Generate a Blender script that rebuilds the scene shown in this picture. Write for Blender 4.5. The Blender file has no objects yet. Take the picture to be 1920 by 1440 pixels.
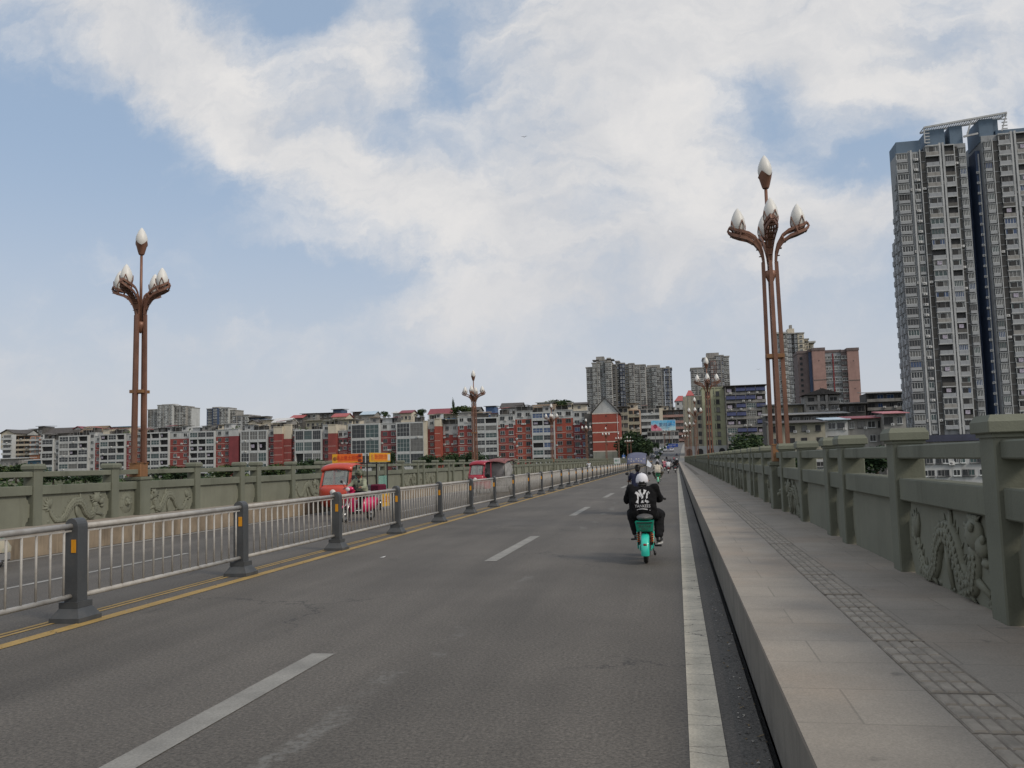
import bpy, math, random
from mathutils import Vector, Matrix
R = math.radians
sc = bpy.context.scene
COL = sc.collection

# ------------------------------------------------------------------ camera
PITCH, YAW, ROLL = R(5.213), R(10.76), R(1.489)
CAMZ = 1.7
def _cam():
    cp, sp, cy, sy = math.cos(PITCH), math.sin(PITCH), math.cos(YAW), math.sin(YAW)
    right = Vector((cy, sy, 0))
    up = Vector((sp * sy, -sp * cy, cp))
    fwd = Vector((-cp * sy, cp * cy, sp))
    c, n = math.cos(ROLL), math.sin(ROLL)
    X = right * c - up * n
    Yv = right * n + up * c
    return X, Yv, fwd
CX, CY, CF = _cam()
cam = bpy.data.cameras.new('camera')
cam.lens = 30.0; cam.sensor_width = 36.0
cam.clip_start = 0.05; cam.clip_end = 6000
camo = bpy.data.objects.new('camera', cam); COL.objects.link(camo)
m = Matrix((CX, CY, -CF)).transposed().to_4x4()
m.translation = Vector((0, 0, CAMZ))
camo.matrix_world = m
sc.camera = camo

def ray(px, py):
    d = CF * 1600 + CX * (px - 960) + CY * (720 - py)
    return d
def at_y(px, py, Y):        # world point of a photo pixel on the vertical plane y = Y (used to survey real positions)
    d = ray(px, py); t = Y / d.y
    return Vector((d.x * t, Y, CAMZ + d.z * t))

# ------------------------------------------------------------------ colour management
sc.view_settings.view_transform = 'Standard'
sc.view_settings.look = 'None'
sc.view_settings.exposure = 0.0
sc.view_settings.gamma = 1.0
sc.view_settings.use_curve_mapping = False
sc.render.engine = 'CYCLES'
sc.cycles.max_bounces = 5
sc.cycles.diffuse_bounces = 3
sc.cycles.glossy_bounces = 2
sc.cycles.transmission_bounces = 4
sc.cycles.transparent_max_bounces = 6
sc.cycles.caustics_reflective = False
sc.cycles.caustics_refractive = False

# ------------------------------------------------------------------ node helper
class NT:
    def __init__(self, tree):
        self.t = tree; self.n = tree.nodes; self.l = tree.links
    def node(self, typ, **kw):
        nd = self.n.new(typ)
        for k, v in kw.items():
            if k == 'inp':
                for i, val in v.items():
                    if hasattr(val, 'is_output') or isinstance(val, bpy.types.NodeSocket):
                        self.l.new(val, nd.inputs[i])
                    else:
                        nd.inputs[i].default_value = val
            else:
                setattr(nd, k, v)
        return nd
    def math(self, op, a, b=None, c=None, clamp=False):
        d = {0: a}
        if b is not None: d[1] = b
        if c is not None: d[2] = c
        nd = self.node('ShaderNodeMath', operation=op, inp=d); nd.use_clamp = clamp
        return nd.outputs[0]
    def vmath(self, op, a, b=None, out=0):
        d = {0: a}
        if b is not None: d[1] = b
        return self.node('ShaderNodeVectorMath', operation=op, inp=d).outputs[out]
    def mix(self, f, a, b):
        nd = self.n.new('ShaderNodeMix'); nd.data_type = 'RGBA'
        for s, v in ((nd.inputs[0], f), (nd.inputs[6], a), (nd.inputs[7], b)):
            if isinstance(v, bpy.types.NodeSocket): self.l.new(v, s)
            else:
                s.default_value = v if not isinstance(v, tuple) or len(v) == 4 else (*v, 1)
        return nd.outputs[2]
    def noise(self, vec, scale, detail=4, rough=.55, dist=0.0, out=0):
        nd = self.node('ShaderNodeTexNoise', inp={'Scale': scale, 'Detail': detail, 'Roughness': rough, 'Distortion': dist})
        if vec is not None: self.l.new(vec, nd.inputs['Vector'])
        return nd.outputs[out]
    def remap(self, v, a, b, c=0.0, d=1.0, smooth=True):
        nd = self.node('ShaderNodeMapRange', inp={0: v, 1: a, 2: b, 3: c, 4: d})
        if smooth: nd.interpolation_type = 'SMOOTHSTEP'
        return nd.outputs[0]

# ------------------------------------------------------------------ world: sky with broken cloud
SUN_EL, SUN_AZ = R(40), R(116)       # azimuth clockwise from +Y: the sun stands to the right of the bridge, behind thin cloud
w = bpy.data.worlds.new('World'); sc.world = w
w.use_nodes = True
T = NT(w.node_tree)
for nd in list(T.n): T.n.remove(nd)
sky = T.node('ShaderNodeTexSky', sky_type='NISHITA')
sky.sun_disc = False
sky.sun_elevation = SUN_EL
sky.sun_rotation = SUN_AZ
sky.altitude = 300; sky.air_density = 1.0; sky.dust_density = 2.2; sky.ozone_density = 1.4
gen = T.node('ShaderNodeTexCoord').outputs['Generated']
sep = T.node('ShaderNodeSeparateXYZ', inp={0: gen})
dx, dy, dz = sep.outputs
dyc = T.math('MAXIMUM', dy, 0.12)
u = T.math('DIVIDE', dx, dyc); v = T.math('DIVIDE', dz, dyc)
uv = T.node('ShaderNodeCombineXYZ', inp={0: u, 1: v, 2: 0.0}).outputs[0]
wob = T.noise(uv, 4.5, 8, .62, 0, 1)
wob2 = T.vmath('SUBTRACT', wob, (0.5, 0.5, 0.5))
uvw = T.vmath('ADD', uv, T.node('ShaderNodeVectorMath', operation='SCALE', inp={0: wob2, 'Scale': 0.20}).outputs[0])
BLOBS = [(-.522, .455, .31, .075, -37.7, .78), (-.70, .60, .15, .06, -24.9, .55), (-.32, .333, .15, .032, -25.9, .75),
 (-.345, .53, .125, .085, -34.8, .65), (-.09, .406, .21, .17, -5.9, .8), (-.054, .54, .17, .09, -7.1, .55), (-.032, .238, .17, .075, -4, .62),
 (-.161, .188, .13, .026, 1.5, .5), (.302, .45, .19, .12, -6.6, .95), (.15, .515, .12, .06, -7, .65), (.201, .262, .08, .055, -4.5, .6),
 (-.254, .506, .05, .062, -6.7, -.8), (.098, .413, .075, .038, -36, -.85), (.211, .325, .075, .028, -5, -.75),
 (-.80, .42, .20, .11, -5, -.5), (-.462, .60, .07, .036, -7, -.6), (-.5, .235, .30, .07, -3.8, -.35), (-.60, .18, .12, .025, -4, .40), (-.72, .30, .10, .03, -10, .30), (-.45, .27, .12, .018, -8, .28), (-.36, .19, .14, .02, 2, .22)]
acc = None
for (bu, bv, su, sv, rot, wt) in BLOBS:
    rel = T.vmath('SUBTRACT', uvw, (bu, bv, 0))
    mp = T.node('ShaderNodeMapping', vector_type='TEXTURE', inp={0: rel, 2: (0, 0, R(rot)), 3: (su, sv, 1)}).outputs[0]
    ln = T.vmath('LENGTH', mp, out=1)
    g = T.math('EXPONENT', T.math('MULTIPLY', T.math('MULTIPLY', ln, ln), -0.9))
    g = T.math('MULTIPLY', g, wt)
    acc = g if acc is None else T.math('ADD', acc, g)
str_ = T.node('ShaderNodeMapping', inp={0: uvw, 2: (0, 0, R(28)), 3: (.62, 1.25, 1)}).outputs[0]
n1 = T.noise(str_, 7.5, 10, .60, .35)
n2 = T.noise(uv, 2.6, 6, .55)
ng = T.noise(gen, 3.2, 7, .58)
front = T.remap(dy, 0.1, 0.35)
brk = T.remap(T.noise(uvw, 3.6, 5, .6), .30, .66, .50, 1.22)
dens_f = T.math('ADD', T.math('MULTIPLY', T.math('MULTIPLY', acc, brk), .98), T.math('MULTIPLY', T.math('SUBTRACT', n1, 0.5), 1.55))
dens_f = T.math('ADD', dens_f, T.math('MULTIPLY', T.math('SUBTRACT', n2, 0.5), 0.5))
cov_f = T.remap(dens_f, -.16, 0.84)
cov_b = T.remap(ng, 0.30, 0.55)
cov = T.node('ShaderNodeMix', inp={0: front, 2: cov_b, 3: cov_f}).outputs[0]
shade = T.remap(T.math('ADD', T.math('MULTIPLY', n1, .55), T.math('MULTIPLY', T.noise(uvw, 2.2, 5, .6), .45)), 0.36, 0.64)
cloudc = T.mix(shade, (0.61, 0.62, 0.645), (0.83, 0.805, 0.78))
skyc = T.node('ShaderNodeVectorMath', operation='SCALE', inp={0: sky.outputs[0], 'Scale': 0.10}).outputs[0]
skyc = T.mix(0.62, skyc, (0.43, 0.555, 0.725))
sunward = T.math('ADD', T.math('MULTIPLY', dx, .75), T.math('MULTIPLY', dz, .75))
bright = T.math('MULTIPLY', T.remap(T.math('SUBTRACT', sunward, T.math('MULTIPLY', dy, .55)), .35, 1.25, 1.0, 1.35), 1.0)
cloudc = T.node('ShaderNodeVectorMath', operation='SCALE', inp={0: cloudc, 'Scale': bright}).outputs[0]
up = T.mix(T.math('MULTIPLY', cov, 0.93), skyc, cloudc)
hz = T.remap(dz, 0.0, 0.37, 1.0, 0.0)
col = T.mix(T.math('MULTIPLY', hz, 0.80), up, (0.60, 0.61, 0.645))
lowg = T.remap(dz, -0.06, 0.0, 1.0, 0.0)
col = T.mix(lowg, col, (0.13, 0.13, 0.125))
bg = T.node('ShaderNodeBackground', inp={0: col, 1: 1.0})
wo = T.node('ShaderNodeOutputWorld', inp={0: bg.outputs[0]})

# ------------------------------------------------------------------ sun
sl = bpy.data.lights.new('sun', 'SUN'); sl.energy = 1.8; sl.angle = R(15); sl.color = (1.0, 0.90, 0.76)
so = bpy.data.objects.new('sun', sl); COL.objects.link(so)
sdir = Vector((math.sin(SUN_AZ) * math.cos(SUN_EL), math.cos(SUN_AZ) * math.cos(SUN_EL), math.sin(SUN_EL)))
so.rotation_euler = sdir.to_track_quat('Z', 'Y').to_euler()
so.location = (60, 0, 60)

# ------------------------------------------------------------------ materials
MATS = {}
def mat(name, col, rough=.7, var=.18, scale=3.0, bump=0.0, bscale=40.0, metal=0.0, spec=.5, stain=0.0, stain_col=None, streak=False, coat=0.0):
    """a procedural surface: base colour broken up by object-space noise, optional stains / vertical streaks and bump"""
    if name in MATS: return MATS[name]
    mm = bpy.data.materials.new(name); mm.use_nodes = True
    t = NT(mm.node_tree)
    bs = t.n['Principled BSDF']
    co = t.node('ShaderNodeTexCoord').outputs['Object']
    f = t.noise(co, scale, 6, .6)
    k = t.remap(f, .3, .7, 1 - var, 1 + var, False)
    base = t.node('ShaderNodeVectorMath', operation='SCALE', inp={0: (*col[:3],), 'Scale': k}).outputs[0]
    if stain > 0:
        sv = co
        if streak:
            sv = t.node('ShaderNodeMapping', inp={0: co, 3: (1, 1, .12)}).outputs[0]
        s = t.remap(t.noise(sv, scale * 1.7, 7, .65), .48, .72, 0, stain)
        base = t.mix(s, base, stain_col or tuple(c * .35 for c in col))
    t.l.new(base, bs.inputs['Base Color'])
    bs.inputs['Roughness'].default_value = rough
    bs.inputs['Metallic'].default_value = metal
    bs.inputs['Specular IOR Level'].default_value = spec
    if coat: bs.inputs['Coat Weight'].default_value = coat
    if bump > 0:
        b = t.node('ShaderNodeBump', inp={'Strength': bump, 'Distance': .01, 'Height': t.noise(co, bscale, 5, .6)})
        t.l.new(b.outputs[0], bs.inputs['Normal'])
    MATS[name] = mm
    return mm

# ------------------------------------------------------------------ mesh builder
class MB:
    def __init__(self):
        self.v = []; self.f = []; self.m = []; self.smooth = []
    def _add(self, vs, fs, mi=0, sm=False):
        o = len(self.v); self.v += [tuple(p) for p in vs]
        for f in fs:
            self.f.append(tuple(i + o for i in f)); self.m.append(mi); self.smooth.append(sm)
    def box(self, x0, x1, y0, y1, z0, z1, mi=0):
        if x0 > x1: x0, x1 = x1, x0
        if y0 > y1: y0, y1 = y1, y0
        if z0 > z1: z0, z1 = z1, z0
        vs = [(x, y, z) for z in (z0, z1) for y in (y0, y1) for x in (x0, x1)]
        self._add(vs, [(0, 2, 3, 1), (4, 5, 7, 6), (0, 1, 5, 4), (2, 6, 7, 3), (0, 4, 6, 2), (1, 3, 7, 5)], mi)
        return self
    def bbox(self, x0, x1, y0, y1, z0, z1, b=.01, mi=0):
        """a box with bevelled edges"""
        X = (x0 + b, x1 - b); Y = (y0 + b, y1 - b); Z = (z0 + b, z1 - b)
        import itertools
        vid = {}; vs = []
        for sx in (0, 1):
            for sy in (0, 1):
                for sz in (0, 1):
                    for ax in range(3):
                        p = [X[sx], Y[sy], Z[sz]]
                        p[ax] = ((x0, x1)[sx], (y0, y1)[sy], (z0, z1)[sz])[ax]
                        vid[(sx, sy, sz, ax)] = len(vs); vs.append(p)
        fs = []
        for ax in range(3):
            o = [a for a in range(3) if a != ax]
            for s in (0, 1):
                q = []
                for (a, b2) in ((0, 0), (1, 0), (1, 1), (0, 1)):
                    k = [0, 0, 0]; k[ax] = s; k[o[0]] = a; k[o[1]] = b2
                    q.append(vid[(*k, ax)])
                fs.append(q)
        for e in range(3):
            o = [a for a in range(3) if a != e]
            for a in (0, 1):
                for b2 in (0, 1):
                    k0 = [0, 0, 0]; k0[o[0]] = a; k0[o[1]] = b2
                    k1 = list(k0); k1[e] = 1
                    fs.append([vid[(*k0, o[0])], vid[(*k0, o[1])], vid[(*k1, o[1])], vid[(*k1, o[0])]])
        for sx in (0, 1):
            for sy in (0, 1):
                for sz in (0, 1):
                    fs.append([vid[(sx, sy, sz, a)] for a in range(3)])
        self._add(vs, fs, mi)
        return self
    def hexa(self, p, mi=0):
        """8 corner points, bottom ring then top ring"""
        self._add(p, [(3, 2, 1, 0), (4, 5, 6, 7), (0, 1, 5, 4), (1, 2, 6, 5), (2, 3, 7, 6), (3, 0, 4, 7)], mi); return self
    def poly(self, pts, mi=0):
        self._add(pts, [tuple(range(len(pts)))], mi); return self
    def prism(self, pts2, axis, a, b, mi=0, sm=False):
        n = len(pts2)
        def P(q, t):
            if axis == 'x': return (t, q[0], q[1])
            if axis == 'y': return (q[0], t, q[1])
            return (q[0], q[1], t)
        vs = [P(q, a) for q in pts2] + [P(q, b) for q in pts2]
        fs = [tuple(range(n)), tuple(range(2 * n - 1, n - 1, -1))]
        self._add(vs, fs, mi)
        o = len(self.v) - 2 * n
        for i in range(n):
            j = (i + 1) % n
            self.f.append((o + i, o + j, o + n + j, o + n + i)); self.m.append(mi); self.smooth.append(sm)
        return self
    def tube(self, pts, rad, n=8, mi=0, cap=True, sm=True, ref=None, flat=1.0):
        pts = [Vector(p) for p in pts]
        if not hasattr(rad, '__len__'): rad = [rad] * len(pts)
        rings = []
        prev = None
        for i, p in enumerate(pts):
            d = (pts[min(i + 1, len(pts) - 1)] - pts[max(i - 1, 0)])
            if d.length < 1e-9: d = Vector((0, 0, 1))
            d.normalize()
            if prev is None:
                rf = Vector(ref) if ref else (Vector((0, 0, 1)) if abs(d.z) < .9 else Vector((0, 1, 0)))
                a = (rf - d * rf.dot(d)).normalized()
            else:
                a = prev - d * prev.dot(d)
                a = a.normalized() if a.length > 1e-6 else d.orthogonal().normalized()
            prev = a; b = d.cross(a)
            rings.append([p + (a * math.cos(2 * math.pi * k / n) + b * math.sin(2 * math.pi * k / n) * flat) * rad[i] for k in range(n)])
        vs = [q for r in rings for q in r]; fs = []
        for i in range(len(rings) - 1):
            for k in range(n):
                k2 = (k + 1) % n
                fs.append((i * n + k, i * n + k2, (i + 1) * n + k2, (i + 1) * n + k))
        self._add(vs, fs, mi, sm)
        if cap:
            o = len(self.v) - len(vs)
            self.f.append(tuple(o + k for k in range(n - 1, -1, -1))); self.m.append(mi); self.smooth.append(False)
            o2 = o + (len(rings) - 1) * n
            self.f.append(tuple(o2 + k for k in range(n))); self.m.append(mi); self.smooth.append(False)
        return self
    def sqbar(self, p, q, wd, ht=None, mi=0):
        """rectangular bar from p to q"""
        ht = wd if ht is None else ht
        p = Vector(p); q = Vector(q); d = (q - p).normalized()
        s = d.cross(Vector((0, 0, 1)))
        s = s.normalized() if s.length > 1e-4 else Vector((1, 0, 0))
        u2 = s.cross(d)
        pts = []
        for c in (p, q):
            for a, b in ((-1, -1), (1, -1), (1, 1), (-1, 1)):
                pts.append(c + s * a * wd / 2 + u2 * b * ht / 2)
        return self.hexa(pts, mi)
    def lathe(self, prof, c=(0, 0, 0), n=16, mi=0, axis='z', sm=True):
        """prof: (radius, height)"""
        vs = []
        for (r, h) in prof:
            for k in range(n):
                a = 2 * math.pi * k / n
                x, y, z = r * math.cos(a), r * math.sin(a), h
                if axis == 'x': x, y, z = z, x, y
                elif axis == 'y': x, y, z = y, z, x
                vs.append((c[0] + x, c[1] + y, c[2] + z))
        fs = []
        for i in range(len(prof) - 1):
            for k in range(n):
                k2 = (k + 1) % n
                fs.append((i * n + k, i * n + k2, (i + 1) * n + k2, (i + 1) * n + k))
        if prof[0][0] > 1e-5: fs.append(tuple(range(n - 1, -1, -1)))
        if prof[-1][0] > 1e-5: fs.append(tuple((len(prof) - 1) * n + k for k in range(n)))
        self._add(vs, fs, mi, sm); return self
    def ball(self, c, r, n=12, mi=0, sx=1, sy=1, sz=1):
        vs = []; fs = []; h = n // 2
        for i in range(h + 1):
            t = math.pi * i / h
            for k in range(n):
                a = 2 * math.pi * k / n
                vs.append((c[0] + sx * r * math.sin(t) * math.cos(a), c[1] + sy * r * math.sin(t) * math.sin(a), c[2] + sz * r * math.cos(t)))
        for i in range(h):
            for k in range(n):
                k2 = (k + 1) % n
                fs.append((i * n + k, (i + 1) * n + k, (i + 1) * n + k2, i * n + k2))
        self._add(vs, fs, mi, True); return self
    def capsule(self, p, q, r0, r1, n=10):
        p = Vector(p); q = Vector(q); d = q - p; L = d.length
        d = d / L if L > 1e-6 else Vector((0, 0, 1))
        pts = []; rr = []
        for t in (-1, -.75, -.4):
            pts.append(p + d * r0 * t); rr.append(r0 * math.sqrt(max(0.02, 1 - t * t)))
        pts.append(p); rr.append(r0); pts.append(q); rr.append(r1)
        for t in (.4, .75, 1):
            pts.append(q + d * r1 * t); rr.append(r1 * math.sqrt(max(0.02, 1 - t * t)))
        return self.tube(pts, rr, n)
    def torus(self, c, Rr, r, axis='x', n=24, k=8, mi=0):
        vs = []; fs = []
        for i in range(n):
            a = 2 * math.pi * i / n
            for j in range(k):
                b = 2 * math.pi * j / k
                rr = Rr + r * math.cos(b); h = r * math.sin(b)
                x, y, z = rr * math.cos(a), rr * math.sin(a), h
                if axis == 'x': x, y, z = h, rr * math.cos(a), rr * math.sin(a)
                vs.append((c[0] + x, c[1] + y, c[2] + z))
        for i in range(n):
            for j in range(k):
                i2 = (i + 1) % n; j2 = (j + 1) % k
                fs.append((i * k + j, i * k + j2, i2 * k + j2, i2 * k + j))
        self._add(vs, fs, mi, True); return self
    def mesh(self, name, mats):
        me = bpy.data.meshes.new(name)
        me.from_pydata(self.v, [], self.f)
        if not isinstance(mats, (list, tuple)): mats = [mats]
        for mm in mats: me.materials.append(mm)
        me.polygons.foreach_set('material_index', self.m)
        me.polygons.foreach_set('use_smooth', self.smooth)
        me.update()
        return me
    def build(self, name, mats, parent=None, loc=(0, 0, 0)):
        return link(name, self.mesh(name, mats), parent, loc)

def link(name, me, parent=None, loc=(0, 0, 0), rotz=0.0):
    o = bpy.data.objects.new(name, me); COL.objects.link(o)
    o.location = loc
    if rotz: o.rotation_euler = (0, 0, rotz)
    if parent is not None: o.parent = parent
    return o
def thing(name, label, cat, loc=(0, 0, 0), rotz=0.0, group=None):
    o = bpy.data.objects.new(name, None); COL.objects.link(o)
    o.empty_display_size = .2
    o.location = loc; o.rotation_euler = (0, 0, rotz)
    o['label'] = label; o['category'] = cat
    if group: o['group'] = group
    return o
def tag(o, label, cat, group=None):
    o['label'] = label; o['category'] = cat
    if group: o['group'] = group
    return o
def struct(o):
    o['kind'] = 'structure'; return o
def kids(o):
    return list(o.children)
def dup(root, loc, rotz=None, label=None, group=None):
    def rec(o, par):
        c = o.copy(); COL.objects.link(c)
        if par is not None: c.parent = par
        for ch in kids(o): rec(ch, c)
        return c
    r = rec(root, None)
    r.location = loc
    if rotz is not None: r.rotation_euler = (0, 0, rotz)
    if label: r['label'] = label
    if group: r['group'] = group
    return r
def text_mesh(s, size, name='lettering', ext=0.0):
    cu = bpy.data.curves.new(name, 'FONT'); cu.body = s; cu.size = size; cu.extrude = ext
    cu.align_x = 'CENTER'; cu.align_y = 'CENTER'; cu.resolution_u = 3
    ob = bpy.data.objects.new(name, cu); COL.objects.link(ob)
    dg = bpy.context.evaluated_depsgraph_get()
    me = bpy.data.meshes.new_from_object(ob.evaluated_get(dg))
    bpy.data.objects.remove(ob); bpy.data.curves.remove(cu)
    return me
# ================================================================== SETTING: ground, river, road
def asphalt(name, col, patch=0.0):
    mm = bpy.data.materials.new(name); mm.use_nodes = True
    t = NT(mm.node_tree); bs = t.n['Principled BSDF']
    co = t.node('ShaderNodeTexCoord').outputs['Object']
    grain = t.noise(co, 40, 5, .8)
    fine = t.noise(co, 24, 5, .7)
    st = t.node('ShaderNodeMapping', inp={0: co, 3: (1.3, .10, 1)}).outputs[0]
    lanes = t.noise(st, 1.0, 5, .55)
    big = t.noise(co, .35, 5, .6)
    k = t.math('MULTIPLY', t.remap(grain, .30, .70, .30, 1.75, False), t.remap(fine, .3, .7, .86, 1.14, False))
    k = t.math('MULTIPLY', k, t.remap(lanes, .3, .7, .80, 1.15, False))
    k = t.math('MULTIPLY', k, t.remap(big, .3, .7, .82, 1.16, False))
    patchy = t.remap(t.noise(co, .13, 3, .5), .52, .56, 1.0, .90)
    k = t.math('MULTIPLY', k, patchy)
    speck = t.remap(t.noise(co, 38, 2, .5), .69, .76)
    base = t.node('ShaderNodeVectorMath', operation='SCALE', inp={0: col, 'Scale': k}).outputs[0]
    base = t.mix(t.math('MULTIPLY', speck, .35), base, (.2, .19, .175))
    # faded remains of an older lane line, scuffed traces
    wv = t.vmath('ADD', co, t.node('ShaderNodeVectorMath', operation='SCALE', inp={0: t.noise(co, .55, 3, .6, 0, 1), 'Scale': .9}).outputs[0])
    sx = t.node('ShaderNodeSeparateXYZ', inp={0: wv}).outputs[0]
    d = t.math('ABSOLUTE', t.math('SUBTRACT', sx, -1.85))
    trace = t.math('MULTIPLY', t.remap(d, .05, .11, 1, 0), t.remap(t.noise(co, .45, 5, .7), .5, .62))
    trace = t.math('MULTIPLY', trace, t.remap(t.noise(co, 14, 4, .7), .38, .6))
    base = t.mix(t.math('MULTIPLY', trace, patch), base, (.2, .198, .185))
    st2 = t.node('ShaderNodeMapping', inp={0: co, 3: (1.0, .35, 1)}).outputs[0]
    oil = t.math('MULTIPLY', t.remap(t.noise(st2, 1.3, 6, .65), .60, .74), t.remap(t.noise(co, 9, 5, .7), .3, .6, .3, 1))
    base = t.mix(t.math('MULTIPLY', oil, .42), base, (.035, .033, .03))
    vo = t.node('ShaderNodeTexVoronoi', feature='DISTANCE_TO_EDGE', inp={'Scale': .22, 'Vector': t.vmath('ADD', co, t.node('ShaderNodeVectorMath', operation='SCALE', inp={0: t.noise(co, 1.6, 5, .7, 0, 1), 'Scale': 1.3}).outputs[0])})
    crk = t.math('MULTIPLY', t.remap(vo.outputs['Distance'], .002, .007, 1, 0), t.remap(t.noise(co, .25, 3, .5), .50, .60))
    base = t.mix(t.math('MULTIPLY', crk, .7), base, (.03, .028, .026))
    t.l.new(base, bs.inputs['Base Color'])
    bs.inputs['Roughness'].default_value = .78
    bs.inputs['Specular IOR Level'].default_value = .4
    b = t.node('ShaderNodeBump', inp={'Strength': .5, 'Distance': .006, 'Height': t.math('ADD', grain, fine)})
    t.l.new(b.outputs[0], bs.inputs['Normal'])
    return mm
M_ASPH = asphalt('asphalt', (.098, .088, .076), .6)
M_GUT = asphalt('gutter asphalt', (.085, .079, .070))
M_FAR = mat('far asphalt', (.13, .128, .13), .85, .15, .4)

def worn_paint(name, col, under, wear=.5, crack=False):
    mm = bpy.data.materials.new(name); mm.use_nodes = True
    t = NT(mm.node_tree); bs = t.n['Principled BSDF']
    co = t.node('ShaderNodeTexCoord').outputs['Object']
    a = t.remap(t.noise(co, 9, 7, .7), wear, wear + .16)
    b = t.remap(t.noise(co, 60, 4, .7), .3, .75, .72, 1.18, False)
    dirt = t.remap(t.noise(co, 2.2, 6, .6), .35, .7, .74, 1.08, False)
    base = t.node('ShaderNodeVectorMath', operation='SCALE', inp={0: col, 'Scale': t.math('MULTIPLY', b, dirt)}).outputs[0]
    if crack:
        sv = t.node('ShaderNodeMapping', inp={0: co, 3: (.35, 1.5, 1)}).outputs[0]
        vo = t.node('ShaderNodeTexVoronoi', feature='DISTANCE_TO_EDGE', inp={'Scale': 2.0, 'Vector': t.vmath('ADD', sv, t.node('ShaderNodeVectorMath', operation='SCALE', inp={0: t.noise(co, 8, 3, .6, 0, 1), 'Scale': .12}).outputs[0])})
        c = t.remap(vo.outputs['Distance'], .004, .016, .8, 0)
        base = t.mix(c, base, (.07, .065, .06))
    base = t.mix(t.math('MULTIPLY', a, .85), base, under)
    t.l.new(base, bs.inputs['Base Color']); bs.inputs['Roughness'].default_value = .75
    return mm
M_WHITE = worn_paint('edge line paint', (.56, .505, .40), (.09, .083, .075), .62, True)
M_DASH = worn_paint('lane dash paint', (.27, .26, .235), (.09, .083, .075), .66)
M_DIM = worn_paint('faint white paint', (.33, .32, .30), (.09, .083, .075), .58)
M_YEL = worn_paint('yellow line paint', (.40, .265, .085), (.10, .082, .06), .57)

YB0, YB1 = -30.0, 262.0                     # the bridge
XL, XR = -13.2, 0.5                          # kerb faces
SW = 0.48                                    # footway height
mb = MB()
n = 40
for i in range(n):
    ya = YB0 + (YB1 - YB0) * i / n; yb = YB0 + (YB1 - YB0) * (i + 1) / n
    mb.poly([(XL - .05, ya, 0), (.452, ya, 0), (.452, yb, 0), (XL - .05, yb, 0)])
struct(mb.build('road', M_ASPH))
mb = MB(); mb.box(XL - 2.6, 3.0, YB0, YB1, -1.6, -.10); mb.box(.50, 2.0, YB0, YB1, -.10, -.02)
struct(mb.build('bridge_deck', mat('deck concrete', (.25, .24, .22), .9, .2, 1.5)))
mb = MB(); mb.poly([(.29, YB0, .004), (.448, YB0, .004), (.448, YB1, .004), (.29, YB1, .004)])
struct(mb.build('gutter', M_GUT))
mb = MB(); mb.poly([(.40, YB0, -.06), (.52, YB0, -.06), (.52, YB1, -.06), (.40, YB1, -.06)])
struct(mb.build('drain_slot', mat('drain bottom', (.012, .012, .011), .95, .5, 20, .6, 60)))

# lane markings
def strip(name, x0, x1, spans, m, z=.005):
    b = MB()
    for (a, c) in spans:
        k = max(1, int((c - a) / 12))
        for i in range(k):
            p = a + (c - a) * i / k; q = a + (c - a) * (i + 1) / k
            b.poly([(x0, p, z), (x1, p, z), (x1, q, z), (x0, q, z)])
    return struct(b.build(name, m))
strip('edge_line', .0, .21, [(YB0, YB1)], M_WHITE)
for k in range(-3, 24):
    a = 2.9 + 12.0 * k if k < 0 else [1.9, 14.6, 26.4][k] if k < 3 else 38.6 + 12.0 * (k - 3)
    strip('lane_dash', -3.35, -3.13, [(a, a + (5.6 if k == 0 else 4.8))], M_DASH)
strip('yellow_line', -6.76, -6.58, [(YB0, YB1)], M_YEL)
strip('yellow_line', -7.09, -7.03, [(YB0, YB1)], M_YEL)
strip('yellow_line', -7.21, -7.14, [(YB0, YB1)], M_YEL)
strip('edge_line', -13.02, -12.88, [(YB0, YB1)], M_DIM)
for k in range(20):
    strip('lane_dash', -10.02, -9.90, [(11.0 + 9.4 * k, 16.2 + 9.4 * k)], M_DIM)

# footways: stone slabs
def slab_mat(name, col):
    mm = bpy.data.materials.new(name); mm.use_nodes = True
    t = NT(mm.node_tree); bs = t.n['Principled BSDF']
    co = t.node('ShaderNodeTexCoord').outputs['Object']
    sp = t.node('ShaderNodeSeparateXYZ', inp={0: co})
    sw = t.node('ShaderNodeCombineXYZ', inp={0: sp.outputs[0], 1: sp.outputs[1], 2: 0.0}).outputs[0]
    br = t.node('ShaderNodeTexBrick', inp={'Vector': sw, 'Color1': (.93, .93, .93, 1), 'Color2': (1.05, 1.05, 1.05, 1), 'Mortar': (.76, .76, .76, 1), 'Scale': 1.0,
                'Mortar Size': .006, 'Mortar Smooth': .2, 'Bias': 0.0, 'Brick Width': .78, 'Row Height': .60})
    br.offset = .42
    g = t.remap(t.noise(co, 95, 4, .7), .3, .7, .8, 1.2, False)
    big = t.remap(t.noise(co, .9, 6, .62), .3, .7, .80, 1.15, False)
    k = t.math('MULTIPLY', g, big)
    base = t.node('ShaderNodeVectorMath', operation='SCALE', inp={0: col, 'Scale': k}).outputs[0]
    base = t.vmath('MULTIPLY', base, br.outputs[0])
    warm = t.remap(t.noise(co, .55, 5, .6), .45, .65)
    base = t.mix(t.math('MULTIPLY', warm, .35), base, t.vmath('MULTIPLY', base, (1.12, .95, .82)))
    spot = t.remap(t.noise(co, 3.4, 3, .5), .70, .76)
    base = t.mix(t.math('MULTIPLY', spot, .45), base, (.06, .055, .05))
    t.l.new(base, bs.inputs['Base Color']); bs.inputs['Roughness'].default_value = .8
    b = t.node('ShaderNodeBump', inp={'Strength': .35, 'Distance': .006, 'Height': t.math('ADD', g, t.math('MULTIPLY', br.outputs[1], -1.5))})
    t.l.new(b.outputs[0], bs.inputs['Normal'])
    return mm
M_SLAB = slab_mat('footway slabs', (.285, .253, .212))
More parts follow.
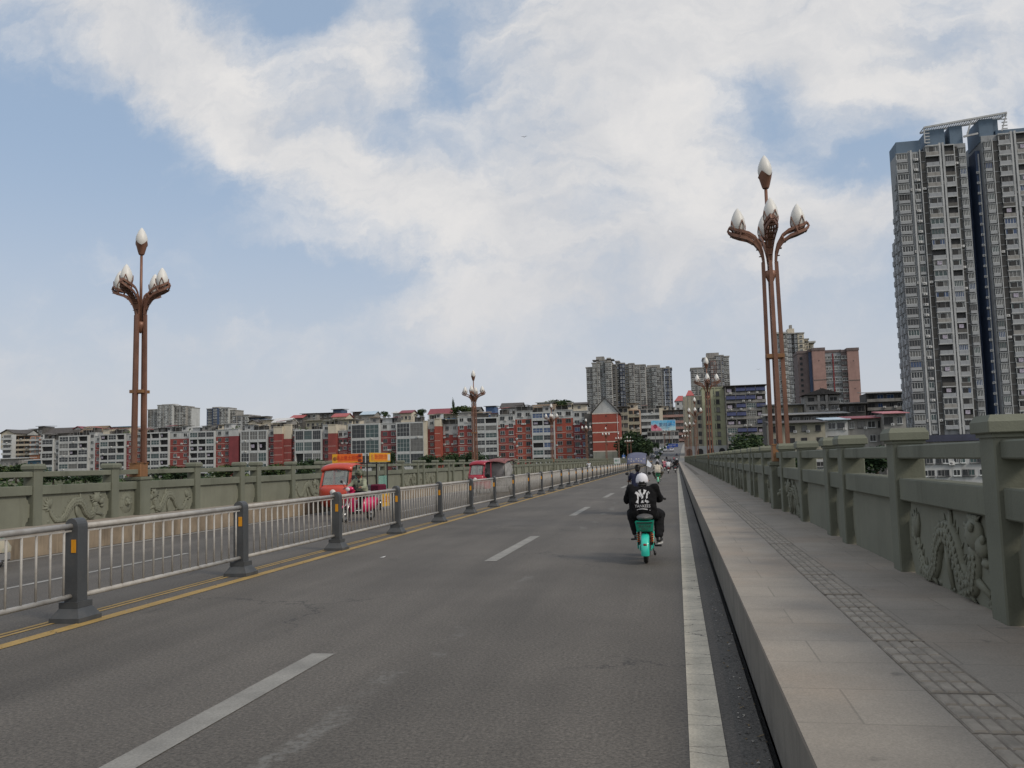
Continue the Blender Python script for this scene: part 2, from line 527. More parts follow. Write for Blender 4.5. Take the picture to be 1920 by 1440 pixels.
M_KERB = mat('kerb stone', (.19, .175, .15), .85, .22, 2.2, .4, 60, stain=.5, streak=True)
M_KERBL = mat('tan kerb stone', (.235, .185, .13), .85, .3, 1.6, .4, 50, stain=.85, streak=True)
mb = MB()
mb.box(XR, 2.62, YB0, YB1, -.09, SW - .03, 1)
mb.box(XR - .012, 2.62, YB0, YB1, SW - .03, SW, 0)
struct(mb.build('sidewalk', [M_SLAB, M_KERB]))
mb = MB()
for k in range(int((YB1 - YB0) / 1.5)):
    a = YB0 + 1.5 * k
    mb.box(XL - .12, XL, a, a + 1.492, -.09, SW - .03, 1)
mb.box(-15.5, XL - .121, YB0, YB1, -.09, SW - .03, 1)
mb.box(-15.5, XL + .015, YB0, YB1, SW - .03, SW, 0)
struct(mb.build('sidewalk', [M_SLAB, M_KERBL]))

# tactile paving: raised bars on 25 cm tiles, one row slightly lifted or sunk against the next
M_TAC = mat('tactile bar', (.285, .252, .208), .8, .3, 7, .4, 70)
M_TACB = mat('tactile groove shade', (.19, .165, .135), .9, .3, 9, .4, 70)  # occlusion between the bars, put into a darker base colour
rng = random.Random(4)
mb = MB()
y = -2.2
while y < 150:
    h0, h1 = rng.uniform(.001, .010), rng.uniform(.001, .010)
    x0, x1 = 1.20, 1.51
    mb.hexa([(x0, y + .004, SW - .01), (x1, y + .004, SW - .01), (x1, y + .626, SW - .01), (x0, y + .626, SW - .01), (x0, y + .004, SW + h0), (x1, y + .004, SW + h0), (x1, y + .626, SW + h1), (x0, y + .626, SW + h1)], 1)
    if y < 60:
        for r_ in range(3):
            for c in range(4):
                xx = x0 + .012 + c * .0725; yy = y + .016 + r_ * .203
                f = (yy - y) / .63; z0 = SW + h0 + (h1 - h0) * f - .002; z1 = z0 + .010
                mb.hexa([(xx, yy, z0), (xx + .060, yy, z0), (xx + .060, yy + .182, z0), (xx, yy + .182, z0),
                         (xx + .007, yy + .008, z1), (xx + .053, yy + .008, z1), (xx + .053, yy + .174, z1), (xx + .007, yy + .174, z1)], 0)
    y += .63
struct(mb.build('tactile_paving', [M_TAC, M_TACB]))

# river, banks, terrain
def water():
    mm = bpy.data.materials.new('river water'); mm.use_nodes = True
    t = NT(mm.node_tree); bs = t.n['Principled BSDF']
    bs.inputs['Base Color'].default_value = (.035, .05, .035, 1); bs.inputs['Roughness'].default_value = .12
    co = t.node('ShaderNodeTexCoord').outputs['Object']
    b = t.node('ShaderNodeBump', inp={'Strength': .25, 'Distance': .1, 'Height': t.noise(co, .9, 5, .6)})
    t.l.new(b.outputs[0], bs.inputs['Normal']); return mm
mb = MB(); mb.poly([(-1500, -600, -14), (1500, -600, -14), (1500, 305, -14), (-1500, 305, -14)])
struct(mb.build('river', water()))
M_EARTH = mat('bank earth', (.10, .105, .06), .95, .35, .12, .3, 2, stain=.5, stain_col=(.04, .06, .025))
mb = MB()
prof = [(235, -14.5), (262, -9), (292, -3.0), (318, -1.5), (372, -1.0), (470, 9), (640, 14), (1000, 20), (2600, 24), (5000, 10)]
xs = [-2600, -1500, -900, -600, -400, -250, -150, -80, -40, 0, 40, 80, 150, 250, 400, 700, 1500, 2600]
vs = []
rg = random.Random(3)
for (yy, zz) in prof:
    for xx in xs:
        vs.append((xx, yy, zz + (rg.uniform(-.4, .4) if yy < 2000 and abs(xx) > 30 else 0)))
nx = len(xs)
mb._add(vs, [(j * nx + i, j * nx + i + 1, (j + 1) * nx + i + 1, (j + 1) * nx + i) for j in range(len(prof) - 1) for i in range(nx - 1)], 0, True)
struct(mb.build('ground', M_EARTH))
# near bank behind the camera
mb = MB(); mb.poly([(-1500, -600, -13.5), (1500, -600, -13.5), (1500, -60, -13.0), (-1500, -60, -13.0)])
struct(mb.build('near_bank', M_EARTH))

# the road climbs from the bridge end up the hill
ROADPTS = [(262, -13.2, .5, 0), (300, -14.0, .8, .9), (340, -14.5, 1.4, 2.6), (380, -13.4, 2.0, 4.9), (420, -11.0, 3.0, 7.4), (470, -6.5, 6, 10.4), (540, 2, 12, 13.2), (640, 12, 22, 15.5)]
def road_z(Y):
    for a, b in zip(ROADPTS, ROADPTS[1:]):
        if a[0] <= Y <= b[0]:
            k = (Y - a[0]) / (b[0] - a[0]); return a[3] + (b[3] - a[3]) * k
    return 0
def road_x(Y, f):
    for a, b in zip(ROADPTS, ROADPTS[1:]):
        if a[0] <= Y <= b[0]:
            k = (Y - a[0]) / (b[0] - a[0])
            l = a[1] + (b[1] - a[1]) * k; r = a[2] + (b[2] - a[2]) * k
            return l + (r - l) * f
    return -13.2 + 13.7 * f
mb = MB(); pav = MB()
for a, b in zip(ROADPTS, ROADPTS[1:]):
    mb.poly([(a[1], a[0], a[3]), (a[2], a[0], a[3]), (b[2], b[0], b[3]), (b[1], b[0], b[3])])
    for (x0, x1, e) in ((a[1] - 2.4, a[1], 1), (a[2], a[2] + 3, 2)):
        y0, y1 = (b[1] - 2.4, b[1]) if e == 1 else (b[2], b[2] + 3)
        pav.hexa([(x0, a[0], a[3] - 3), (x1, a[0], a[3] - 3), (y1, b[0], b[3] - 3), (y0, b[0], b[3] - 3), (x0, a[0], a[3] + .2), (x1, a[0], a[3] + .2), (y1, b[0], b[3] + .2), (y0, b[0], b[3] + .2)])
    mb.poly([(a[1], a[0], a[3] - 6), (a[1], a[0], a[3]), (b[1], b[0], b[3]), (b[1], b[0], b[3] - 6)])
struct(mb.build('hill_road', M_FAR))
struct(pav.build('hill_pavement', mat('far paving', (.24, .23, .21), .9, .2, .5)))

# grit, leaves and scraps that gather in the gutter and along the kerbs
rr = random.Random(31); b = MB()
for _ in range(1500):
    q = rr.random()
    x = rr.uniform(.30, .45) if q < .6 else rr.uniform(-13.15, -12.9) if q < .75 else -6.9 + rr.uniform(-.35, .35)
    y = 2.5 + 60 * rr.random() ** 2; s = rr.uniform(.004, .016)
    a = rr.uniform(0, 6.28)
    b.poly([(x + math.cos(a + k * 2.1) * s, y + math.sin(a + k * 2.1) * s * 1.5, .006 + rr.uniform(0, .008)) for k in range(3)], rr.randrange(3))
o = b.build('grit', [mat('dry leaf', (.16, .11, .05), .9, .4, 30), mat('pale grit', (.30, .28, .25), .9, .3, 30), mat('dark grit', (.05, .045, .04), .9, .3, 30)]); o['kind'] = 'stuff'
# ================================================================== BALUSTRADES
M_BAL = mat('painted olive stone', (.142, .15, .114), .8, .18, 1.2, .3, 45, stain=.65, stain_col=(.07, .075, .05), streak=True)
M_BALP = mat('painted olive panel', (.170, .175, .134), .8, .16, 1.0, .3, 45, stain=.6, stain_col=(.09, .09, .06), streak=True)
PER = 6.95
def bal_post_mesh():
    b = MB()
    b.bbox(-.15, .15, -.15, .15, SW - .01, 1.80, .012)
    b.box(-.165, .165, -.165, .165, 1.785, 1.815)
    z0, z1, z2 = 1.815, 1.905, 1.945
    b.bbox(-.195, .195, -.195, .195, z0, z1, .008)
    b.hexa([(-.19, -.19, z1 - .003), (.19, -.19, z1 - .003), (.19, .19, z1 - .003), (-.19, .19, z1 - .003), (-.165, -.165, z2), (.165, -.165, z2), (.165, .165, z2), (-.165, .165, z2)])
    return b.mesh('post', M_BAL)
def bal_rail_mesh(L, z0, z1):
    b = MB(); b.bbox(-.115, .115, -L / 2, L / 2, z0, z1, .012); return b.mesh('rail', M_BAL)
def bal_panel_mesh(L):
    """solid panel, its corners cut to a scalloped notch beside the posts"""
    h0, h1 = SW - .01, 1.21
    r = .11
    pts = []
    for (cx, cz, sx, sz) in ((-L / 2, h0, 1, 1), (L / 2, h0, -1, 1), (L / 2, h1, -1, -1), (-L / 2, h1, 1, -1)):
        q = [(cx, cz + sz * 2.0 * r), (cx + sx * .05, cz + sz * 1.75 * r), (cx + sx * .055, cz + sz * 1.15 * r), (cx + sx * .10, cz + sz * .95 * r), (cx + sx * .125, cz + sz * .45 * r), (cx + sx * .13, cz)]
        if sx * sz < 0: q.reverse()
        pts += q
    b = MB(); b.prism(pts, 'x', -.045, .045)
    return b.mesh('panel', M_BALP)

def dragon_mesh(L, flip):
    """carved dragon: finned tail at one end, arched scaled body, maned head at the other. relief stands out towards -x"""
    b = MB(); rr = random.Random(5)
    W2 = L / 2 - .10; zc = .83
    s = -1 if flip else 1
    def P(t, z, d=0.0): return (-.035 - d, s * t * W2, zc + z * 1.22)
    path = [(-.80, .05), (-.74, -.10), (-.62, -.22), (-.46, -.24), (-.30, -.14), (-.20, .02), (-.06, .12), (.10, .13), (.22, .04), (.30, -.10), (.42, -.19), (.55, -.16), (.62, -.02), (.60, .12)]
    rad = [.03, .05, .065, .08, .09, .10, .11, .115, .115, .11, .105, .10, .095, .09]
    # resample for scales
    pts = []; rs = []
    for i in range(len(path) - 1):
        for k in range(4):
            f = k / 4
            pts.append(P(path[i][0] + (path[i + 1][0] - path[i][0]) * f, path[i][1] + (path[i + 1][1] - path[i][1]) * f, .02))
            rs.append((rad[i] + (rad[i + 1] - rad[i]) * f) * (1.06 if k % 2 else .95))
    b.tube(pts, rs, 10, flat=1.0)
    for i in range(2, len(pts) - 2, 1):            # scales along the flank
        p = Vector(pts[i])
        for k in (-.55, 0, .55):
            d = (Vector(pts[i + 1]) - Vector(pts[i - 1])).normalized(); nn = Vector((0, -d.z, d.y))
            q = p + nn * rs[i] * k + Vector((-rs[i] * math.sqrt(1 - k * k) * .97, 0, 0))
            b.ball(q, rs[i] * .26, 6, sx=.5)
    for i in range(3, len(pts) - 6, 2):          # dorsal fin
        p = Vector(pts[i]); d = (Vector(pts[i + 1]) - Vector(pts[i - 1])).normalized()
        nrm = Vector((0, -d.z, d.y)) * s
        if nrm.z < 0 and i > 12: nrm = nrm * 1
        q = p + nrm * (rs[i] + .055)
        b.tube([p + nrm * rs[i] * .7, q - d * .02], [.028, .004], 5)
    for k in range(7):                            # tail flames
        a = R(70 + k * 22); l = rr.uniform(.2, .32)
        c = Vector(P(-.80, .02, .02))
        e = c + Vector((0, s * math.cos(a) * l * .8 * (1 if k < 6 else .8), math.sin(a) * l))
        mid = (c + e) / 2 + Vector((-.01, s * .03, .02))
        b.tube([c, mid, e], [.042, .046, .004], 7)
    hc = P(.66, .17, .05)                          # head
    b.ball(hc, .14, 12, sx=.8, sy=1.15, sz=.95)
    b.ball(P(.80, .10, .06), .085, 10, sy=1.3)
    b.ball(P(.84, .0, .05), .055, 8, sy=1.5, sz=.7)
    b.ball(P(.72, .22, .15), .042, 8); b.ball(P(.86, .15, .10), .04, 8)
    for k in range(22):                           # mane and whiskers
        a = R(50 + k * 9.5); l = rr.uniform(.14, .30)
        c = Vector(hc); e = c + Vector((.01, s * math.cos(a) * l, math.sin(a) * l))
        b.tube([c + (e - c) * .35, c + (e - c) * .7 + Vector((-.02, .02, .01)), e], [.03, .026, .004], 5)
    for (t, z, t2, z2) in ((-.42, -.2, -.30, -.30), (.0, .05, .08, -.26), (.40, -.2, .56, -.32), (.5, -.1, .86, -.20), (.2, .05, .12, .30)):
        a = Vector(P(t, z, .02)); e = Vector(P(t2, z2, .03))
        b.tube([a, (a + e) / 2 + Vector((-.01, .04, .01)), e], [.055, .045, .03], 6)
        for k in range(4):
            an = R(-150 + 50 * k)
            b.tube([e, e + Vector((-.01, s * math.cos(an) * .07, math.sin(an) * .06))], [.02, .004], 5)
    for k in range(26):                           # clouds along the foot and behind the body
        t = rr.uniform(-.85, .9)
        b.ball(P(t, -.27 + rr.uniform(-.02, .05), .0), rr.uniform(.025, .055), 7, sx=.7)
    for (t, z) in ((-.1, -.14), (.12, -.2), (-.5, .12), (.35, .22), (.86, -.1)):
        for k in range(7):
            an = k * .9; b.ball(P(t + math.cos(an) * .04 * (1 + k * .1), z + math.sin(an) * .05 * (1 + k * .1), -.005), .026, 6, sx=.7)
    b.v = [(x * .55 - .02, y, max(SW + .012, min(1.19, z))) for (x, y, z) in b.v]
    return b.mesh('dragon_relief', M_BALP)
def small_relief_mesh(L):
    b = MB(); rr = random.Random(8)
    b.ball((-.03, 0, .84), .30, 12, sx=.18, sz=1.0); b.ball((-.06, 0, .86), .12, 10, sx=.6)
    b.ball((-.13, 0, .83), .05, 8); b.ball((-.10, .06, .91), .035, 6); b.ball((-.10, -.06, .91), .035, 6)
    for k in range(26):
        a = rr.uniform(0, 6.28); r = rr.uniform(.12, .27)
        b.ball((-.04, math.cos(a) * r, .83 + math.sin(a) * r * 1.1), rr.uniform(.025, .055), 6, sx=.9)
    for k in range(8):
        a = R(20 + k * 20); c = Vector((-.05, 0, .9)); e = c + Vector((0, math.cos(a) * .26, math.sin(a) * .22))
        b.tube([c + (e - c) * .4, e], [.035, .008], 5)
    return b.mesh('lion_relief', M_BALP)

def balustrade(name, label, X, side, t0, y_to, pan_x):
    root = thing(name, label, 'balustrade', (X, 0, SW))
    root.location.z = 0
    gaps = [2.87 - .0, 2.87, 1.21]
    LW, LN = 2.87 - .296, 1.21 - .296
    pm = bal_post_mesh()
    meshes = {'w': (bal_rail_mesh(LW, 1.63, 1.765), bal_rail_mesh(LW, 1.205, 1.43), bal_panel_mesh(LW)), 'n': (bal_rail_mesh(LN, 1.63, 1.765), bal_rail_mesh(LN, 1.205, 1.43), bal_panel_mesh(LN))}
    dA, dB, sm = dragon_mesh(LW, False), dragon_mesh(LW, True), small_relief_mesh(LN)
    items = []   # (y centre, kind)
    n0 = int((-12 - t0) // PER)
    nposts = 0; nb = 0; far_post = MB()
    def addp(nm, me, y, flipx):
        o = link(nm, me, root, (0, y, 0))
        if flipx: o.rotation_euler = (0, 0, math.pi)
        return o
    fl = side < 0          # left side: relief faces +x
    posts = []
    n = n0
    while t0 + n * PER < y_to:
        t = t0 + n * PER
        ped = (n % 6 == 0)
        posts.append(t - 1.21)
        if not ped: posts.append(t)
        posts.append(t + 2.87)
        bays = [(t - 1.21 / 2, 'n', n % 2 == 0 and 'lion'), (t + 2.87 / 2, 'w', n % 2 == 0 and 'A'), (t + 2.87 * 1.5, 'w', n % 2 == 1 and 'B')]
        for (yc, kd, rel) in bays:
            if nb < 96:
                tr, mr, pn = meshes[kd]
                addp('top_rail', tr, yc, fl); addp('middle_rail', mr, yc, fl); addp('panel', pn, yc, fl)
                if rel:
                    me = {'lion': sm, 'A': dA if fl else dB, 'B': dB if fl else dA}[rel]
                    addp('dragon_relief' if rel != 'lion' else 'lion_relief', me, yc, fl)
                nb += 1
            else:
                L = LW if kd == 'w' else LN
                far_post.box(-.075, .075, yc - L / 2, yc + L / 2, 1.63, 1.765); far_post.box(-.075, .075, yc - L / 2, yc + L / 2, 1.205, 1.43); far_post.box(-.045, .045, yc - L / 2 + .05, yc + L / 2 - .05, SW, 1.21)
        n += 1
    for y in posts:
        if nposts < 98: addp('post', pm, y, False)
        else:
            far_post.box(-.15, .15, y - .15, y + .15, SW, 1.8); far_post.box(-.22, .22, y - .22, y + .22, 1.8, 1.93)
        nposts += 1
    if far_post.v:
        o = far_post.build('far_bays', M_BAL, root); o['kind'] = 'stuff'
    return root
RT0, LT0 = 20.62, 22.1
XBR, XBL = 2.35, -15.15
balustrade('balustrade', 'olive green carved stone balustrade along the right footway, close beside the tactile paving', XBR, 1, RT0, 262, 0)
balustrade('balustrade', 'olive green carved balustrade along the left side of the bridge, behind the red tricycles', XBL, -1, LT0, 262, 0)

# ================================================================== LAMPS
M_BRZ = mat('bronze paint', (.20, .098, .064), .5, .22, 2.5, .1, 60, metal=.25, stain=.5, stain_col=(.09, .045, .035), streak=True)
M_BRZL = mat('bronze box paint', (.25, .125, .055), .55, .18, 2.5, .1, 60, metal=.2, stain=.4, streak=True)
M_GLOBE = mat('opal glass', (.66, .65, .62), .42, .05, 4, spec=.4)
M_PED = M_BAL
def globe_mesh(h=.64, r=.165):
    b = MB()
    prof = [(.05, 0), (.085, .03), (.12, .10), (.142, .19), (.146, .26), (.136, .34), (.112, .42), (.078, .50), (.04, .565), (.012, .60), (0, .612)]
    k = h / .612 * 1.0
    b.lathe([(a * r / .146, z * k) for a, z in prof], n=20)
    return b.mesh('globe', M_GLOBE)
def arm_mesh():
    """one cradle arm, pointing +x: two double-railed sides that part from the pole and meet again in a prow under the globe"""
    b = MB()
    prof = [(.16, 6.22), (.18, 6.40), (.235, 6.57), (.34, 6.72), (.49, 6.82), (.66, 6.875), (.82, 6.935), (.93, 7.03)]
    lat = [.025, .04, .065, .09, .115, .13, .10, .012]
    upz = [.03, .06, .09, .115, .125, .125, .115, .10]
    for s in (-1, 1):
        lo = []; hi = []
        for (x, z), l, uz in zip(prof, lat, upz):
            lo.append(Vector((x, s * l, z))); hi.append(Vector((x - .045, s * (l + .012), z + uz)))
        for seq, wd, ht in ((lo, .03, .075), (hi, .03, .07)):
            for i in range(len(seq) - 1):
                a, c = seq[i], seq[i + 1]
                e = Vector((0, 0, ht / 2)); q = Vector((0, wd * .5, 0))
                b.hexa([a - e - q, a - e + q, c - e + q, c - e - q, a + e - q, a + e + q, c + e + q, c + e - q])
        for i in (3, 5, 7):
            b.sqbar(lo[i], hi[i], .05, .03)
        for i in range(0, 3):
            a, c, d, e = lo[i], lo[i + 1], hi[i + 1], hi[i]; q = Vector((0, .012, 0))
            b.hexa([a - q, a + q, c + q, c - q, e - q, e + q, d + q, d - q])
    for i in range(1, 7):                          # perforated floor between the sides
        x, z = prof[i]
        b.box(x - .055, x + .055, -lat[i], lat[i], z - .022, z - .012)
    for f in (-.4, 0, .4):
        for i in range(1, 6):
            (x0, z0), (x1, z1) = prof[i], prof[i + 1]
            b.sqbar((x0, f * lat[i], z0 - .017), (x1, f * lat[i + 1], z1 - .017), .04, .012)
    b.lathe([(.115, 6.97), (.125, 6.99), (.10, 7.0)], (.68, 0, 0), 12)
    b.box(.64, .72, -.13, .13, 6.955, 6.975)
    return b.mesh('arm', M_BRZ)
def cage_mesh(r=.172, h=.30, n=4, z0=0.0):
    """pointed wire leaves round the foot of a globe"""
    b = MB()
    for k in range(n):
        a0 = 2 * math.pi * k / n + .5
        for s in (-1, 1):
            pts = []
            for i in range(6):
                f = i / 5; da = s * .42 * (1 - f) * (1.0 + .55 * math.sin(math.pi * f))
                rr = r * (.66 + .37 * math.sin(min(1, f * 1.2 + .15) * math.pi / 2))
                pts.append((rr * math.cos(a0 + da), rr * math.sin(a0 + da), z0 + h * f))
            b.tube(pts, .011, 5)
    return b.mesh('wire_cage', M_BRZ)
def cup_mesh():
    """tulip cup with three pointed petals"""
    b = MB(); n = 24
    rings = []
    zs = [(8.02, .07), (8.06, .088), (8.28, .145)]
    vs = []; fs = []
    for (z, r) in zs:
        for k in range(n):
            a = 2 * math.pi * k / n; vs.append((r * math.cos(a), r * math.sin(a), z))
    for k in range(n):
        a = 2 * math.pi * k / n
        pet = abs(((k / n * 3) % 1) - .5) * 2
        vs.append((.168 * math.cos(a), .168 * math.sin(a), 8.29 + .14 * pet ** 1.4))
    for i in range(3):
        for k in range(n):
            k2 = (k + 1) % n; fs.append((i * n + k, i * n + k2, (i + 1) * n + k2, (i + 1) * n + k))
    b._add(vs, fs, 0, True)
    return b.mesh('cup', M_BRZ)
def make_lamp(label, loc):
    t = thing('street_lamp', label, 'street lamp', loc, 0, 'five globe lamps along the bridge')
    p = MB(); p.bbox(-.24, .24, -.24, .24, SW - .01, 1.46, .015); p.bbox(-.27, .27, -.27, .27, 1.46, 1.55, .012)
    p.build('pedestal', M_PED, t)
    p = MB(); p.bbox(-.18, .18, -.18, .18, 1.55, 1.95, .01); p.box(-.195, .195, -.195, .195, 1.93, 1.955); p.build('base_box', M_BRZL, t)
    for (sx, sy) in ((1, 0), (-1, 0), (0, 1), (0, -1)):
        p = MB(); p.hexa([(sx * .185 - .047, sy * .185 - .047, 1.94), (sx * .185 + .047, sy * .185 - .047, 1.94), (sx * .185 + .047, sy * .185 + .047, 1.94), (sx * .185 - .047, sy * .185 + .047, 1.94),
                           (sx * .15 - .04, sy * .15 - .04, 6.24), (sx * .15 + .04, sy * .15 - .04, 6.24), (sx * .15 + .04, sy * .15 + .04, 6.24), (sx * .15 - .04, sy * .15 + .04, 6.24)])
        p.build('pole', M_BRZ, t)
    p = MB()
    for s in (1, -1):
        p.box(-.20, .20, s * .16 - .03, s * .16 + .03, 3.95, 4.04); p.box(s * .16 - .03, s * .16 + .03, -.125, .125, 3.952, 4.038)
    p.build('brace', M_BRZL, t)
    p = MB(); p.lathe([(.02, 5.70), (.07, 5.78), (.12, 5.90), (.13, 6.02), (.06, 6.04)], n=12); p.build('collar', M_BRZ, t)
    p = MB(); p.tube([(0, 0, 5.9), (0, 0, 8.04)], [.045, .038], 10); p.build('stem', M_BRZ, t)
    cp = link('cup', cup_mesh(), t)
    g = globe_mesh(); gb = link('globe', g, t, (0, 0, 8.20))
    am = arm_mesh(); cg = cage_mesh()
    for k in range(4):
        a = link('arm', am, t, (0, 0, 0), k * math.pi / 2)
        link('globe', g, a, (.68, 0, 6.96)); link('wire_cage', cg, a, (.68, 0, 6.97))
    return t
LP = [(XBR, RT0 + 41.7 * k) for k in range(6)]
LL = [(XBL, LT0 + 41.7 * k) for k in range(7)]
lamp0 = make_lamp('tall bronze lamp with five white globes, on the right balustrade next to the tower', (*LP[0], 0))
RL = ['bronze five globe lamp in front of the pale yellow block, second on the right balustrade', 'five globe lamp on the right balustrade, third from the camera, by the beige block edge',
      'five globe lamp on the right balustrade, fourth from the camera', 'small distant five globe lamp, fifth on the right balustrade', 'farthest five globe lamp on the right balustrade at the bridge end']
LLb = ['tall bronze lamp with five white globes at far left, alone against the blue sky', 'bronze five globe lamp rising behind the maroon tricycle with the grey tarpaulin', 'five globe lamp in front of the red and orange flats, third on the left balustrade',
       'five globe lamp before the dark red wall left of the gabled block', 'five globe lamp in front of the orange gable wall', 'small five globe lamp at the right corner of the gabled orange block', 'farthest five globe lamp on the left balustrade, before the dark trees']
for i, (x, y) in enumerate(LP[1:]): dup(lamp0, (x, y, 0), 0, RL[i])
for i, (x, y) in enumerate(LL): dup(lamp0, (x, y, 0), 0, LLb[i])
for i, (px, Y) in enumerate(((1198, 300), (1212, 330), (1249, 395), (1262, 430))):
    x = road_x(Y, 0.0) - 1.5 if i < 2 else road_x(Y, .5)
    dup(lamp0, (x, Y, road_z(Y) - .3), 0, ['five globe lamp at the foot of the hill road by the dark trees', 'five globe lamp higher on the hill road kerb beside the trees', 'five globe lamp on the green median below the billboard', 'five globe lamp far up the median near the blue road signs'][i])

# ================================================================== MEDIAN RAILING
M_POST = mat('grey plastic post', (.056, .060, .064), .55, .2, 3, .1, 60, stain=.3, stain_col=(.12, .11, .10))
M_RAIL = mat('galvanised rail', (.36, .345, .32), .55, .18, 4, .1, 60, metal=.0, stain=.55, stain_col=(.2, .17, .14))
M_REF = mat('amber reflector', (.62, .27, .01), .35, .08, 30)
XG = -6.92; PG = 3.86; G0 = 8.95 - 2 * PG
NPG = 64
fence = thing('median_railing', 'grey steel railing with dark posts down the middle of the road, on the yellow lines', 'railing', (XG, 0, 0))
pm = MB()
pts = [(-.085, .05)] + [(.085, .05)] + [(.085 * math.cos(a), 1.085 + .095 * math.sin(a)) for a in [math.pi * k / 10 for k in range(11)]]
pm.prism([(x, z) for x, z in pts], 'y', -.085, .085)
pme = pm.mesh('post', M_POST)
bm_ = MB(); bm_.box(-.195, .195, -.195, .195, 0, .055)
bm_.hexa([(-.19, -.19, .055), (.19, -.19, .055), (.19, .19, .055), (-.19, .19, .055), (-.12, -.12, .16), (.12, -.12, .16), (.12, .12, .16), (-.12, .12, .16)])
bm_.box(-.125, .125, -.125, .125, .16, .225)
bme = bm_.mesh('base', M_POST)
rm_ = MB(); rm_.box(-.03, .03, -.006, 0, -.075, .075); rme = rm_.mesh('reflector', M_REF)
L = PG - .17
pn = MB()
pn.tube([(0, -L / 2 - .03, 1.09), (0, L / 2 + .03, 1.09)], .034, 10); 
pn.box(-.012, .012, -L / 2, L / 2, 1.028, 1.048)
pn.tube([(0, -L / 2 - .03, .29), (0, L / 2 + .03, .29)], .03, 10)
pne = pn.mesh('railing_panel', M_RAIL)
br = MB()
nb = 17
for k in range(nb):
    y = -L / 2 + L * (k + .5) / nb
    br.tube([(0, y, .30), (0, y, 1.03)], .0135, 8)
bre = br.mesh('bars', M_RAIL)
RG = random.Random(77)
for k in range(NPG):
    y = G0 + PG * k
    if y > 250: break
    jx = RG.uniform(-.02, .02)
    p = link('post', pme, fence, (jx, y, 0)); p.rotation_euler = (R(RG.uniform(-.5, .5)), R(RG.uniform(-.7, .7)), R(RG.uniform(-1.5, 1.5)))
    link('base', bme, p)
    link('reflector', rme, p, (.035, -.086, .86))
    q = link('railing_panel', pne, fence, (jx * .5, y + PG / 2, RG.uniform(-.012, .012))); q.rotation_euler = (R(RG.uniform(-.25, .25)), R(RG.uniform(-.5, .5)), R(RG.uniform(-.2, .2)))
    link('bars', bre, q)
# ================================================================== BUILDINGS
def glass(name, col, rough=.12):
    if name in MATS: return MATS[name]
    mm = mat(name, col, rough, .35, .55, spec=.6); return mm
G_DARK = glass('dark glazing', (.016, .020, .023)); G_TEAL = glass('teal glazing', (.035, .065, .065)); G_GREY = glass('curtained glazing', (.12, .12, .115), .25)
G_BLUE = glass('blue glazing', (.035, .07, .16)); G_BLK = glass('painted opening shade', (.010, .010, .011), .6)  # last one: near-black colour standing in for the shade inside openings
F_WHITE = mat('white window frame', (.52, .54, .54), .5, .1, 2); F_GREY = mat('grey window frame', (.22, .22, .22), .5, .12, 2); F_DARK = mat('dark window frame', (.06, .06, .065), .5, .1, 2)
W_RED = mat('red wall paint', (.225, .052, .046), .85, .16, .35, stain=.45, stain_col=(.13, .035, .032), streak=True)
W_MAROON = mat('maroon wall paint', (.19, .042, .048), .85, .16, .35, stain=.4, stain_col=(.08, .025, .03), streak=True)
W_ORANGE = mat('orange red wall paint', (.28, .066, .046), .85, .12, .35, stain=.35, stain_col=(.25, .06, .04), streak=True)
W_PALE = mat('pale grey render', (.42, .43, .43), .85, .12, .4, stain=.5, stain_col=(.2, .2, .19), streak=True)
W_CREAM = mat('cream render', (.52, .47, .38), .85, .1, .4, stain=.4, stain_col=(.28, .25, .2), streak=True)
W_WHITE = mat('white balcony paint', (.44, .455, .46), .8, .1, .5, stain=.5, stain_col=(.3, .3, .3), streak=True)
W_GREY = mat('weathered concrete', (.27, .262, .248), .9, .22, .4, stain=.6, stain_col=(.07, .068, .065), streak=True)
W_DKGREY = mat('dark weathered concrete', (.10, .096, .09), .9, .25, .4, stain=.6, stain_col=(.045, .043, .042), streak=True)
W_YEL = mat('pale yellow green wall', (.36, .37, .25), .85, .12, .4, stain=.35, stain_col=(.2, .2, .14), streak=True)
W_BEIGE = mat('beige wall', (.33, .31, .245), .85, .14, .4, stain=.5, stain_col=(.15, .14, .11), streak=True)
W_PINK = mat('dusty pink tile', (.30, .19, .17), .85, .12, .4, stain=.35, stain_col=(.17, .11, .10), streak=True)
W_BROWN = mat('purple brown tile', (.14, .11, .11), .85, .15, .4, stain=.35, streak=True)
W_SLATE = mat('blue slate tile', (.05, .078, .145), .7, .15, .4)
W_BLUEWALL = mat('steel blue wall', (.10, .15, .21), .7, .12, .3)
W_BLUEGREY = mat('blue grey tile', (.30, .315, .335), .8, .14, .4, stain=.4, streak=True)
W_TAN = mat('warm tan wall', (.40, .27, .19), .85, .15, .4, stain=.4, streak=True)
T_RED = mat('red tin roof', (.36, .09, .085), .6, .15, .8, stain=.4, streak=True); T_MAR = mat('maroon tin roof', (.21, .05, .06), .6, .15, .8)
T_BLUE = mat('blue tin roof', (.12, .27, .45), .6, .15, .8); T_WHITE = mat('white tin roof', (.55, .55, .54), .55, .15, .8, stain=.3)
T_DARK = mat('dark tile roof', (.075, .068, .065), .85, .25, .9); T_BROWN = mat('brown tile roof', (.16, .115, .075), .9, .25, .9)
T_LBLUE = mat('light blue sheet', (.40, .49, .57), .6, .1, .8)
A_WHITE = mat('air conditioner white', (.6, .6, .59), .6, .1, 3)
GREEN1 = mat('rooftop greenery', (.055, .085, .03), .9, .5, 1.2, .8, 4)
LINE = mat('pale band', (.55, .48, .43), .85, .15, .8)
LAUNDRY = mat('washing', (.36, .33, .40), .9, .5, 2.2)
GLZ = {'d': G_DARK, 't': G_TEAL, 'g': G_GREY, 'b': G_BLUE, 'k': G_BLK}
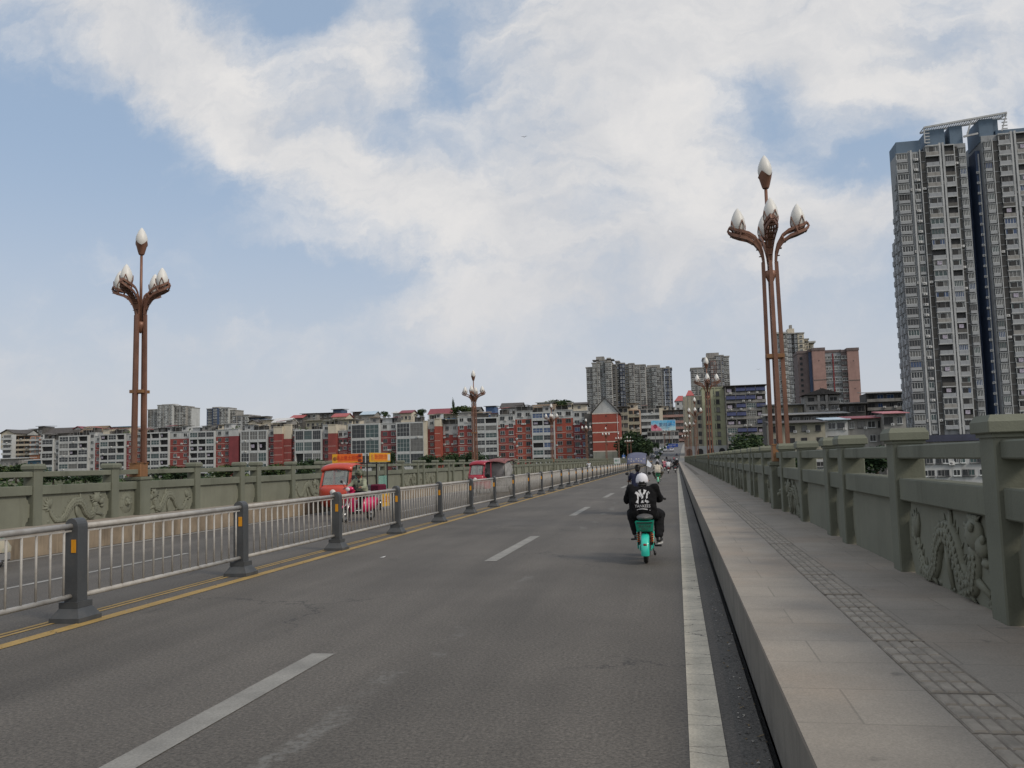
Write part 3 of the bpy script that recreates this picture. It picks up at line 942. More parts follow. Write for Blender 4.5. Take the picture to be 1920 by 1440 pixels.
FRM = {'w': F_WHITE, 'g': F_GREY, 'd': F_DARK}

_winc = {}
def win_mesh(wd, h, nx=2, ny=1, fr='w', gl='d', sill=0, out=.06, t=.07, grille=False):
    key = (round(wd, 2), round(h, 2), nx, ny, fr, gl, sill, out, t)
    if key in _winc: return _winc[key]
    b = MB()
    b.box(-wd / 2 + .01, wd / 2 - .01, -out * .4, .02, -h / 2 + .01, h / 2 - .01, 1)
    for i in range(nx + 1):
        x = -wd / 2 + wd * i / nx
        b.box(x - t / 2, x + t / 2, -out, .01, -h / 2 - t / 2, h / 2 + t / 2)
    for j in range(ny + 1):
        z = -h / 2 + h * j / ny
        b.box(-wd / 2 + t / 2 + .001, wd / 2 - t / 2 - .001, -out + .004, .008, z - t / 2, z + t / 2)
    if sill: b.box(-wd / 2 - .12, wd / 2 + .12, -sill, .006, -h / 2 - t / 2 - .12, -h / 2 - t / 2 - .002)
    me = b.mesh('window', [FRM[fr], GLZ[gl]])
    _winc[key] = me
    return me
_acm = MB(); _acm.box(-.42, .42, -.36, -.02, -.3, .3, 0); _acm.lathe([(.22, 0), (.22, .012)], (-.08, -.37, 0), 10, 1, 'y'); _acm.box(-.4, .4, -.36, 0, -.34, -.305, 1)
AC_MESH = _acm.mesh('air_conditioner', [A_WHITE, F_GREY])

_wash = {}
class Bld:
    """a building: local x along the facade, -y towards the viewer, z up"""
    def __init__(self, name, label, cat, x, y, z, rot=0.0, group=None):
        self.root = thing(name, label, cat, (x, y, z), rot, group)
        self.parts = {}; self.count = {}; self.rest = {}
    def p(self, name, m):
        k = (name, m.name)
        if k not in self.parts: self.parts[k] = (MB(), m)
        return self.parts[k][0]
    def sub(self, name, me, x, y, z, rz=0.0, cap=100):
        c = self.count.get(name, 0)
        if c < cap:
            o = link(name, me, self.root, (x, y, z), rz); self.count[name] = c + 1; return o
        r = self.rest.setdefault(name, (MB(), []))
        b, ml = r
        off = len(b.v); cs, sn = math.cos(rz), math.sin(rz)
        for vv in me.vertices:
            b.v.append((vv.co.x * cs - vv.co.y * sn + x, vv.co.x * sn + vv.co.y * cs + y, vv.co.z + z))
        mi = []
        for mm in me.materials:
            if mm not in ml: ml.append(mm)
            mi.append(ml.index(mm))
        for pl in me.polygons:
            b.f.append(tuple(i + off for i in pl.vertices)); b.m.append(mi[pl.material_index]); b.smooth.append(False)
    def win(self, x, z, wd, h, y=0.0, rz=0.0, **k):
        self.sub('window', win_mesh(wd, h, **k), x, y, z, rz)
    def wash(self, x0, x1, y, z0, z1):
        k = (round(x1 - x0, 1), round(z1 - z0, 1))
        if k not in _wash:
            b = MB(); b.box(0, max(.1, k[0]), -.015, .015, 0, max(.1, k[1])); _wash[k] = b.mesh('washing', LAUNDRY)
        self.sub('washing', _wash[k], x0, y, z0)
    def ac(self, x, z, y=0.0, rz=0.0):
        self.sub('air_conditioner', AC_MESH, x, y, z, rz)
    def done(self):
        for (nm, mn), (b, m) in self.parts.items():
            if b.v: b.build(nm, m, self.root)
        for nm, (b, ml) in self.rest.items():
            o = b.build(nm, ml, self.root); o['kind'] = 'stuff'
        return self.root

_bay_shades = {}
def bay_shade(w_, h_):
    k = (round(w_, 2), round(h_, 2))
    if k not in _bay_shades:
        b = MB(); b.box(-w_ / 2, w_ / 2, -.09, 0, 0, h_); _bay_shades[k] = b.mesh('balcony_shade', G_BLK)  # flat black box that paints the shade of an open balcony
    return _bay_shades[k]
RB = random.Random(11)
FH = 2.86
ROWY = 330.0
def X(px, Y=ROWY): return at_y(px, 870, Y).x
def Z(px, py, Y=ROWY): return at_y(px, py, Y).z

def clutter(B, x0, x1, z, y=0.0, dens=1.15, greens=True):
    """sheds, canopies and plants people have put on the roof"""
    x = x0
    while x < x1 - 1.5:
        wd = RB.uniform(2.5, 6.0); wd = min(wd, x1 - x)
        h = RB.uniform(1.4, 2.8); d0 = y + RB.uniform(.6, 2.0)
        k = RB.random()
        if k < .36 * dens:
            mm = RB.choice([W_DKGREY, W_DKGREY, W_GREY, W_PALE, W_CREAM])
            B.p('rooftop_shed', mm).box(x, x + wd * .85, d0, d0 + 4, z - .05, z + h)
            b = B.p('rooftop_canopy', RB.choice([T_DARK, T_BROWN, T_DARK, T_DARK, T_WHITE, T_MAR]))
            e = RB.uniform(.1, .7)
            b.hexa([(x - .4, d0 - .8, z + h + .02), (x + wd, d0 - .8, z + h + .02), (x + wd, d0 + 5, z + h + e), (x - .4, d0 + 5, z + h + e),
                    (x - .4, d0 - .8, z + h + .14), (x + wd, d0 - .8, z + h + .14), (x + wd, d0 + 5, z + h + e + .12), (x - .4, d0 + 5, z + h + e + .12)])
            if RB.random() < .6:
                B.win(x + wd * .4, z + h * .55, 1.1, 1.0, d0 - .0, gl=RB.choice('dkg'), fr='g')
        elif k < .72 * dens:
            mm = RB.choice([T_WHITE, T_DARK, T_DARK, T_DARK, T_WHITE, T_BLUE, T_BROWN, T_RED])
            b = B.p('rooftop_canopy', mm); e = RB.uniform(-.5, .9)
            b.hexa([(x, d0 - 1.4, z + h), (x + wd, d0 - 1.4, z + h + e * .3), (x + wd, d0 + 4.5, z + h + e), (x, d0 + 4.5, z + h + .3),
                    (x, d0 - 1.4, z + h + .09), (x + wd, d0 - 1.4, z + h + e * .3 + .09), (x + wd, d0 + 4.5, z + h + e + .09), (x, d0 + 4.5, z + h + .39)])
            q = B.p('canopy_posts', F_GREY)
            for xx in (x + .1, x + wd * .5, x + wd - .1): q.box(xx - .05, xx + .05, d0 - 1.2, d0 - 1.1, z - .05, z + h + .02)
            B.p('rooftop_shed', W_DKGREY).box(x + .3, x + wd - .3, d0 + 1, d0 + 4, z - .05, z + h * .85)
        elif greens and k < .92:
            b = B.p('rooftop_plants', GREEN1)
            for q in range(int(wd * 5)):
                c = Vector((x + RB.uniform(0, wd), y + RB.uniform(.2, 1.6), z + RB.uniform(.1, 1.1)))
                s = RB.uniform(.15, .4)
                d = Vector((RB.uniform(-1, 1), RB.uniform(-1, 1), RB.uniform(-1, 1))).normalized() * s
                e = d.orthogonal().normalized() * s
                b.poly([c - d, c - e, c + d, c + e])
        x += wd + RB.uniform(-.3, 1.2)

def seg_stack(B, x0, x1, zb, zt, n, fh=FH, out=1.25, gl='dtg', fr='w', wall=None, open_p=.25, grid=(3, 2), para=.95):
    """a stack of glazed or open balconies: piers, slabs with parapets, glazing set back"""
    wall = wall or W_WHITE
    B.p('wall', W_GREY).box(x0, x1, 0, 9, zb, zt)
    bp = B.p('balcony', wall)
    wd = (x1 - x0) / n
    for i in range(n + 1):
        x = x0 + wd * i
        bp.box(x - .16, x + .16, -out - .06, 0, zb, zt + .3)
    k = 0
    z = zt - fh
    while z > zb - fh * .5:
        for i in range(n):
            a, c = x0 + wd * i + .161, x0 + wd * (i + 1) - .161
            bp.box(a, c, -out, 0, z - .22, z)
            if para > 0:
                bp.box(a, c, -out, -out + .12, z + .001, z + para)
            g = RB.choice(gl); h = fh - .22 - para - .12
            zc = z + para + h / 2 + .05
            if RB.random() < open_p:
                B.sub('balcony_shade', bay_shade(c - a, fh - .23), (a + c) / 2, -.01, z + .002)
                if RB.random() < .5: B.wash(a + .3, a + .3 + RB.uniform(.6, 1.6), -out * .6, z + fh * .45, z + fh * .75)
            else:
                B.win((a + c) / 2, zc, c - a - .08, h, -out + .10, nx=grid[0], ny=grid[1], fr=RB.choice([fr, fr, 'g']), gl=g)
            if RB.random() < .12: B.ac((a + c) / 2 + RB.uniform(-.5, .5), z + .45, -out)
        z -= fh; k += 1
    bp.box(x0, x1, -out - .03, 0, zt - .221, zt + .28)

def seg_wall(B, x0, x1, zb, zt, n, wall, up=1, upper=None, fh=FH, dep=8.0, y=0.0, gl='ddkg', fr='wwg', bands=True, wsize=(1.35, 1.35), acp=.35, blank=()):
    """a plain wall bay with windows; the top storeys may be in another colour"""
    upper = upper or W_PALE
    zc = zt - up * fh
    if up > 0: B.p('upper_wall', upper).box(x0 - .02, x1 + .02, y - .03, y + dep, zc, zt)
    B.p('wall', wall).box(x0, x1, y, y + dep - .05, zb, zc)
    wd = (x1 - x0) / max(n, 1)
    z = zt - fh; k = 0
    while z > zb - fh * .4:
        for i in range(n):
            if i in blank: continue
            x = x0 + wd * (i + .5)
            yy = y - (.03 if k < up else 0)
            B.win(x, z + 1.55, min(wsize[0], wd * .7), wsize[1], yy, nx=2, ny=1, fr=RB.choice(fr), gl=RB.choice(gl), sill=.22 if RB.random() < .5 else 0, out=.10)
            if RB.random() < acp: B.ac(x + wd * .36 * RB.choice([-1, 1]), z + .75, yy)
        if bands and k >= up and k < 9: B.p('pale_band', LINE).box(x0 + .01, x1 - .01, y - .035, y, z - .10, z + .02)
        z -= fh; k += 1
    B.p('coping', upper if up else W_GREY).box(x0 - .1, x1 + .1, y - .22, y + dep, zt, zt + .22)

def side_return(B, x, zb, zt, y0, y1, wall, up, upper, face=1):
    """the end wall seen on the sun side, proud of the block"""
    a, c = (x, x + .35) if face > 0 else (x - .35, x)
    zc = zt - up * FH
    B.p('upper_wall', upper).box(a, c, y0, y1, zc, zt); B.p('wall', wall).box(a, c, y0, y1, zb, zc)

def mk(px0, label, Y=ROWY, name='apartment_block', cat='apartment block', zb=-2.0):
    return Bld(name, label, cat, X(px0, Y), Y, zb), X(px0, Y), zb
# ---- left row facing the river, from left to right
def block(px0, label, segs, Y=ROWY, zb=-2.0):
    B, bx, _ = mk(px0, label, Y, zb=zb)
    for s in segs:
        kind, a, c, top = s[:4]; o = s[4] if len(s) > 4 else {}
        x0, x1 = X(a, Y) - bx, X(c, Y) - bx
        zt = Z((a + c) / 2, top, Y) - zb
        if kind == 'S': seg_stack(B, x0, x1, 0, zt, **o)
        else: seg_wall(B, x0, x1, 0, zt, **o)
        if o is not None and not (len(s) > 5 and s[5] == 0): clutter(B, x0, x1, zt + .2)
    return B.done()
st = dict
block(80, 'grey balconied block, leftmost of the riverside row, dark glazing under a dark canopy', [
    ('S', 80, 101, 824, st(n=1, out=.9, fh=2.95, gl='tdk', wall=W_PALE, para=.7)), ('W', 101.5, 113, 826, st(n=1, wall=W_GREY, up=2, fh=2.95, bands=False, gl='kd')),
    ('S', 113.5, 167, 818, st(n=3, fh=2.95, gl='tdgd', open_p=.2, wall=W_PALE, para=.7)), ('W', 167, 178, 812, st(n=1, wall=W_PALE, up=2, bands=False)), ('W', 178, 189, 818, st(n=1, wall=W_RED, up=1))])
block(189.5, 'white balconied block with a red strip, directly left of the tall left lamp', [
    ('S', 190, 236, 815, st(n=3, gl='tdkd', open_p=.35, wall=W_PALE, para=.65)), ('W', 237, 252, 814, st(n=1, wall=W_MAROON, up=1)), ('W', 252, 268, 812, st(n=1, wall=W_RED, up=2, gl='dk'))])
block(269, 'block with white balconies beside a two window red wing, right of the left lamp', [
    ('S', 269, 318, 812, st(n=3, gl='dtkd', open_p=.5, para=.65)), ('W', 318.5, 357, 810, st(n=2, wall=W_RED, up=1, wsize=(1.5, 1.4)))])
block(357.5, 'block with white balconies and a dark maroon end wall under white canopies', [
    ('S', 358, 404, 810, st(n=3, gl='dtkd', open_p=.35, para=.65)), ('W', 405, 432, 806, st(n=2, wall=W_RED, up=1)), ('W', 432.5, 450, 805, st(n=1, wall=W_MAROON, up=1, blank=(0,), bands=False, y=-1.5, dep=10))])
B5 = block(453, 'white gridded glass bays beside a blank red rounded corner, left of the orange tricycle', [
    ('S', 455, 503, 808, st(n=3, fh=4.5, gl='tdg', open_p=.12, grid=(3, 2), para=.8, out=1.6)), ('W', 503.5, 517, 806, st(n=1, wall=W_MAROON, up=1, gl='dk')),
    ('W', 517.5, 534, 801, st(n=1, wall=W_RED, up=1.0, upper=W_CREAM, blank=(0,), y=-2.2, dep=11)), ('W', 534.5, 548, 797, st(n=1, wall=W_RED, up=2.0, upper=W_CREAM, blank=(0,), y=-1.0))])
block(549, 'white gridded glass bays with a red wing and cream corner, right behind the orange tricycle', [
    ('W', 549, 556, 805, st(n=1, wall=W_RED, up=1, gl='dk')), ('S', 556.5, 605, 807, st(n=3, fh=4.6, gl='tdg', open_p=.08, grid=(4, 2), para=.8, out=1.6)), ('W', 605.5, 619, 797, st(n=1, wall=W_MAROON, up=2, gl='dkg')),
    ('W', 619.5, 634, 797, st(n=1, wall=W_RED, up=1.2, upper=W_CREAM, blank=(0,), y=-2.2, dep=11)), ('W', 635, 652, 808, st(n=2, wall=W_MAROON, up=1, gl='dk'))])
block(653, 'block of tall dark glass bays in white frames above the orange shop signs', [
    ('W', 653, 662, 796, st(n=1, wall=W_MAROON, up=1, gl='dk')), ('S', 662.5, 714, 796, st(n=2, fh=6.2, gl='tdd', open_p=.2, grid=(3, 3), para=.75, out=1.8)), ('W', 715, 746, 794, st(n=2, wall=W_MAROON, up=1, gl='ddk', wsize=(1.7, 1.5)))])
block(746.5, 'block of tall teal glass bays with a sunlit cream corner, behind the balustrade shrubs', [
    ('S', 747, 797, 793, st(n=2, fh=6.1, gl='tdg', open_p=0, grid=(4, 3), para=.75, out=1.8)), ('W', 797.5, 803, 790, st(n=1, wall=W_CREAM, up=4, upper=W_CREAM, blank=(0,), y=-1.9, dep=9, bands=False)),
    ('W', 803.5, 818, 787, st(n=1, wall=W_RED, up=1.3, gl='dg')), ('W', 818.5, 829, 786, st(n=1, wall=W_ORANGE, up=1.0, upper=W_CREAM, blank=(0,), y=-2.0, dep=10))])
block(829.5, 'red block with pale top storey and white bays, cut by the second left lamp', [
    ('W', 830, 859, 796, st(n=2, wall=W_RED, up=1.4, y=2.0, dep=7)), ('W', 860, 889, 781, st(n=2, wall=W_RED, up=1.3, wsize=(1.6, 1.4))), ('S', 890, 935, 784, st(n=2, gl='dtgd', open_p=.2, out=1.4, para=.8))])
block(935.5, 'orange and red block with a narrow white balcony stack in the middle', [
    ('W', 936, 968, 778, st(n=2, wall=W_RED, up=1.4, gl='dkd', wsize=(1.8, 1.5))), ('W', 968.5, 1000, 771, st(n=2, wall=W_ORANGE, up=1.1, gl='dk', wsize=(1.7, 1.5))), ('S', 1001, 1042, 774, st(n=2, gl='dtbd', open_p=.15, out=1.4, para=.8))])
block(1042.5, 'orange and maroon block with many windows, just left of the gabled orange wall', [
    ('W', 1043, 1077, 769, st(n=2, wall=W_ORANGE, up=1.1, wsize=(1.9, 1.5), gl='dgk')), ('W', 1077.5, 1106, 771, st(n=2, wall=W_MAROON, up=1.5, gl='dkb', wsize=(1.9, 1.5), acp=.6))])

# ---- gabled orange wall
def gable_block():
    Y = 322; px0, px1 = 1113, 1163
    B = Bld('gabled_block', 'orange end wall with pale bands and a pale triangular gable', 'apartment block', X(1138, Y), Y, -1.0)
    hw = (X(px1, Y) - X(px0, Y)) / 2
    ze, za, zr, z0 = Z(1138, 776, Y) + 1, Z(1138, 746, Y) + 1, Z(1138, 775, Y) + 1, 0
    zlow = Z(1138, 846, Y) + 1
    B.p('wall', W_ORANGE).box(-hw, hw, 0, 16, zlow, zr)
    B.p('base_wall', mat('grey plinth', (.25, .255, .22), .9, .15, .4, stain=.4, streak=True)).box(-hw - .01, hw + .01, -.03, 16, 0, zlow)
    g = B.p('gable', W_PALE)
    g.prism([(-hw, zr), (hw, zr), (hw, ze + .3), (0, za), (-hw, ze + .3)], 'y', -.02, 16)
    r = B.p('roof', T_DARK)
    for s in (-1, 1):
        r.hexa([(0, -.6, za + .02), (s * (hw + .6), -.6, ze + .0), (s * (hw + .6), 16.5, ze + .0), (0, 16.5, za + .02), (0, -.6, za + .3), (s * (hw + .6), -.6, ze + .25), (s * (hw + .6), 16.5, ze + .25), (0, 16.5, za + .3)])
    n = 4
    for k in range(n + 1):
        z = zr - (zr - zlow) * k / 4.0
        B.p('pale_band', LINE).box(-hw - .02, hw + .02, -.06, 0, z - .2, z + .2)
        if k < n:
            z2 = z - (zr - zlow) / 4 * .28
            B.sub('vent', VENT, .3, 0, z2)
    q = B.p('drainpipe', F_WHITE); q.tube([(hw - .5, -.12, 0), (hw - .5, -.12, ze)], .07, 6); 
    # dark grey stair side to the left
    B.p('side_wall', W_DKGREY).box(-hw - 3.2, -hw - .05, 3, 15, 0, ze + .5)
    for k in range(7):
        B.ac(-hw - 1.0, 2 + k * 2.4, 3.0)
        B.win(-hw - 2.2, 2.2 + k * 2.4, 1.0, 1.2, 3.0, gl='k', fr='g')
    return B.done()
_v = MB(); _v.box(-.22, .22, -.05, .05, -.25, .25); VENT = _v.mesh('vent', G_BLK)
gable_block()

# ---- middle: blocks around the hill road and under the billboard
def slabby(name, label, px0, px1, top, bot, Y, floors, wall, parapet, rot=0, roof=None, gl='dkg', dep=10, overh=1.0, cols=3, corner=None, cl=True):
    x0, x1 = X(px0, Y), X(px1, Y)
    z0 = Z((px0 + px1) / 2, bot, Y); z1 = Z((px0 + px1) / 2, top, Y)
    B = Bld(name, label, 'apartment block', (x0 + x1) / 2, Y, z0 - 3, rot)
    hw = (x1 - x0) / 2; H = z1 - z0 + 3; fh = (z1 - z0) / floors
    B.p('wall', wall).box(-hw, hw, 0, dep, 0, H)
    bp = B.p('balcony', parapet)
    for f in range(floors):
        z = H - (f + 1) * fh
        bp.box(-hw, hw - (1.6 if corner else 0), -overh, -.001, z - .2, z); bp.box(-hw, hw - (1.6 if corner else 0), -overh, -overh + .12, z + .001, z + fh * .34)
        for c in range(cols):
            x = -hw + 2 * hw * (c + .5) / cols - (.5 if corner else 0)
            B.win(x, z + fh * .62, 2 * hw / cols * .78, fh * .5, 0, nx=3, ny=1, gl=RB.choice(gl), fr=RB.choice('gwd'))
            if RB.random() < .25: B.ac(x + .6, z + fh * .4, -overh)
    if corner: B.p('corner_pier', corner).box(hw - 1.6, hw + .02, -overh - .05, dep, 0, H + .1)
    if roof: B.p('roof', roof).box(-hw - .7, hw + .7, -overh - .8, dep + .5, H + .15, H + .4)
    if cl: clutter(B, -hw, hw, H + .1, greens=False)
    return B.done()
slabby('apartment_block', 'narrow beige block with a dark flat roof, touching the orange gable wall', 1163, 1181, 764, 850, 345, 6, W_BEIGE, W_BEIGE, roof=T_DARK, overh=.3, cols=2, cl=False)
slabby('apartment_block', 'weathered tan block with open balconies above the dark hillside trees', 1180, 1203, 768, 850, 350, 6, W_TAN, W_BEIGE, gl='kdk', cols=2, overh=1.2)
slabby('apartment_block', 'grey block with curved pale balconies and a cream corner, behind the billboard left half', 1206, 1246, 766, 838, 450, 6, W_GREY, W_PALE, corner=W_CREAM, cols=3)
slabby('apartment_block', 'grey pink block with ribbon balconies behind the billboard right half', 1246, 1291, 770, 838, 458, 6, W_BROWN, W_PINK, corner=W_CREAM, cols=4, roof=T_DARK)
slabby('podium_building', 'long low grey building with a dark window gallery right under the billboard', 1216, 1275, 808, 837, 440, 2, W_GREY, W_PALE, cols=8, gl='dk', cl=False)
def small_roofed(label, px0, px1, top, bot, Y, wall, roof):
    x0, x1 = X(px0, Y), X(px1, Y); z0 = Z(px0, bot, Y); z1 = Z(px0, top, Y)
    B = Bld('roof_house', label, 'building', (x0 + x1) / 2, Y, z0); hw = (x1 - x0) / 2; H = z1 - z0
    B.p('wall', wall).box(-hw, hw, 0, 12, 0, H)
    r = B.p('roof', roof); r._add([(-hw - .5, -.5, H), (hw + .5, -.5, H), (hw + .5, 12.5, H), (-hw - .5, 12.5, H), (-hw * .4, 4, H + 3.4), (hw * .4, 4, H + 3.4), (hw * .4, 8, H + 3.4), (-hw * .4, 8, H + 3.4)],
           [(0, 1, 5, 4), (1, 2, 6, 5), (2, 3, 7, 6), (3, 0, 4, 7), (4, 5, 6, 7)])
    nx = max(2, int(hw / 1.4)); nf = max(1, int(H / 3.1))
    for f in range(nf):
        for i in range(nx): B.win(-hw + 2 * hw * (i + .5) / nx, H - 1.6 - f * 3.1, 1.3, 1.5, gl='d', fr='g')
    return B.done()
small_roofed('pale block with a pink hipped roof, rising right of the triple grey towers', 1271, 1292, 752, 800, 520, W_PALE, T_RED)
small_roofed('small block with a bright red roof and domed turret beside the pink hipped roof', 1293, 1306, 742, 800, 500, W_PALE, T_RED)

def yellow_block():
    Y = 330
    xa, xb, xc = X(1286, Y), X(1322, Y), X(1366, Y)
    z0 = Z(1330, 838, Y); H1 = Z(1305, 742, Y) - z0 + 4; H2 = Z(1345, 727, Y) - z0 + 4
    B = Bld('apartment_block', 'pale yellow green block with a column of square windows, behind the second right lamp', 'apartment block', xa, Y, z0 - 4)
    B.p('wall', W_YEL).box(xb - xa, xc - xa, 0, 14, 0, H2)
    B.p('lower_wing', W_BEIGE).box(0, xb - xa - .02, 1.5, 13, 0, H1)
    B.p('coping', W_YEL).box(xb - xa - .2, xc - xa + .2, -.25, 14.2, H2, H2 + .3)
    B.p('pier', W_YEL).box((xb - xa) + 4.6, (xb - xa) + 5.0, -.25, 0, 0, H2 - .01)
    for k in range(7):
        z = H2 - 2.2 - k * 3.05
        B.win(xc - xa - 3.2, z, 1.9, 1.7, 0, nx=2, gl='dkg'[k % 3], fr='d', sill=.25); B.win(xb - xa + 2.2, z, 1.7, 1.7, 0, nx=2, gl='kdd'[k % 3], fr='d', sill=.25)
    for k in range(6):
        B.win(xb - xa - 1.2, H1 - 2.4 - k * 3.0, 1.2, 1.6, 1.5, gl='k', fr='d')
    for k in range(5):
        x = (xb - xa) * k / 5 + .5; B.p('drainpipe', F_GREY).tube([(x, 1.4, 0), (x, 1.4, H1)], .06, 5)
    B.p('arcade', W_PALE).box(-.3, xc - xa + .3, -1.2, -.3, 0, 4.4)
    for k in range(4):
        x = 1.5 + k * 4.0
        B.p('arch', G_BLK).prism([(x - 1.1, .05), (x + 1.1, .05)] + [(x + 1.1 * math.cos(a), 2.4 + 1.1 * math.sin(a)) for a in [math.pi * q / 8 for q in range(9)]], 'y', -1.24, -1.19)
    return B.done()
yellow_block()
def blue_block():
    Y = 322; px0, px1 = 1366.5, 1442
    x0, x1 = X(px0, Y), X(px1, Y); z0 = Z(1400, 840, Y); z1 = Z(1400, 724, Y)
    B = Bld('apartment_block', 'old dark block hung with blue awnings and washing, left of the right lamp pole', 'apartment block', x0, Y, z0 - 4)
    W, H = x1 - x0, z1 - z0 + 4; fh = (z1 - z0) / 7.6
    B.p('wall', W_DKGREY).box(0, W, 0, 12, 0, H)
    B.p('roof', T_DARK).box(-.6, W + .6, -1.8, 12, H + .1, H + .35)
    n = 4
    for f in range(8):
        z = H - (f + 1) * fh
        B.p('balcony', W_GREY).box(0, W, -1.3, -.001, z - .2, z); B.p('balcony', W_GREY).box(0, W, -1.3, -1.18, z + .001, z + fh * .26)
        for c in range(n):
            a, e = W * c / n + .12, W * (c + 1) / n - .12
            B.p('pier', W_GREY).box(W * c / n - .1, W * c / n + .1, -1.25, 0, z, z + fh - .21)
            k = RB.random()
            if k < .5:
                aw = MB(); h_ = (e - a) / 2; aw.hexa([(-h_, -1.9, fh * .40), (h_, -1.9, fh * .40), (h_, -1.25, fh * .78), (-h_, -1.25, fh * .78), (-h_, -1.88, fh * .43), (h_, -1.88, fh * .43), (h_, -1.23, fh * .82), (-h_, -1.23, fh * .82)])
                B.sub('awning', aw.mesh('awning', mat('deep blue awning', (.026, .036, .105), .6, .3, .6)), (a + e) / 2, 0, z)
                B.win((a + e) / 2, z + fh * .58, e - a - .1, fh * .5, -1.1, nx=3, gl='b', fr='d')
            elif k < .62:
                B.win((a + e) / 2, z + fh * .58, e - a - .1, fh * .55, -1.16, nx=4, ny=2, gl=RB.choice('tg'), fr='w')
            else:
                B.win((a + e) / 2, z + fh * .55, e - a - .8, fh * .5, 0, nx=2, gl='k', fr='g')
                B.wash(a + .4, a + RB.uniform(1, 2.4), -1.0, z + fh * .34, z + fh * .66)
            if RB.random() < .55: B.ac(RB.uniform(a + .4, e - .4), z + fh * .18, -1.3)
    B.p('shop_awning', W_PALE).hexa([(1, -4.5, 3.6), (W * .6, -4.5, 3.6), (W * .6, -1.4, 4.6), (1, -1.4, 4.6), (1, -4.5, 3.75), (W * .6, -4.5, 3.75), (W * .6, -1.4, 4.75), (1, -1.4, 4.75)])
    return B.done()
blue_block()

# ---- tower blocks far behind
_bands = {}
def band_mesh(w_):
    k = round(w_, 1)
    if k not in _bands:
        b = MB(); b.box(-w_ / 2, w_ / 2, -.12, 0, -.2, .15); _bands[k] = b.mesh('floor_band', W_DKGREY)
    return _bands[k]
def tower(label, segs, bot, Y, fh, group=None, top_fn=None):
    """segs: (px0, px1, top, wall material, window columns, glazing, y offset)"""
    bx = X(segs[0][0], Y); z0 = Z(segs[0][0], bot, Y) - 6
    B = Bld('tower_block', label, 'tower block', bx, Y, z0, 0, group)
    for (a, c, top, wall, n, gl, yo) in segs:
        x0, x1 = X(a, Y) - bx, X(c, Y) - bx; H = Z((a + c) / 2, top, Y) - z0
        B.p('wall', wall).box(x0, x1, yo, yo + 18, 0, H)
        wd = (x1 - x0) / max(n, 1); z = H - 1.8
        k = 0
        while z > 4:
            for i in range(n):
                x = x0 + wd * (i + .5)
                B.win(x, z, wd * (.42 if 'cream' in label else .60), fh * (.42 if 'cream' in label else .54), yo, nx=2, ny=1, fr='wwg'[int(RB.random() * 3)], gl=RB.choice(gl), sill=.5, out=.35, t=.14)
            if n: B.sub('floor_band', band_mesh(x1 - x0 - .1), (x0 + x1) / 2, yo, z - fh * .5)
            z -= fh; k += 1
        for i in range(1, n): 
            if i % 2 == 0: B.p('pier', W_PALE if wall is W_GREY else W_GREY).box(x0 + wd * i - .35, x0 + wd * i + .35, yo - .45, yo, 0, H)
        B.p('coping', W_GREY).box(x0 - .4, x1 + .4, yo - .5, yo + 18, H, H + .8)
    if top_fn: top_fn(B, bx, z0)
    return B.done()
def crown(pts):
    def f(B, bx, z0):
        for (a, c, top, bot, Y, mm) in pts:
            x0, x1 = X(a, Y) - bx, X(c, Y) - bx
            b = B.p('roof_structure', mm); b.box(x0, x1, 2, 10, Z(a, bot, Y) - z0, Z(a, top, Y) - z0)
    return f
YT = 620
W_LGREY = mat('light tower render', (.37, .365, .355), .85, .15, .4, stain=.4, streak=True)
tower('grey tower with stepped roof terraces, left of three behind the gable', [(1105, 1117, 690, W_LGREY, 2, 'gdg', 0), (1117, 1131, 682, W_LGREY, 3, 'dgg', -2), (1131, 1142, 676, W_BLUEGREY, 2, 'dkt', 0), (1142, 1154, 680, W_LGREY, 2, 'dg', -3), (1154, 1160, 684, W_DKGREY, 1, 'd', 2)], 800, YT, 2.9,
      top_fn=crown([(1124, 1139, 668, 678, YT, W_GREY), (1117, 1158, 674, 676, YT, W_DKGREY), (1144, 1152, 670, 680, YT, W_GREY)]))
tower('grey tower with a dark glazed strip, middle of three together', [(1161, 1168, 678, W_DKGREY, 1, 'db', 0), (1168.5, 1178, 682, W_SLATE, 2, 'gb', -1), (1178, 1186, 684, W_CREAM, 1, 'dg', 1), (1186, 1196, 683, W_LGREY, 2, 'dg', -2), (1196, 1217, 685, W_LGREY, 4, 'ggd', 0)], 800, YT + 25, 2.9,
      top_fn=crown([(1187, 1213, 679, 686, YT, W_GREY), (1190, 1199, 676, 682, YT, W_GREY)]))
tower('grey tower with green glazed bays and a dark corner, right of three together', [(1218, 1229, 690, W_LGREY, 2, 'tdt', 0), (1229, 1238, 689, W_BLUEGREY, 2, 'tg', -2), (1238, 1252, 691, W_LGREY, 3, 'ggd', 0), (1253, 1267, 691, W_SLATE, 3, 'dgb', -1)], 800, YT + 40, 2.9,
      top_fn=crown([(1220, 1245, 684, 692, YT + 40, W_GREY), (1256, 1263, 686, 692, YT + 40, W_DKGREY)]))
tower('stepped grey tower block behind the top of the second right lamp', [(1303, 1327, 692, W_LGREY, 4, 'gdg', -4), (1327, 1341, 672, W_BLUEGREY, 3, 'dg', 0), (1341, 1351, 676, W_PINK, 2, 'dg', -2), (1352, 1366, 667, W_BLUEGREY, 3, 'dgb', 1), (1366, 1377, 668, W_LGREY, 2, 'dg', 3)], 800, 600, 2.9,
      top_fn=crown([(1334, 1358, 661, 672, 600, W_GREY), (1306, 1318, 690, 693, 600, W_DKGREY)]))
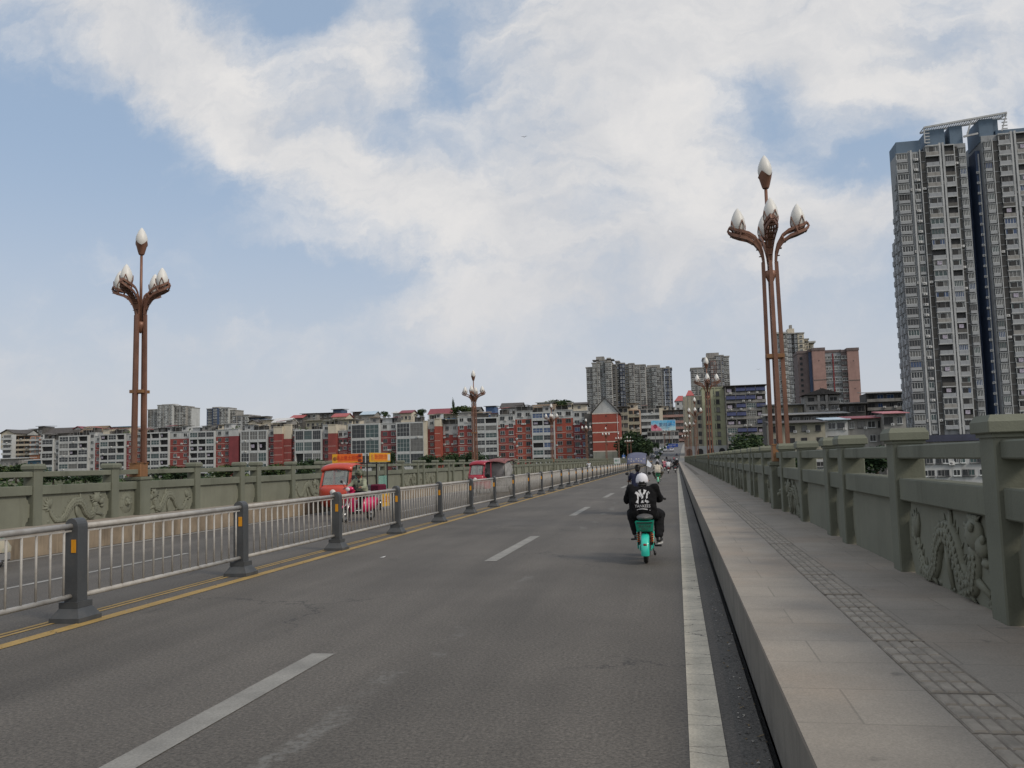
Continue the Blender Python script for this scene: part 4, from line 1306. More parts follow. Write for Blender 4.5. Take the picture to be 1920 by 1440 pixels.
def cream_top(B, bx, z0):
    Y = 560
    for (a, c, top, bot, mm, y0, y1) in ((1492, 1505, 614, 626, W_CREAM, 4, 12), (1497, 1502, 606, 614, W_GREY, 6, 9), (1468, 1488, 623, 626, W_PALE, -2, 10), (1521, 1546, 637, 640, W_PALE, 6, 16)):
        B.p('roof_structure', mm).box(X(a, Y) - bx, X(c, Y) - bx, y0, y1, Z(a, bot, Y) - z0, Z(a, top, Y) - z0)
tower('tall cream tower block with a thin antenna, right of the right lamp pole', [(1471, 1477, 624, W_PALE, 1, 'dg', 2), (1477, 1482, 624, W_CREAM, 0, 'd', 0), (1482, 1489, 624, W_PALE, 2, 'dg', 1), (1489, 1498, 625, W_BLUEGREY, 2, 'gdb', 2), (1498, 1503, 625, W_DKGREY, 1, 'kd', 3), (1503, 1509, 625, W_BLUEGREY, 1, 'dg', 1), (1509, 1521, 625, W_CREAM, 1, 'd', 0), (1521, 1532, 634, W_CREAM, 2, 'dk', 6), (1532, 1543, 641, W_CREAM, 2, 'dk', 9)], 790, 560, 2.9, top_fn=cream_top)
def pink_tower():
    Y = 470; bx = X(1508, Y); z0 = Z(1508, 790, Y) - 6
    B = Bld('tower_block', 'dusty pink and brown slab tower right of the tall cream tower', 'tower block', bx, Y, z0)
    segs = [(1508, 1529, 661, W_BROWN, 0, 3), (1529, 1534, 659, W_SLATE, 0, 1), (1534, 1558, 657, W_PINK, 0, -1.5), (1558, 1590, 660, W_BLUEGREY, 5, 1), (1590, 1600, 660, W_BROWN, 2, 0), (1600, 1622, 657, W_PINK, 0, -1.5)]
    for (a, c, top, wall, n, yo) in segs:
        x0, x1 = X(a, Y) - bx, X(c, Y) - bx; H = Z((a + c) / 2, top, Y) - z0
        B.p('wall', wall).box(x0, x1, yo, yo + 16, 0, H)
        B.p('coping', W_BROWN).box(x0 - .2, x1 + .2, yo - .3, yo + 16, H, H + 1.4)
        z = H - 2.6; k = 0
        while z > 5:
            for i in range(n): B.win(x0 + (x1 - x0) * (i + .5) / n, z, 1.35, 1.5, yo, nx=2, fr='wg'[k % 2], gl=RB.choice('dkg'), sill=.4, out=.3, t=.12)
            if n == 0 and wall is W_PINK and k % 5 == 4: B.sub('floor_band', band_mesh(x1 - x0 - .04), (x0 + x1) / 2, yo, z - 1.4)
            if n == 0 and wall is W_PINK and k % 5 == 1: B.sub('vent', VENT, (x0 + x1) / 2, yo, z)
            if n == 0 and wall is W_BROWN and k % 1 == 0: B.win(x0 + 1.8, z, 1.2, 1.3, yo, nx=2, gl='d', fr='d', out=.2)
            z -= 2.9; k += 1
    xm = X(1574, Y) - bx; B.p('drain_strip', W_MAROON).box(xm - .3, xm + .3, .5, 1, 0, Z(1574, 662, Y) - z0)
    x0 = X(1580, Y) - bx; B.p('roof_structure', W_BROWN).box(x0, x0 + 5, 4, 12, Z(1580, 660, Y) - z0, Z(1580, 654, Y) - z0)
    return B.done()
pink_tower()
W_LGREY = W_LGREY
tower('distant white ribbed tower just right of the left lamp pole', [(270, 294, 768, W_GREY, 4, 'dg', 6), (294, 322, 760, W_WHITE, 5, 'dg', 0), (322, 344, 762, W_GREY, 4, 'dgk', 4), (344, 351, 764, W_PALE, 1, 'g', 8)], 815, 900, 3.0, top_fn=crown([(300, 325, 758, 761, 900, W_WHITE)]))
tower('distant dark blue and grey tower block, second on the left skyline', [(385, 398, 767, W_SLATE, 1, 'dg', 2), (398, 408, 765, W_SLATE, 1, 'g', 0), (408, 425, 765, W_PALE, 3, 'dg', 3), (425, 435, 769, W_GREY, 2, 'd', 7)], 815, 850, 3.0, top_fn=crown([(396, 412, 763, 767, 850, W_PALE)]))
tower('low distant grey block with dark flat canopy on the left skyline', [(436, 452, 780, W_BLUEGREY, 4, 'dk', 0), (452, 463, 779, W_PALE, 2, 'd', 2), (463, 482, 783, W_SLATE, 2, 'd', 4)], 815, 560, 3.0, top_fn=crown([(462, 499, 781, 783, 560, T_DARK)]))
# ---- the big pair of towers at the right edge
def big_tower():
    Y = 250; FHT = 2.93
    xs = lambda px: at_y(px, 800, Y).x
    bx = xs(1706); z0 = -3.0
    B = Bld('tower_block', 'huge grey twin apartment tower at the right edge, with dark blue recess and roof frame', 'tower block', bx, Y, z0)
    def H(px, py): return at_y(px, py, Y).z - z0
    # column edges in metres from the left corner, surveyed at the foot of the facade
    L = lambda px: xs(px) - bx
    WM = W_GREY
    T_TILE = mat('grey tower tile', (.275, .288, .30), .8, .15, .5, stain=.4, stain_col=(.09, .088, .085), streak=True)
    T_PALE = mat('pale tower pier', (.42, .43, .435), .8, .12, .6, stain=.35, streak=True)
    T_BAY = mat('tower bay spandrel', (.31, .322, .335), .8, .2, .4, stain=.3)
    zt1 = H(1690, 287); zt2 = H(1770, 272); zt3 = H(1880, 262)
    d = 17
    # left wing, stepped back in three
    LT = lambda px, py: at_y(px, py, Y).x - bx
    cols = [(1712, 1737, 'bay', zt1), (1737, 1744, 'pier', zt1), (1744, 1759, 'win', zt1), (1759, 1770, 'rec', zt1), (1770, 1796, 'bal', zt2), (1796, 1806, 'pier2', zt2), (1806, 1825, 'bal', zt2 - .2), (1825, 1833, 'rec', zt2 - .6), (1833, 1849, 'bay', zt2 - 1),
            (1882, 1899, 'bay', zt3), (1899, 1911, 'rec', zt3), (1911, 1935, 'bal', zt3 + 1.5), (1935, 1946, 'pier2', zt3 + 1.5), (1946, 1972, 'bal', zt3 + 1.5)]
    base = 9.0
    B.p('wall', T_TILE).box(L(1717), L(1770), 0, 8, base, zt1); B.p('wall', T_TILE).box(L(1770.1), L(1850), -.2, d, base, zt2)
    B.p('wall', T_TILE).box(L(1881), L(1990), -.2, d, base, zt3 + 1.5)
    # the far side of the left wing keeps stepping away from the viewer
    for k in range(3):
        B.p('wall', T_TILE).box(L(1717) - .3 - .3 * k, L(1717) - .02 - .3 * k, 1.5 + 2.2 * k, 3.6 + 2.2 * k, base, zt1 - 6 - 9 * k)
        z = zt1 - 8 - 9 * k
        while z > base + 2:
            B.p('side_balcony', T_BAY).box(L(1717) - .6 - .3 * k, L(1717) - .3 - .3 * k, 1.7 + 2.2 * k, 3.4 + 2.2 * k, z - 1.9, z - .4); z -= FHT
    # dark blue recess between the wings
    B.p('recess_wall', W_SLATE).box(L(1850.2), L(1880.8), 7, d, base, H(1825, 297)); B.p('recess_wall', W_SLATE).box(L(1872), L(1880.8), 1.5, 6.95, base, zt3 - 2)
    B.p('recess_trim', T_PALE).box(L(1876), L(1876) + .25, 1.2, 1.48, base, zt3 - 3)
    zz = base + 2
    while zz < zt3 - 6:
        B.sub('wall_unit', AC_MESH, L(1874), 1.5, zz); zz += FHT
    top = max(zt1, zt2, zt3)
    n = int((top - base) / FHT) + 1
    cells = []
    for (a, c, kind, zt) in cols:
        x0, x1 = L(a), L(c); y = -.2 if a >= 1770 else 0
        if kind == 'pier': B.p('pier', T_TILE).box(x0, x1 - .1, y - .35, y, base, zt + .3); B.p('pier', T_PALE).box(x1 - .45, x1, y - .8, y - .001, base, zt + .3)
        elif kind == 'pier2':
            B.p('pier', T_PALE).box(x0, x0 + .5, y - 1.0, y - .001, base, zt + .4); B.p('pier', T_PALE).box(x1 - .5, x1, y - 1.0, y - .001, base, zt + .4); B.p('pier', T_BAY).box(x0 + .52, x1 - .52, y - .4, y - .001, base, zt + .2)
        elif kind == 'rec':
            B.p('recess_panel', W_DKGREY).box(x0, x1, y - .25, y - .002, base, zt); B.p('pier', T_PALE).box(x0, x0 + .22, y - .75, y - .001, base, zt + .3)
        z = zt - FHT
        while z > base - .1:
            cells.append((z, x0, x1, kind, y)); z -= FHT
    BAYS = {}; JN = {}
    def joint_mesh(w_):
        k = round(w_, 1)
        if k not in JN:
            b = MB(); b.box(-w_ / 2 + .25, w_ / 2 - .03, -.42, -.002, 2.62, 2.76); JN[k] = b.mesh('floor_joint', T_BAY)
        return JN[k]
    cells.sort(key=lambda q: q[0])
    for (z, x0, x1, kind, y) in cells:
        w2 = x1 - x0; xm = (x0 + x1) / 2; r = RB.random()
        g = 'g' if r < .42 else 'd' if r < .70 else 't' if r < .82 else 'k' if r < .92 else 'b'
        if kind in ('bay', 'win', 'bal'):
            key = (kind, round(w2, 1), g, int(RB.random() * 4))
            if key not in BAYS:
                rv = random.Random(hash(key[0]) % 7 + len(BAYS)); b = MB(); h = w2 / 2
                ms = [T_BAY, G_DARK, F_WHITE if rv.random() < .72 else F_GREY, GLZ[g], T_PALE, [T_BAY, W_BLUEGREY, W_GREY, W_DKGREY][int(rv.random() * 4)], G_BLK, G_GREY]
                def pane(x0_, x1_, z0_, z1_, yy, n_):
                    b.box(x0_, x1_, yy + .03, yy + .08, z0_, z1_, 3)
                    for q in range(n_ + 1):
                        xx = x0_ + (x1_ - x0_) * q / n_; b.box(xx - .05, xx + .05, yy - .04, yy + .04, z0_ - .04, z1_ + .04, 2)
                    for q in (z0_, z1_): b.box(x0_ + .051, x1_ - .051, yy - .036, yy + .036, q - .05, q + .05, 2)
                if kind == 'bay':
                    b.box(-h + .25, h - .25, -.75, -.001, 0, .75); b.box(-h + .12, h - .12, -.85, -.001, 2.45, 2.62)
                    b.box(-h + .36, h - .36, -.55, -.002, .751, 2.449, 7 if g in 'gt' else 1); pane(-h + .3, h - .3, .82, 2.40, -.66, 4)
                elif kind == 'win':
                    b.box(-h + .3, h - .3, -.5, -.001, .1, .8); pane(-h + .35, h - .35, .9, 2.42, -.30, 2)
                    b.box(-h + .36, h - .36, -.2, -.002, .801, 2.5, 1)
                else:
                    b.box(-h + .02, h - .02, -1.05, -.001, 2.56, 2.86, 4); b.box(-h + .1, h - .1, -.95, -.85, -.06, .95, 5)
                    if rv.random() < .8:
                        pane(-h + .15, h - .15, 1.0, 2.44, -.78, rv.choice([3, 4, 5])); b.box(-h + .16, h - .16, -.5, -.002, .96, 2.5, 1)
                        if rv.random() < .5: b.box(-.9, .4, -.845, -.79, 1.06, 2.3, 6)
                    else: b.box(-h + .15, h - .15, -.3, -.003, 0, 2.55, 6)  # no glazing: black panel painted in for the balcony's inner shade
                BAYS[key] = b.mesh('bay', ms)
            B.sub({'bay': 'bay_window', 'win': 'window', 'bal': 'balcony'}[kind], BAYS[key], xm, y, z)
            if kind == 'win' and RB.random() < .55: B.ac(xm + RB.uniform(-.4, .4), z + .45, y - .5)
            if kind == 'bal' and RB.random() < .12: B.wash(xm - .8, xm + .4, y - 1.0, z + 1.2, z + 2.2)
        elif kind in ('rec', 'pier2', 'pier'):
            if kind == 'rec' or kind == 'pier2': B.sub('floor_joint', joint_mesh(w2), xm, y, z)
            if RB.random() < .16: B.ac(xm, z + .8, y - .4)
    # podium
    B.p('podium', mat('navy podium band', (.035, .04, .07), .7, .2, .4)).box(L(1706), L(1990), -1.2, d, base - 1.8, base - .05)
    B.p('podium_wall', W_GREY).box(L(1700), L(1990), -.6, d, 0, base - 1.82)
    # roof: blue parapets, frame with open rungs, link between the wings
    R2 = W_BLUEWALL
    rb = B.p('roof_parapet', R2)
    rb.box(L(1717), LT(1727, 265), .5, 8, zt1 + .02, H(1700, 264)); rb.box(LT(1738, 243), LT(1771, 241), .5, 10, zt2 + .02, H(1755, 241)); rb.box(LT(1780, 237), LT(1804, 235), .3, 10, zt2 - 1.1, H(1795, 235))
    rb.box(LT(1835, 224), LT(1861, 221), .3, 10, zt3 + .02, H(1850, 222)); rb.box(LT(1862, 226), LT(1874, 224), 1.5, 10, zt3 + 1.52, H(1866, 220))
    rb.box(L(1912), L(1990), .5, 10, zt3 + 1.52, zt3 + 3.0)
    fr = B.p('roof_frame', T_PALE)
    pa, pb = Vector((LT(1731, 241), -.6, H(1731, 241))), Vector((LT(1886, 213), -.6, H(1886, 213)))
    fr.sqbar(pa, pb, .5, .5); fr.sqbar(pa + Vector((0, 4, 0)), pb + Vector((0, 4, 0)), .5, .5)
    for k in range(34):
        f = k / 33; p = pa.lerp(pb, f); fr.box(p.x - .09, p.x + .09, p.y + .3, p.y + 3.7, p.z - .1, p.z + .12)
    for (q, sx) in ((pa, 1), (pb, -1)):
        for k in range(5): fr.box(q.x + min(0, sx * 1.4), q.x + max(0, sx * 1.4), -.5, -.3, q.z - .9 * k - .9, q.z - .9 * k - .6)
    fr.sqbar(pa, (pa.x, -.6, pa.z - 4.5), .28, .28); fr.sqbar(pb, (pb.x - 1.6, -.6, pb.z - 5.0), .28, .28)
    fr.sqbar((LT(1806, 257), -.3, H(1806, 257)), (LT(1833, 251), -.3, H(1833, 251)), .4, .5)
    fr.sqbar((LT(1812, 256), -.3, H(1812, 256)), (LT(1820, 228), -.3, H(1820, 228)), .35, .35)
    return B.done()
big_tower()

# ---- old low houses on the right bank, stacked up the slope
def old_house(label, px0, px1, top, bot, Y, wall, floors, nwin, roof=None, over=.6, gl='dkkg', up=None, cat='house', name='old_house', extra=None, acp=.35, bal=False):
    x0, x1 = X(px0, Y), X(px1, Y); pm_ = (px0 + px1) / 2
    z0 = Z(pm_, bot, Y); z1 = Z(pm_, top, Y); H = z1 - z0 + 5
    B = Bld(name, label, cat, (x0 + x1) / 2, Y, z0 - 5); hw = (x1 - x0) / 2; fh = (z1 - z0) / floors
    B.p('wall', wall).box(-hw, hw, 0, 10, 0, H)
    for f in range(floors):
        z = H - (f + 1) * fh
        if bal:
            B.p('balcony', W_GREY).box(-hw, hw, -1.1, -.001, z - .15, z + .02); B.p('balcony', W_GREY).box(-hw, hw, -1.1, -1.0, z + .021, z + fh * .3)
        for i in range(nwin):
            x = -hw + 2 * hw * (i + .5) / nwin + RB.uniform(-.3, .3)
            wd = min(RB.uniform(1.2, 2.2), 2 * hw / nwin * .8)
            B.win(x, z + fh * .55, wd, fh * .45, 0, nx=2, fr=RB.choice('wgd'), gl=RB.choice(gl), sill=.35)
            if RB.random() < acp: B.ac(x + .9, z + fh * .3, -1.1 if bal else 0)
    if roof:
        e = .9
        B.p('roof', roof).hexa([(-hw - over, -1.8, H - .1), (hw + over, -1.8, H - .1), (hw + over, 10.5, H + e), (-hw - over, 10.5, H + e), (-hw - over, -1.8, H + .08), (hw + over, -1.8, H + .08), (hw + over, 10.5, H + e + .2), (-hw - over, 10.5, H + e + .2)])
    if extra: extra(B, hw, H, fh)
    return B.done()
def steps(B, hw, H, fh):
    for s in (-.12, .12): B.p('pier', W_GREY).box(s * hw * 2 - .35, s * hw * 2 + .35, -1.4, 0, 0, H)
    B.p('roof_ridge', T_DARK).prism([(-hw - 1, H + .2), (0, H + 2.2), (hw + 1, H + .2)], 'y', -1.6, 8)
old_house('beige old house with two rows of windows, directly right of the right lamp pole', 1449, 1551, 793, 862, 235, W_BEIGE, 3, 4, roof=T_DARK, acp=.6)
old_house('dim grey house with a light blue roof sheet and lattice wall, above the footway posts', 1551, 1594, 787, 862, 238, W_PALE, 3, 2, roof=T_LBLUE, acp=.2)
old_house('long grey house under a rusty red edged roof, left of the pink awning', 1594, 1665, 784, 862, 240, W_GREY, 3, 4, roof=T_MAR, acp=.4)
old_house('grey house with a wide pink awning against the foot of the big tower', 1662, 1704, 775, 862, 236, W_GREY, 3, 2, roof=mat('pink awning', (.42, .17, .19), .7, .15, .8), acp=.3)
old_house('long flat roofed grey storey just above the beige old house', 1440, 1594, 777, 800, 262, W_DKGREY, 1, 9, roof=W_GREY, gl='dk')
old_house('dark gabled stairway block with two tall piers, below the pink brown slab', 1517, 1580, 741, 790, 285, W_GREY, 3, 3, extra=steps, bal=True, gl='kdk')
old_house('flat dark concrete block crowded with roof plants, right of the gabled stairway block', 1580, 1630, 757, 800, 290, W_DKGREY, 2, 3, roof=W_DKGREY, gl='dk')
old_house('wide dark terrace building with a thin pale roof edge, left of the big tower', 1632, 1706, 736, 800, 292, W_DKGREY, 4, 4, roof=W_GREY, bal=True, gl='bkd')
old_house('small pale green rooftop room behind the right lamp pole', 1440, 1511, 760, 785, 290, W_BEIGE, 1, 3, roof=W_DKGREY)
old_house('long grey factory building with white gridded windows, seen through the nearest balustrade gap', 1722, 1990, 850, 898, 150, W_PALE, 2, 17, gl='ddt', acp=.05, cat='factory', name='factory_building')
old_house('low white shed glimpsed between the posts left of the nearest caps', 1528, 1546, 862, 880, 130, W_PALE, 1, 1, gl='k', acp=0, name='shed', cat='shed')

# ---- far left cluster and the houses climbing the hill behind the riverside row
def hill_house(label, px0, px1, top, bot, Y, wall, roof, kind='gable', floors=2, rot=0.0, nwin=3):
    x0, x1 = X(px0, Y), X(px1, Y); pm_ = (px0 + px1) / 2
    z0 = Z(pm_, bot, Y); z1 = Z(pm_, top, Y); H = z1 - z0 + 6
    B = Bld('hill_house', label, 'house', (x0 + x1) / 2, Y, z0 - 6, rot); hw = (x1 - x0) / 2; fh = max(2.4, (z1 - z0) / floors)
    rh = min(3.2, hw * .5)
    he = H - (rh if kind in ('gable', 'front') else .6)
    B.p('wall', wall).box(-hw, hw, 0, 9, 0, he)
    r = B.p('roof', roof)
    if kind == 'gable':
        r.prism([(-1.0, he - .1), (4.5, H), (10, he - .1), (10, he + .15), (4.5, H + .25), (-1.0, he + .15)], 'x', -hw - .6, hw + .6)
        B.p('gable', wall).prism([(0, he), (9, he), (4.5, H - .25)], 'x', -hw, hw)
    elif kind == 'front':
        r.prism([(-hw - .7, he - .2), (0, H), (hw + .7, he - .2), (hw + .7, he + .1), (0, H + .3), (-hw - .7, he + .1)], 'y', -.8, 9.6)
        B.p('gable', wall).prism([(-hw, he), (hw, he), (0, H - .2)], 'y', 0, 9)
    else:
        r.hexa([(-hw - .8, -1.2, H - .5), (hw + .8, -1.2, H - .5), (hw + .8, 10, H - .1), (-hw - .8, 10, H - .1), (-hw - .8, -1.2, H - .3), (hw + .8, -1.2, H - .3), (hw + .8, 10, H + .1), (-hw - .8, 10, H + .1)])
    for f in range(floors):
        for i in range(nwin):
            B.win(-hw + 2 * hw * (i + .5) / nwin, he - fh * (f + .5), 1.3, 1.4, 0, gl=RB.choice('dkg'), fr=RB.choice('wg'), sill=.3)
    return B.done()
slabby('apartment_block', 'white block with a peaked roof and sunlit edge, at the far left of the photo', 4, 21, 815, 862, 400, 5, W_WHITE, W_WHITE, gl='dkg', cols=1, dep=3, cl=False)
slabby('apartment_block', 'cream block with long pale balconies, second from the far left', 22, 56, 818, 862, 410, 5, W_TAN, W_CREAM, gl='dkg', cols=3, cl=False, roof=T_DARK)
slabby('apartment_block', 'orange and pink block squeezed between the cream block and a white strip', 56.5, 74, 818, 852, 405, 4, mat('salmon wall', (.46, .21, .13), .85, .15, .4, stain=.3), W_PALE, gl='dkg', cols=2, cl=False)
slabby('apartment_block', 'thin white strip of a block right of the orange pink block', 75, 80, 815, 850, 402, 5, W_WHITE, W_WHITE, gl='k', cols=1, cl=False)
hill_house('old house with a cream gable and dark roof above the far left white block', 0, 24, 806, 822, 408, W_CREAM, T_DARK, 'front', 1)
hill_house('house under a long dark tiled roof above the cream block', 20, 50, 806, 820, 430, W_PALE, T_DARK, 'gable', 1)
hill_house('white house beside the dark tank tower on the far left roofs', 56, 70, 803, 818, 450, W_WHITE, T_DARK, 'flat', 2, nwin=2)
hill_house('dark rooftop tower with a flat slab top on the far left skyline', 70, 80, 798, 818, 430, W_DKGREY, T_DARK, 'flat', 1, nwin=1)
hill_house('house with a long dark roof and red end, above the leftmost riverside block', 84, 150, 802, 812, 430, W_GREY, T_DARK, 'gable', 1, nwin=6)
hill_house('house with a red gable end on the skyline left of the brown tiled house', 138, 152, 800, 812, 432, W_PALE, T_MAR, 'front', 1, nwin=1)
hill_house('house with a big brown green tiled roof behind the leftmost riverside block', 152, 192, 799, 815, 385, W_GREY, T_BROWN, 'gable', 1)
hill_house('house with blue and white sheet roof left of the left lamp pole', 196, 242, 799, 812, 400, W_CREAM, T_BLUE, 'flat', 1)
hill_house('grey sheet roofed shed just right of the left lamp pole on the roofs', 274, 330, 801, 812, 400, W_GREY, T_WHITE, 'flat', 1)
hill_house('bright white gabled houses lit by the sun on the left skyline', 466, 482, 788, 806, 420, W_CREAM, T_DARK, 'front', 1, nwin=1)
hill_house('bright white house with small windows right of the sunlit gable', 484, 516, 786, 806, 425, W_CREAM, T_WHITE, 'flat', 1)
hill_house('house with a grey slanted roof above the red rounded corner', 512, 542, 784, 802, 400, W_CREAM, T_WHITE, 'gable', 1)
hill_house('house with dark canopy and red tin patch on the hill, left of the red gable', 546, 568, 778, 792, 440, W_DKGREY, T_RED, 'gable', 1)
hill_house('dark flat roofed hill house with a water tank', 566, 594, 774, 792, 445, W_GREY, T_DARK, 'flat', 2)
hill_house('brown hill house between the water tank house and the red roof', 597, 624, 773, 792, 450, W_DKGREY, T_DARK, 'flat', 2)
hill_house('pale hill house with a bright red tin roof, highest of the hill cluster', 624, 650, 775, 800, 440, W_CREAM, T_RED, 'gable', 2)
hill_house('dark rooftop hut standing above the bright red tin roof', 625, 641, 766, 782, 470, W_SLATE, T_DARK, 'flat', 1, nwin=1)
hill_house('long cream hill house with a row of small windows behind the red roofs', 574, 662, 786, 800, 430, W_BEIGE, W_BEIGE, 'flat', 1, nwin=10)
hill_house('dark open sided hut on the hill right of the red tin roof', 662, 678, 771, 790, 450, W_DKGREY, T_DARK, 'flat', 1, nwin=1)
hill_house('shed with a light blue sheet roof on the hill skyline', 678, 703, 771, 790, 430, W_GREY, T_LBLUE, 'gable', 1)
hill_house('pale roofed house next to the maroon roof on the skyline', 738, 752, 771, 786, 430, W_PALE, T_WHITE, 'gable', 1, nwin=1)
hill_house('house with a small maroon tin roof above the teal glass bays', 752, 773, 769, 786, 425, W_CREAM, T_MAR, 'gable', 1)
hill_house('house with a long maroon tin roof, highest roof left of the second left lamp', 806, 848, 766, 790, 420, W_CREAM, T_MAR, 'gable', 1)
hill_house('long pale house with brown roof garden behind the teal glass bays', 808, 858, 775, 800, 400, W_BEIGE, W_BEIGE, 'flat', 2, nwin=5)
hill_house('dark hut with a slanted canopy left of the second left lamp', 874, 900, 763, 784, 410, W_GREY, T_DARK, 'gable', 1)
hill_house('hut with a blue water tank right of the second left lamp', 913, 930, 760, 784, 405, mat('tank blue', (.06, .11, .23), .6, .2, .8), T_DARK, 'flat', 1, nwin=1)
hill_house('broad dark roofed penthouse above the orange and red block', 942, 980, 755, 780, 385, W_PALE, T_DARK, 'gable', 1)
hill_house('brown tiled penthouse above the narrow white balcony stack', 1000, 1042, 758, 778, 375, W_GREY, T_BROWN, 'gable', 1)
hill_house('white parapet house peeping over the brown tiled penthouse', 1010, 1040, 753, 765, 430, W_WHITE, W_WHITE, 'flat', 1)
hill_house('dark tiled attic above the maroon windows left of the gable', 1077, 1102, 754, 775, 360, W_PALE, T_DARK, 'gable', 1)
hill_house('row of low grey sheds at the foot of the cream block, far left', 0, 36, 858, 878, 340, W_GREY, W_PALE, 'flat', 1, nwin=4)
hill_house('blue and white sheeted shed beside the leftmost riverside block', 52, 78, 861, 874, 338, mat('teal sheet wall', (.06, .14, .21), .7, .2, .6), T_WHITE, 'flat', 1, nwin=2)
hill_house('low grey house with a pale wall between the bushes at far left', 20, 46, 862, 880, 352, W_DKGREY, W_PALE, 'flat', 1, nwin=2)

# ---- billboard over the hill road
def billboard():
    Y = 432; x0, x1 = X(1224, Y), X(1269.5, Y); z0, z1 = Z(1247, 807, Y), Z(1247, 788, Y)
    t = thing('billboard', 'sky blue and pink billboard with dark calligraphy above the hill road', 'billboard', ((x0 + x1) / 2, Y, z0))
    W, H = x1 - x0, z1 - z0
    b = MB(); b.box(-W / 2 - .15, W / 2 + .15, .02, .5, -.15, H + .15); b.build('frame', F_WHITE, t)
    mm = bpy.data.materials.new('billboard print'); mm.use_nodes = True
    n = NT(mm.node_tree); bs = n.n['Principled BSDF']
    co = n.node('ShaderNodeTexCoord').outputs['Object']; s = n.node('ShaderNodeSeparateXYZ', inp={0: co})
    fx = n.remap(s.outputs[0], -W / 2, W / 2); fz = n.remap(s.outputs[2], 0, H)
    c = n.mix(fz, (.42, .60, .66), (.10, .42, .66)); c = n.mix(n.remap(fx, .55, 1.0), c, (.02, .30, .62))
    c = n.mix(n.math('MULTIPLY', n.remap(fx, .72, .9), n.remap(fz, .6, .1)), c, (.40, .62, .68))
    pk = n.math('MULTIPLY', n.remap(n.math('ADD', fx, n.math('MULTIPLY', fz, .55)), .52, .30), n.remap(fz, .85, .35)); c = n.mix(pk, c, (.62, .16, .24))
    c = n.mix(n.math('MULTIPLY', n.remap(n.noise(co, .8, 5, .7), .45, .65), .4), c, (.6, .72, .75))
    n.l.new(c, bs.inputs['Base Color']); bs.inputs['Roughness'].default_value = .6
    b = MB(); b.box(-W / 2, W / 2, -.03, .02, 0, H); b.build('panel', mm, t)
    ink = mat('billboard ink', (.03, .05, .16), .7, .1, 1); red = mat('billboard red', (.30, .03, .06), .7, .4, .6)
    me = text_mesh('重越湖', H * .42); me.materials.append(ink)
    o = link('lettering', me, t, (W * .08, -.05, H * .54)); o.rotation_euler = (R(90), 0, 0)
    me = text_mesh('花海游船湿地公园', H * .10); me.materials.append(ink)
    o = link('lettering', me, t, (W * .08, -.05, H * .24)); o.rotation_euler = (R(90), 0, 0)
    b = MB(); rr = random.Random(2)
    for k in range(8):
        a = k * .785; b.ball((-W * .33 + math.cos(a) * H * .10, -.05, H * .42 + math.sin(a) * H * .12), H * .10, 8, sy=.05)
    b.build('flower_print', red, t)
    b = MB()
    for x in (-W * .35, 0, W * .35): b.box(x - .2, x + .2, .52, .9, -14, 0); 
    b.build('support', F_GREY, t)
billboard()
def road_sign(label, px, py, wpx, hpx, Y, word, col=(.02, .06, .28), base=None):
    c = at_y(px, py, Y); W = wpx * Y / 1600; H = hpx * Y / 1600
    zb = base if base is not None else 0
    t = thing('road_sign', label, 'road sign', (c.x, Y, zb))
    h = c.z - zb
    b = MB(); b.bbox(-W / 2, W / 2, -.06, .02, h - H / 2, h + H / 2, .02); b.build('panel', mat('sign ' + str(col), col, .5, .08, .5), t)
    b = MB(); b.tube([(W * .4, .1, 0), (W * .4, .1, h + H / 2)], .10, 8); b.build('pole', F_GREY, t)
    if word:
        me = text_mesh(word, H * .42); me.materials.append(A_WHITE)
        o = link('lettering', me, t, (0, -.075, h)); o.rotation_euler = (R(90), 0, 0)
    return t
road_sign('blue road sign with white characters over two round lamps, by the dark trees', 1212, 831, 13, 7, 330, '环城路', base=1.5)
road_sign('wide blue direction sign above the far end of the hill road', 1262, 835, 18, 6, 405, '南门大桥', base=6.4)
road_sign('smaller blue direction sign in front of the wide one over the hill road', 1257, 838.5, 13, 5, 392, '大北街', base=5.6)
def bus_sign():
    c = at_y(1169, 848, 255); t = thing('notice_sign', 'blue and white notice board on a post beside the gabled orange block', 'sign', (c.x, 255, 0))
    b = MB(); b.bbox(-.45, .45, -.05, .05, 1.0, 2.9, .03); b.build('panel', mat('notice blue', (.03, .11, .35), .5, .1, 1), t)
    b = MB(); b.box(-.25, .3, -.07, -.05, 1.3, 2.3); b.build('notice_sheet', A_WHITE, t)
    b = MB(); b.tube([(0, 0, 0), (0, 0, 3.4)], .07, 8); b.build('pole', F_GREY, t)
bus_sign()
def rail_sign():
    t = thing('railing_sign', 'small white sign with a green foot, hung on the left railing below the gable', 'sign', (XG + .2, 100.0, .0))
    c = at_y(1157, 866, 150); t.location = (c.x, 150, 0)
    b = MB(); b.bbox(-.55, .55, -.03, .03, .9, 1.9, .02); b.build('panel', F_WHITE, t)
    b = MB(); b.box(-.56, .56, -.05, .05, .6, .92); b.build('green_strip', mat('sign green', (.04, .28, .12), .6, .1, 1), t)
    me = text_mesh('慢行', .42); me.materials.append(mat('sign ink', (.05, .2, .12), .6, .1, 1)); o = link('lettering', me, t, (0, -.04, 1.42)); o.rotation_euler = (R(90), 0, 0)
    b = MB(); b.tube([(-.45, .04, 0), (-.45, .04, 1.0)], .03, 6); b.tube([(.45, .04, 0), (.45, .04, 1.0)], .03, 6); b.build('leg', F_GREY, t)
rail_sign()
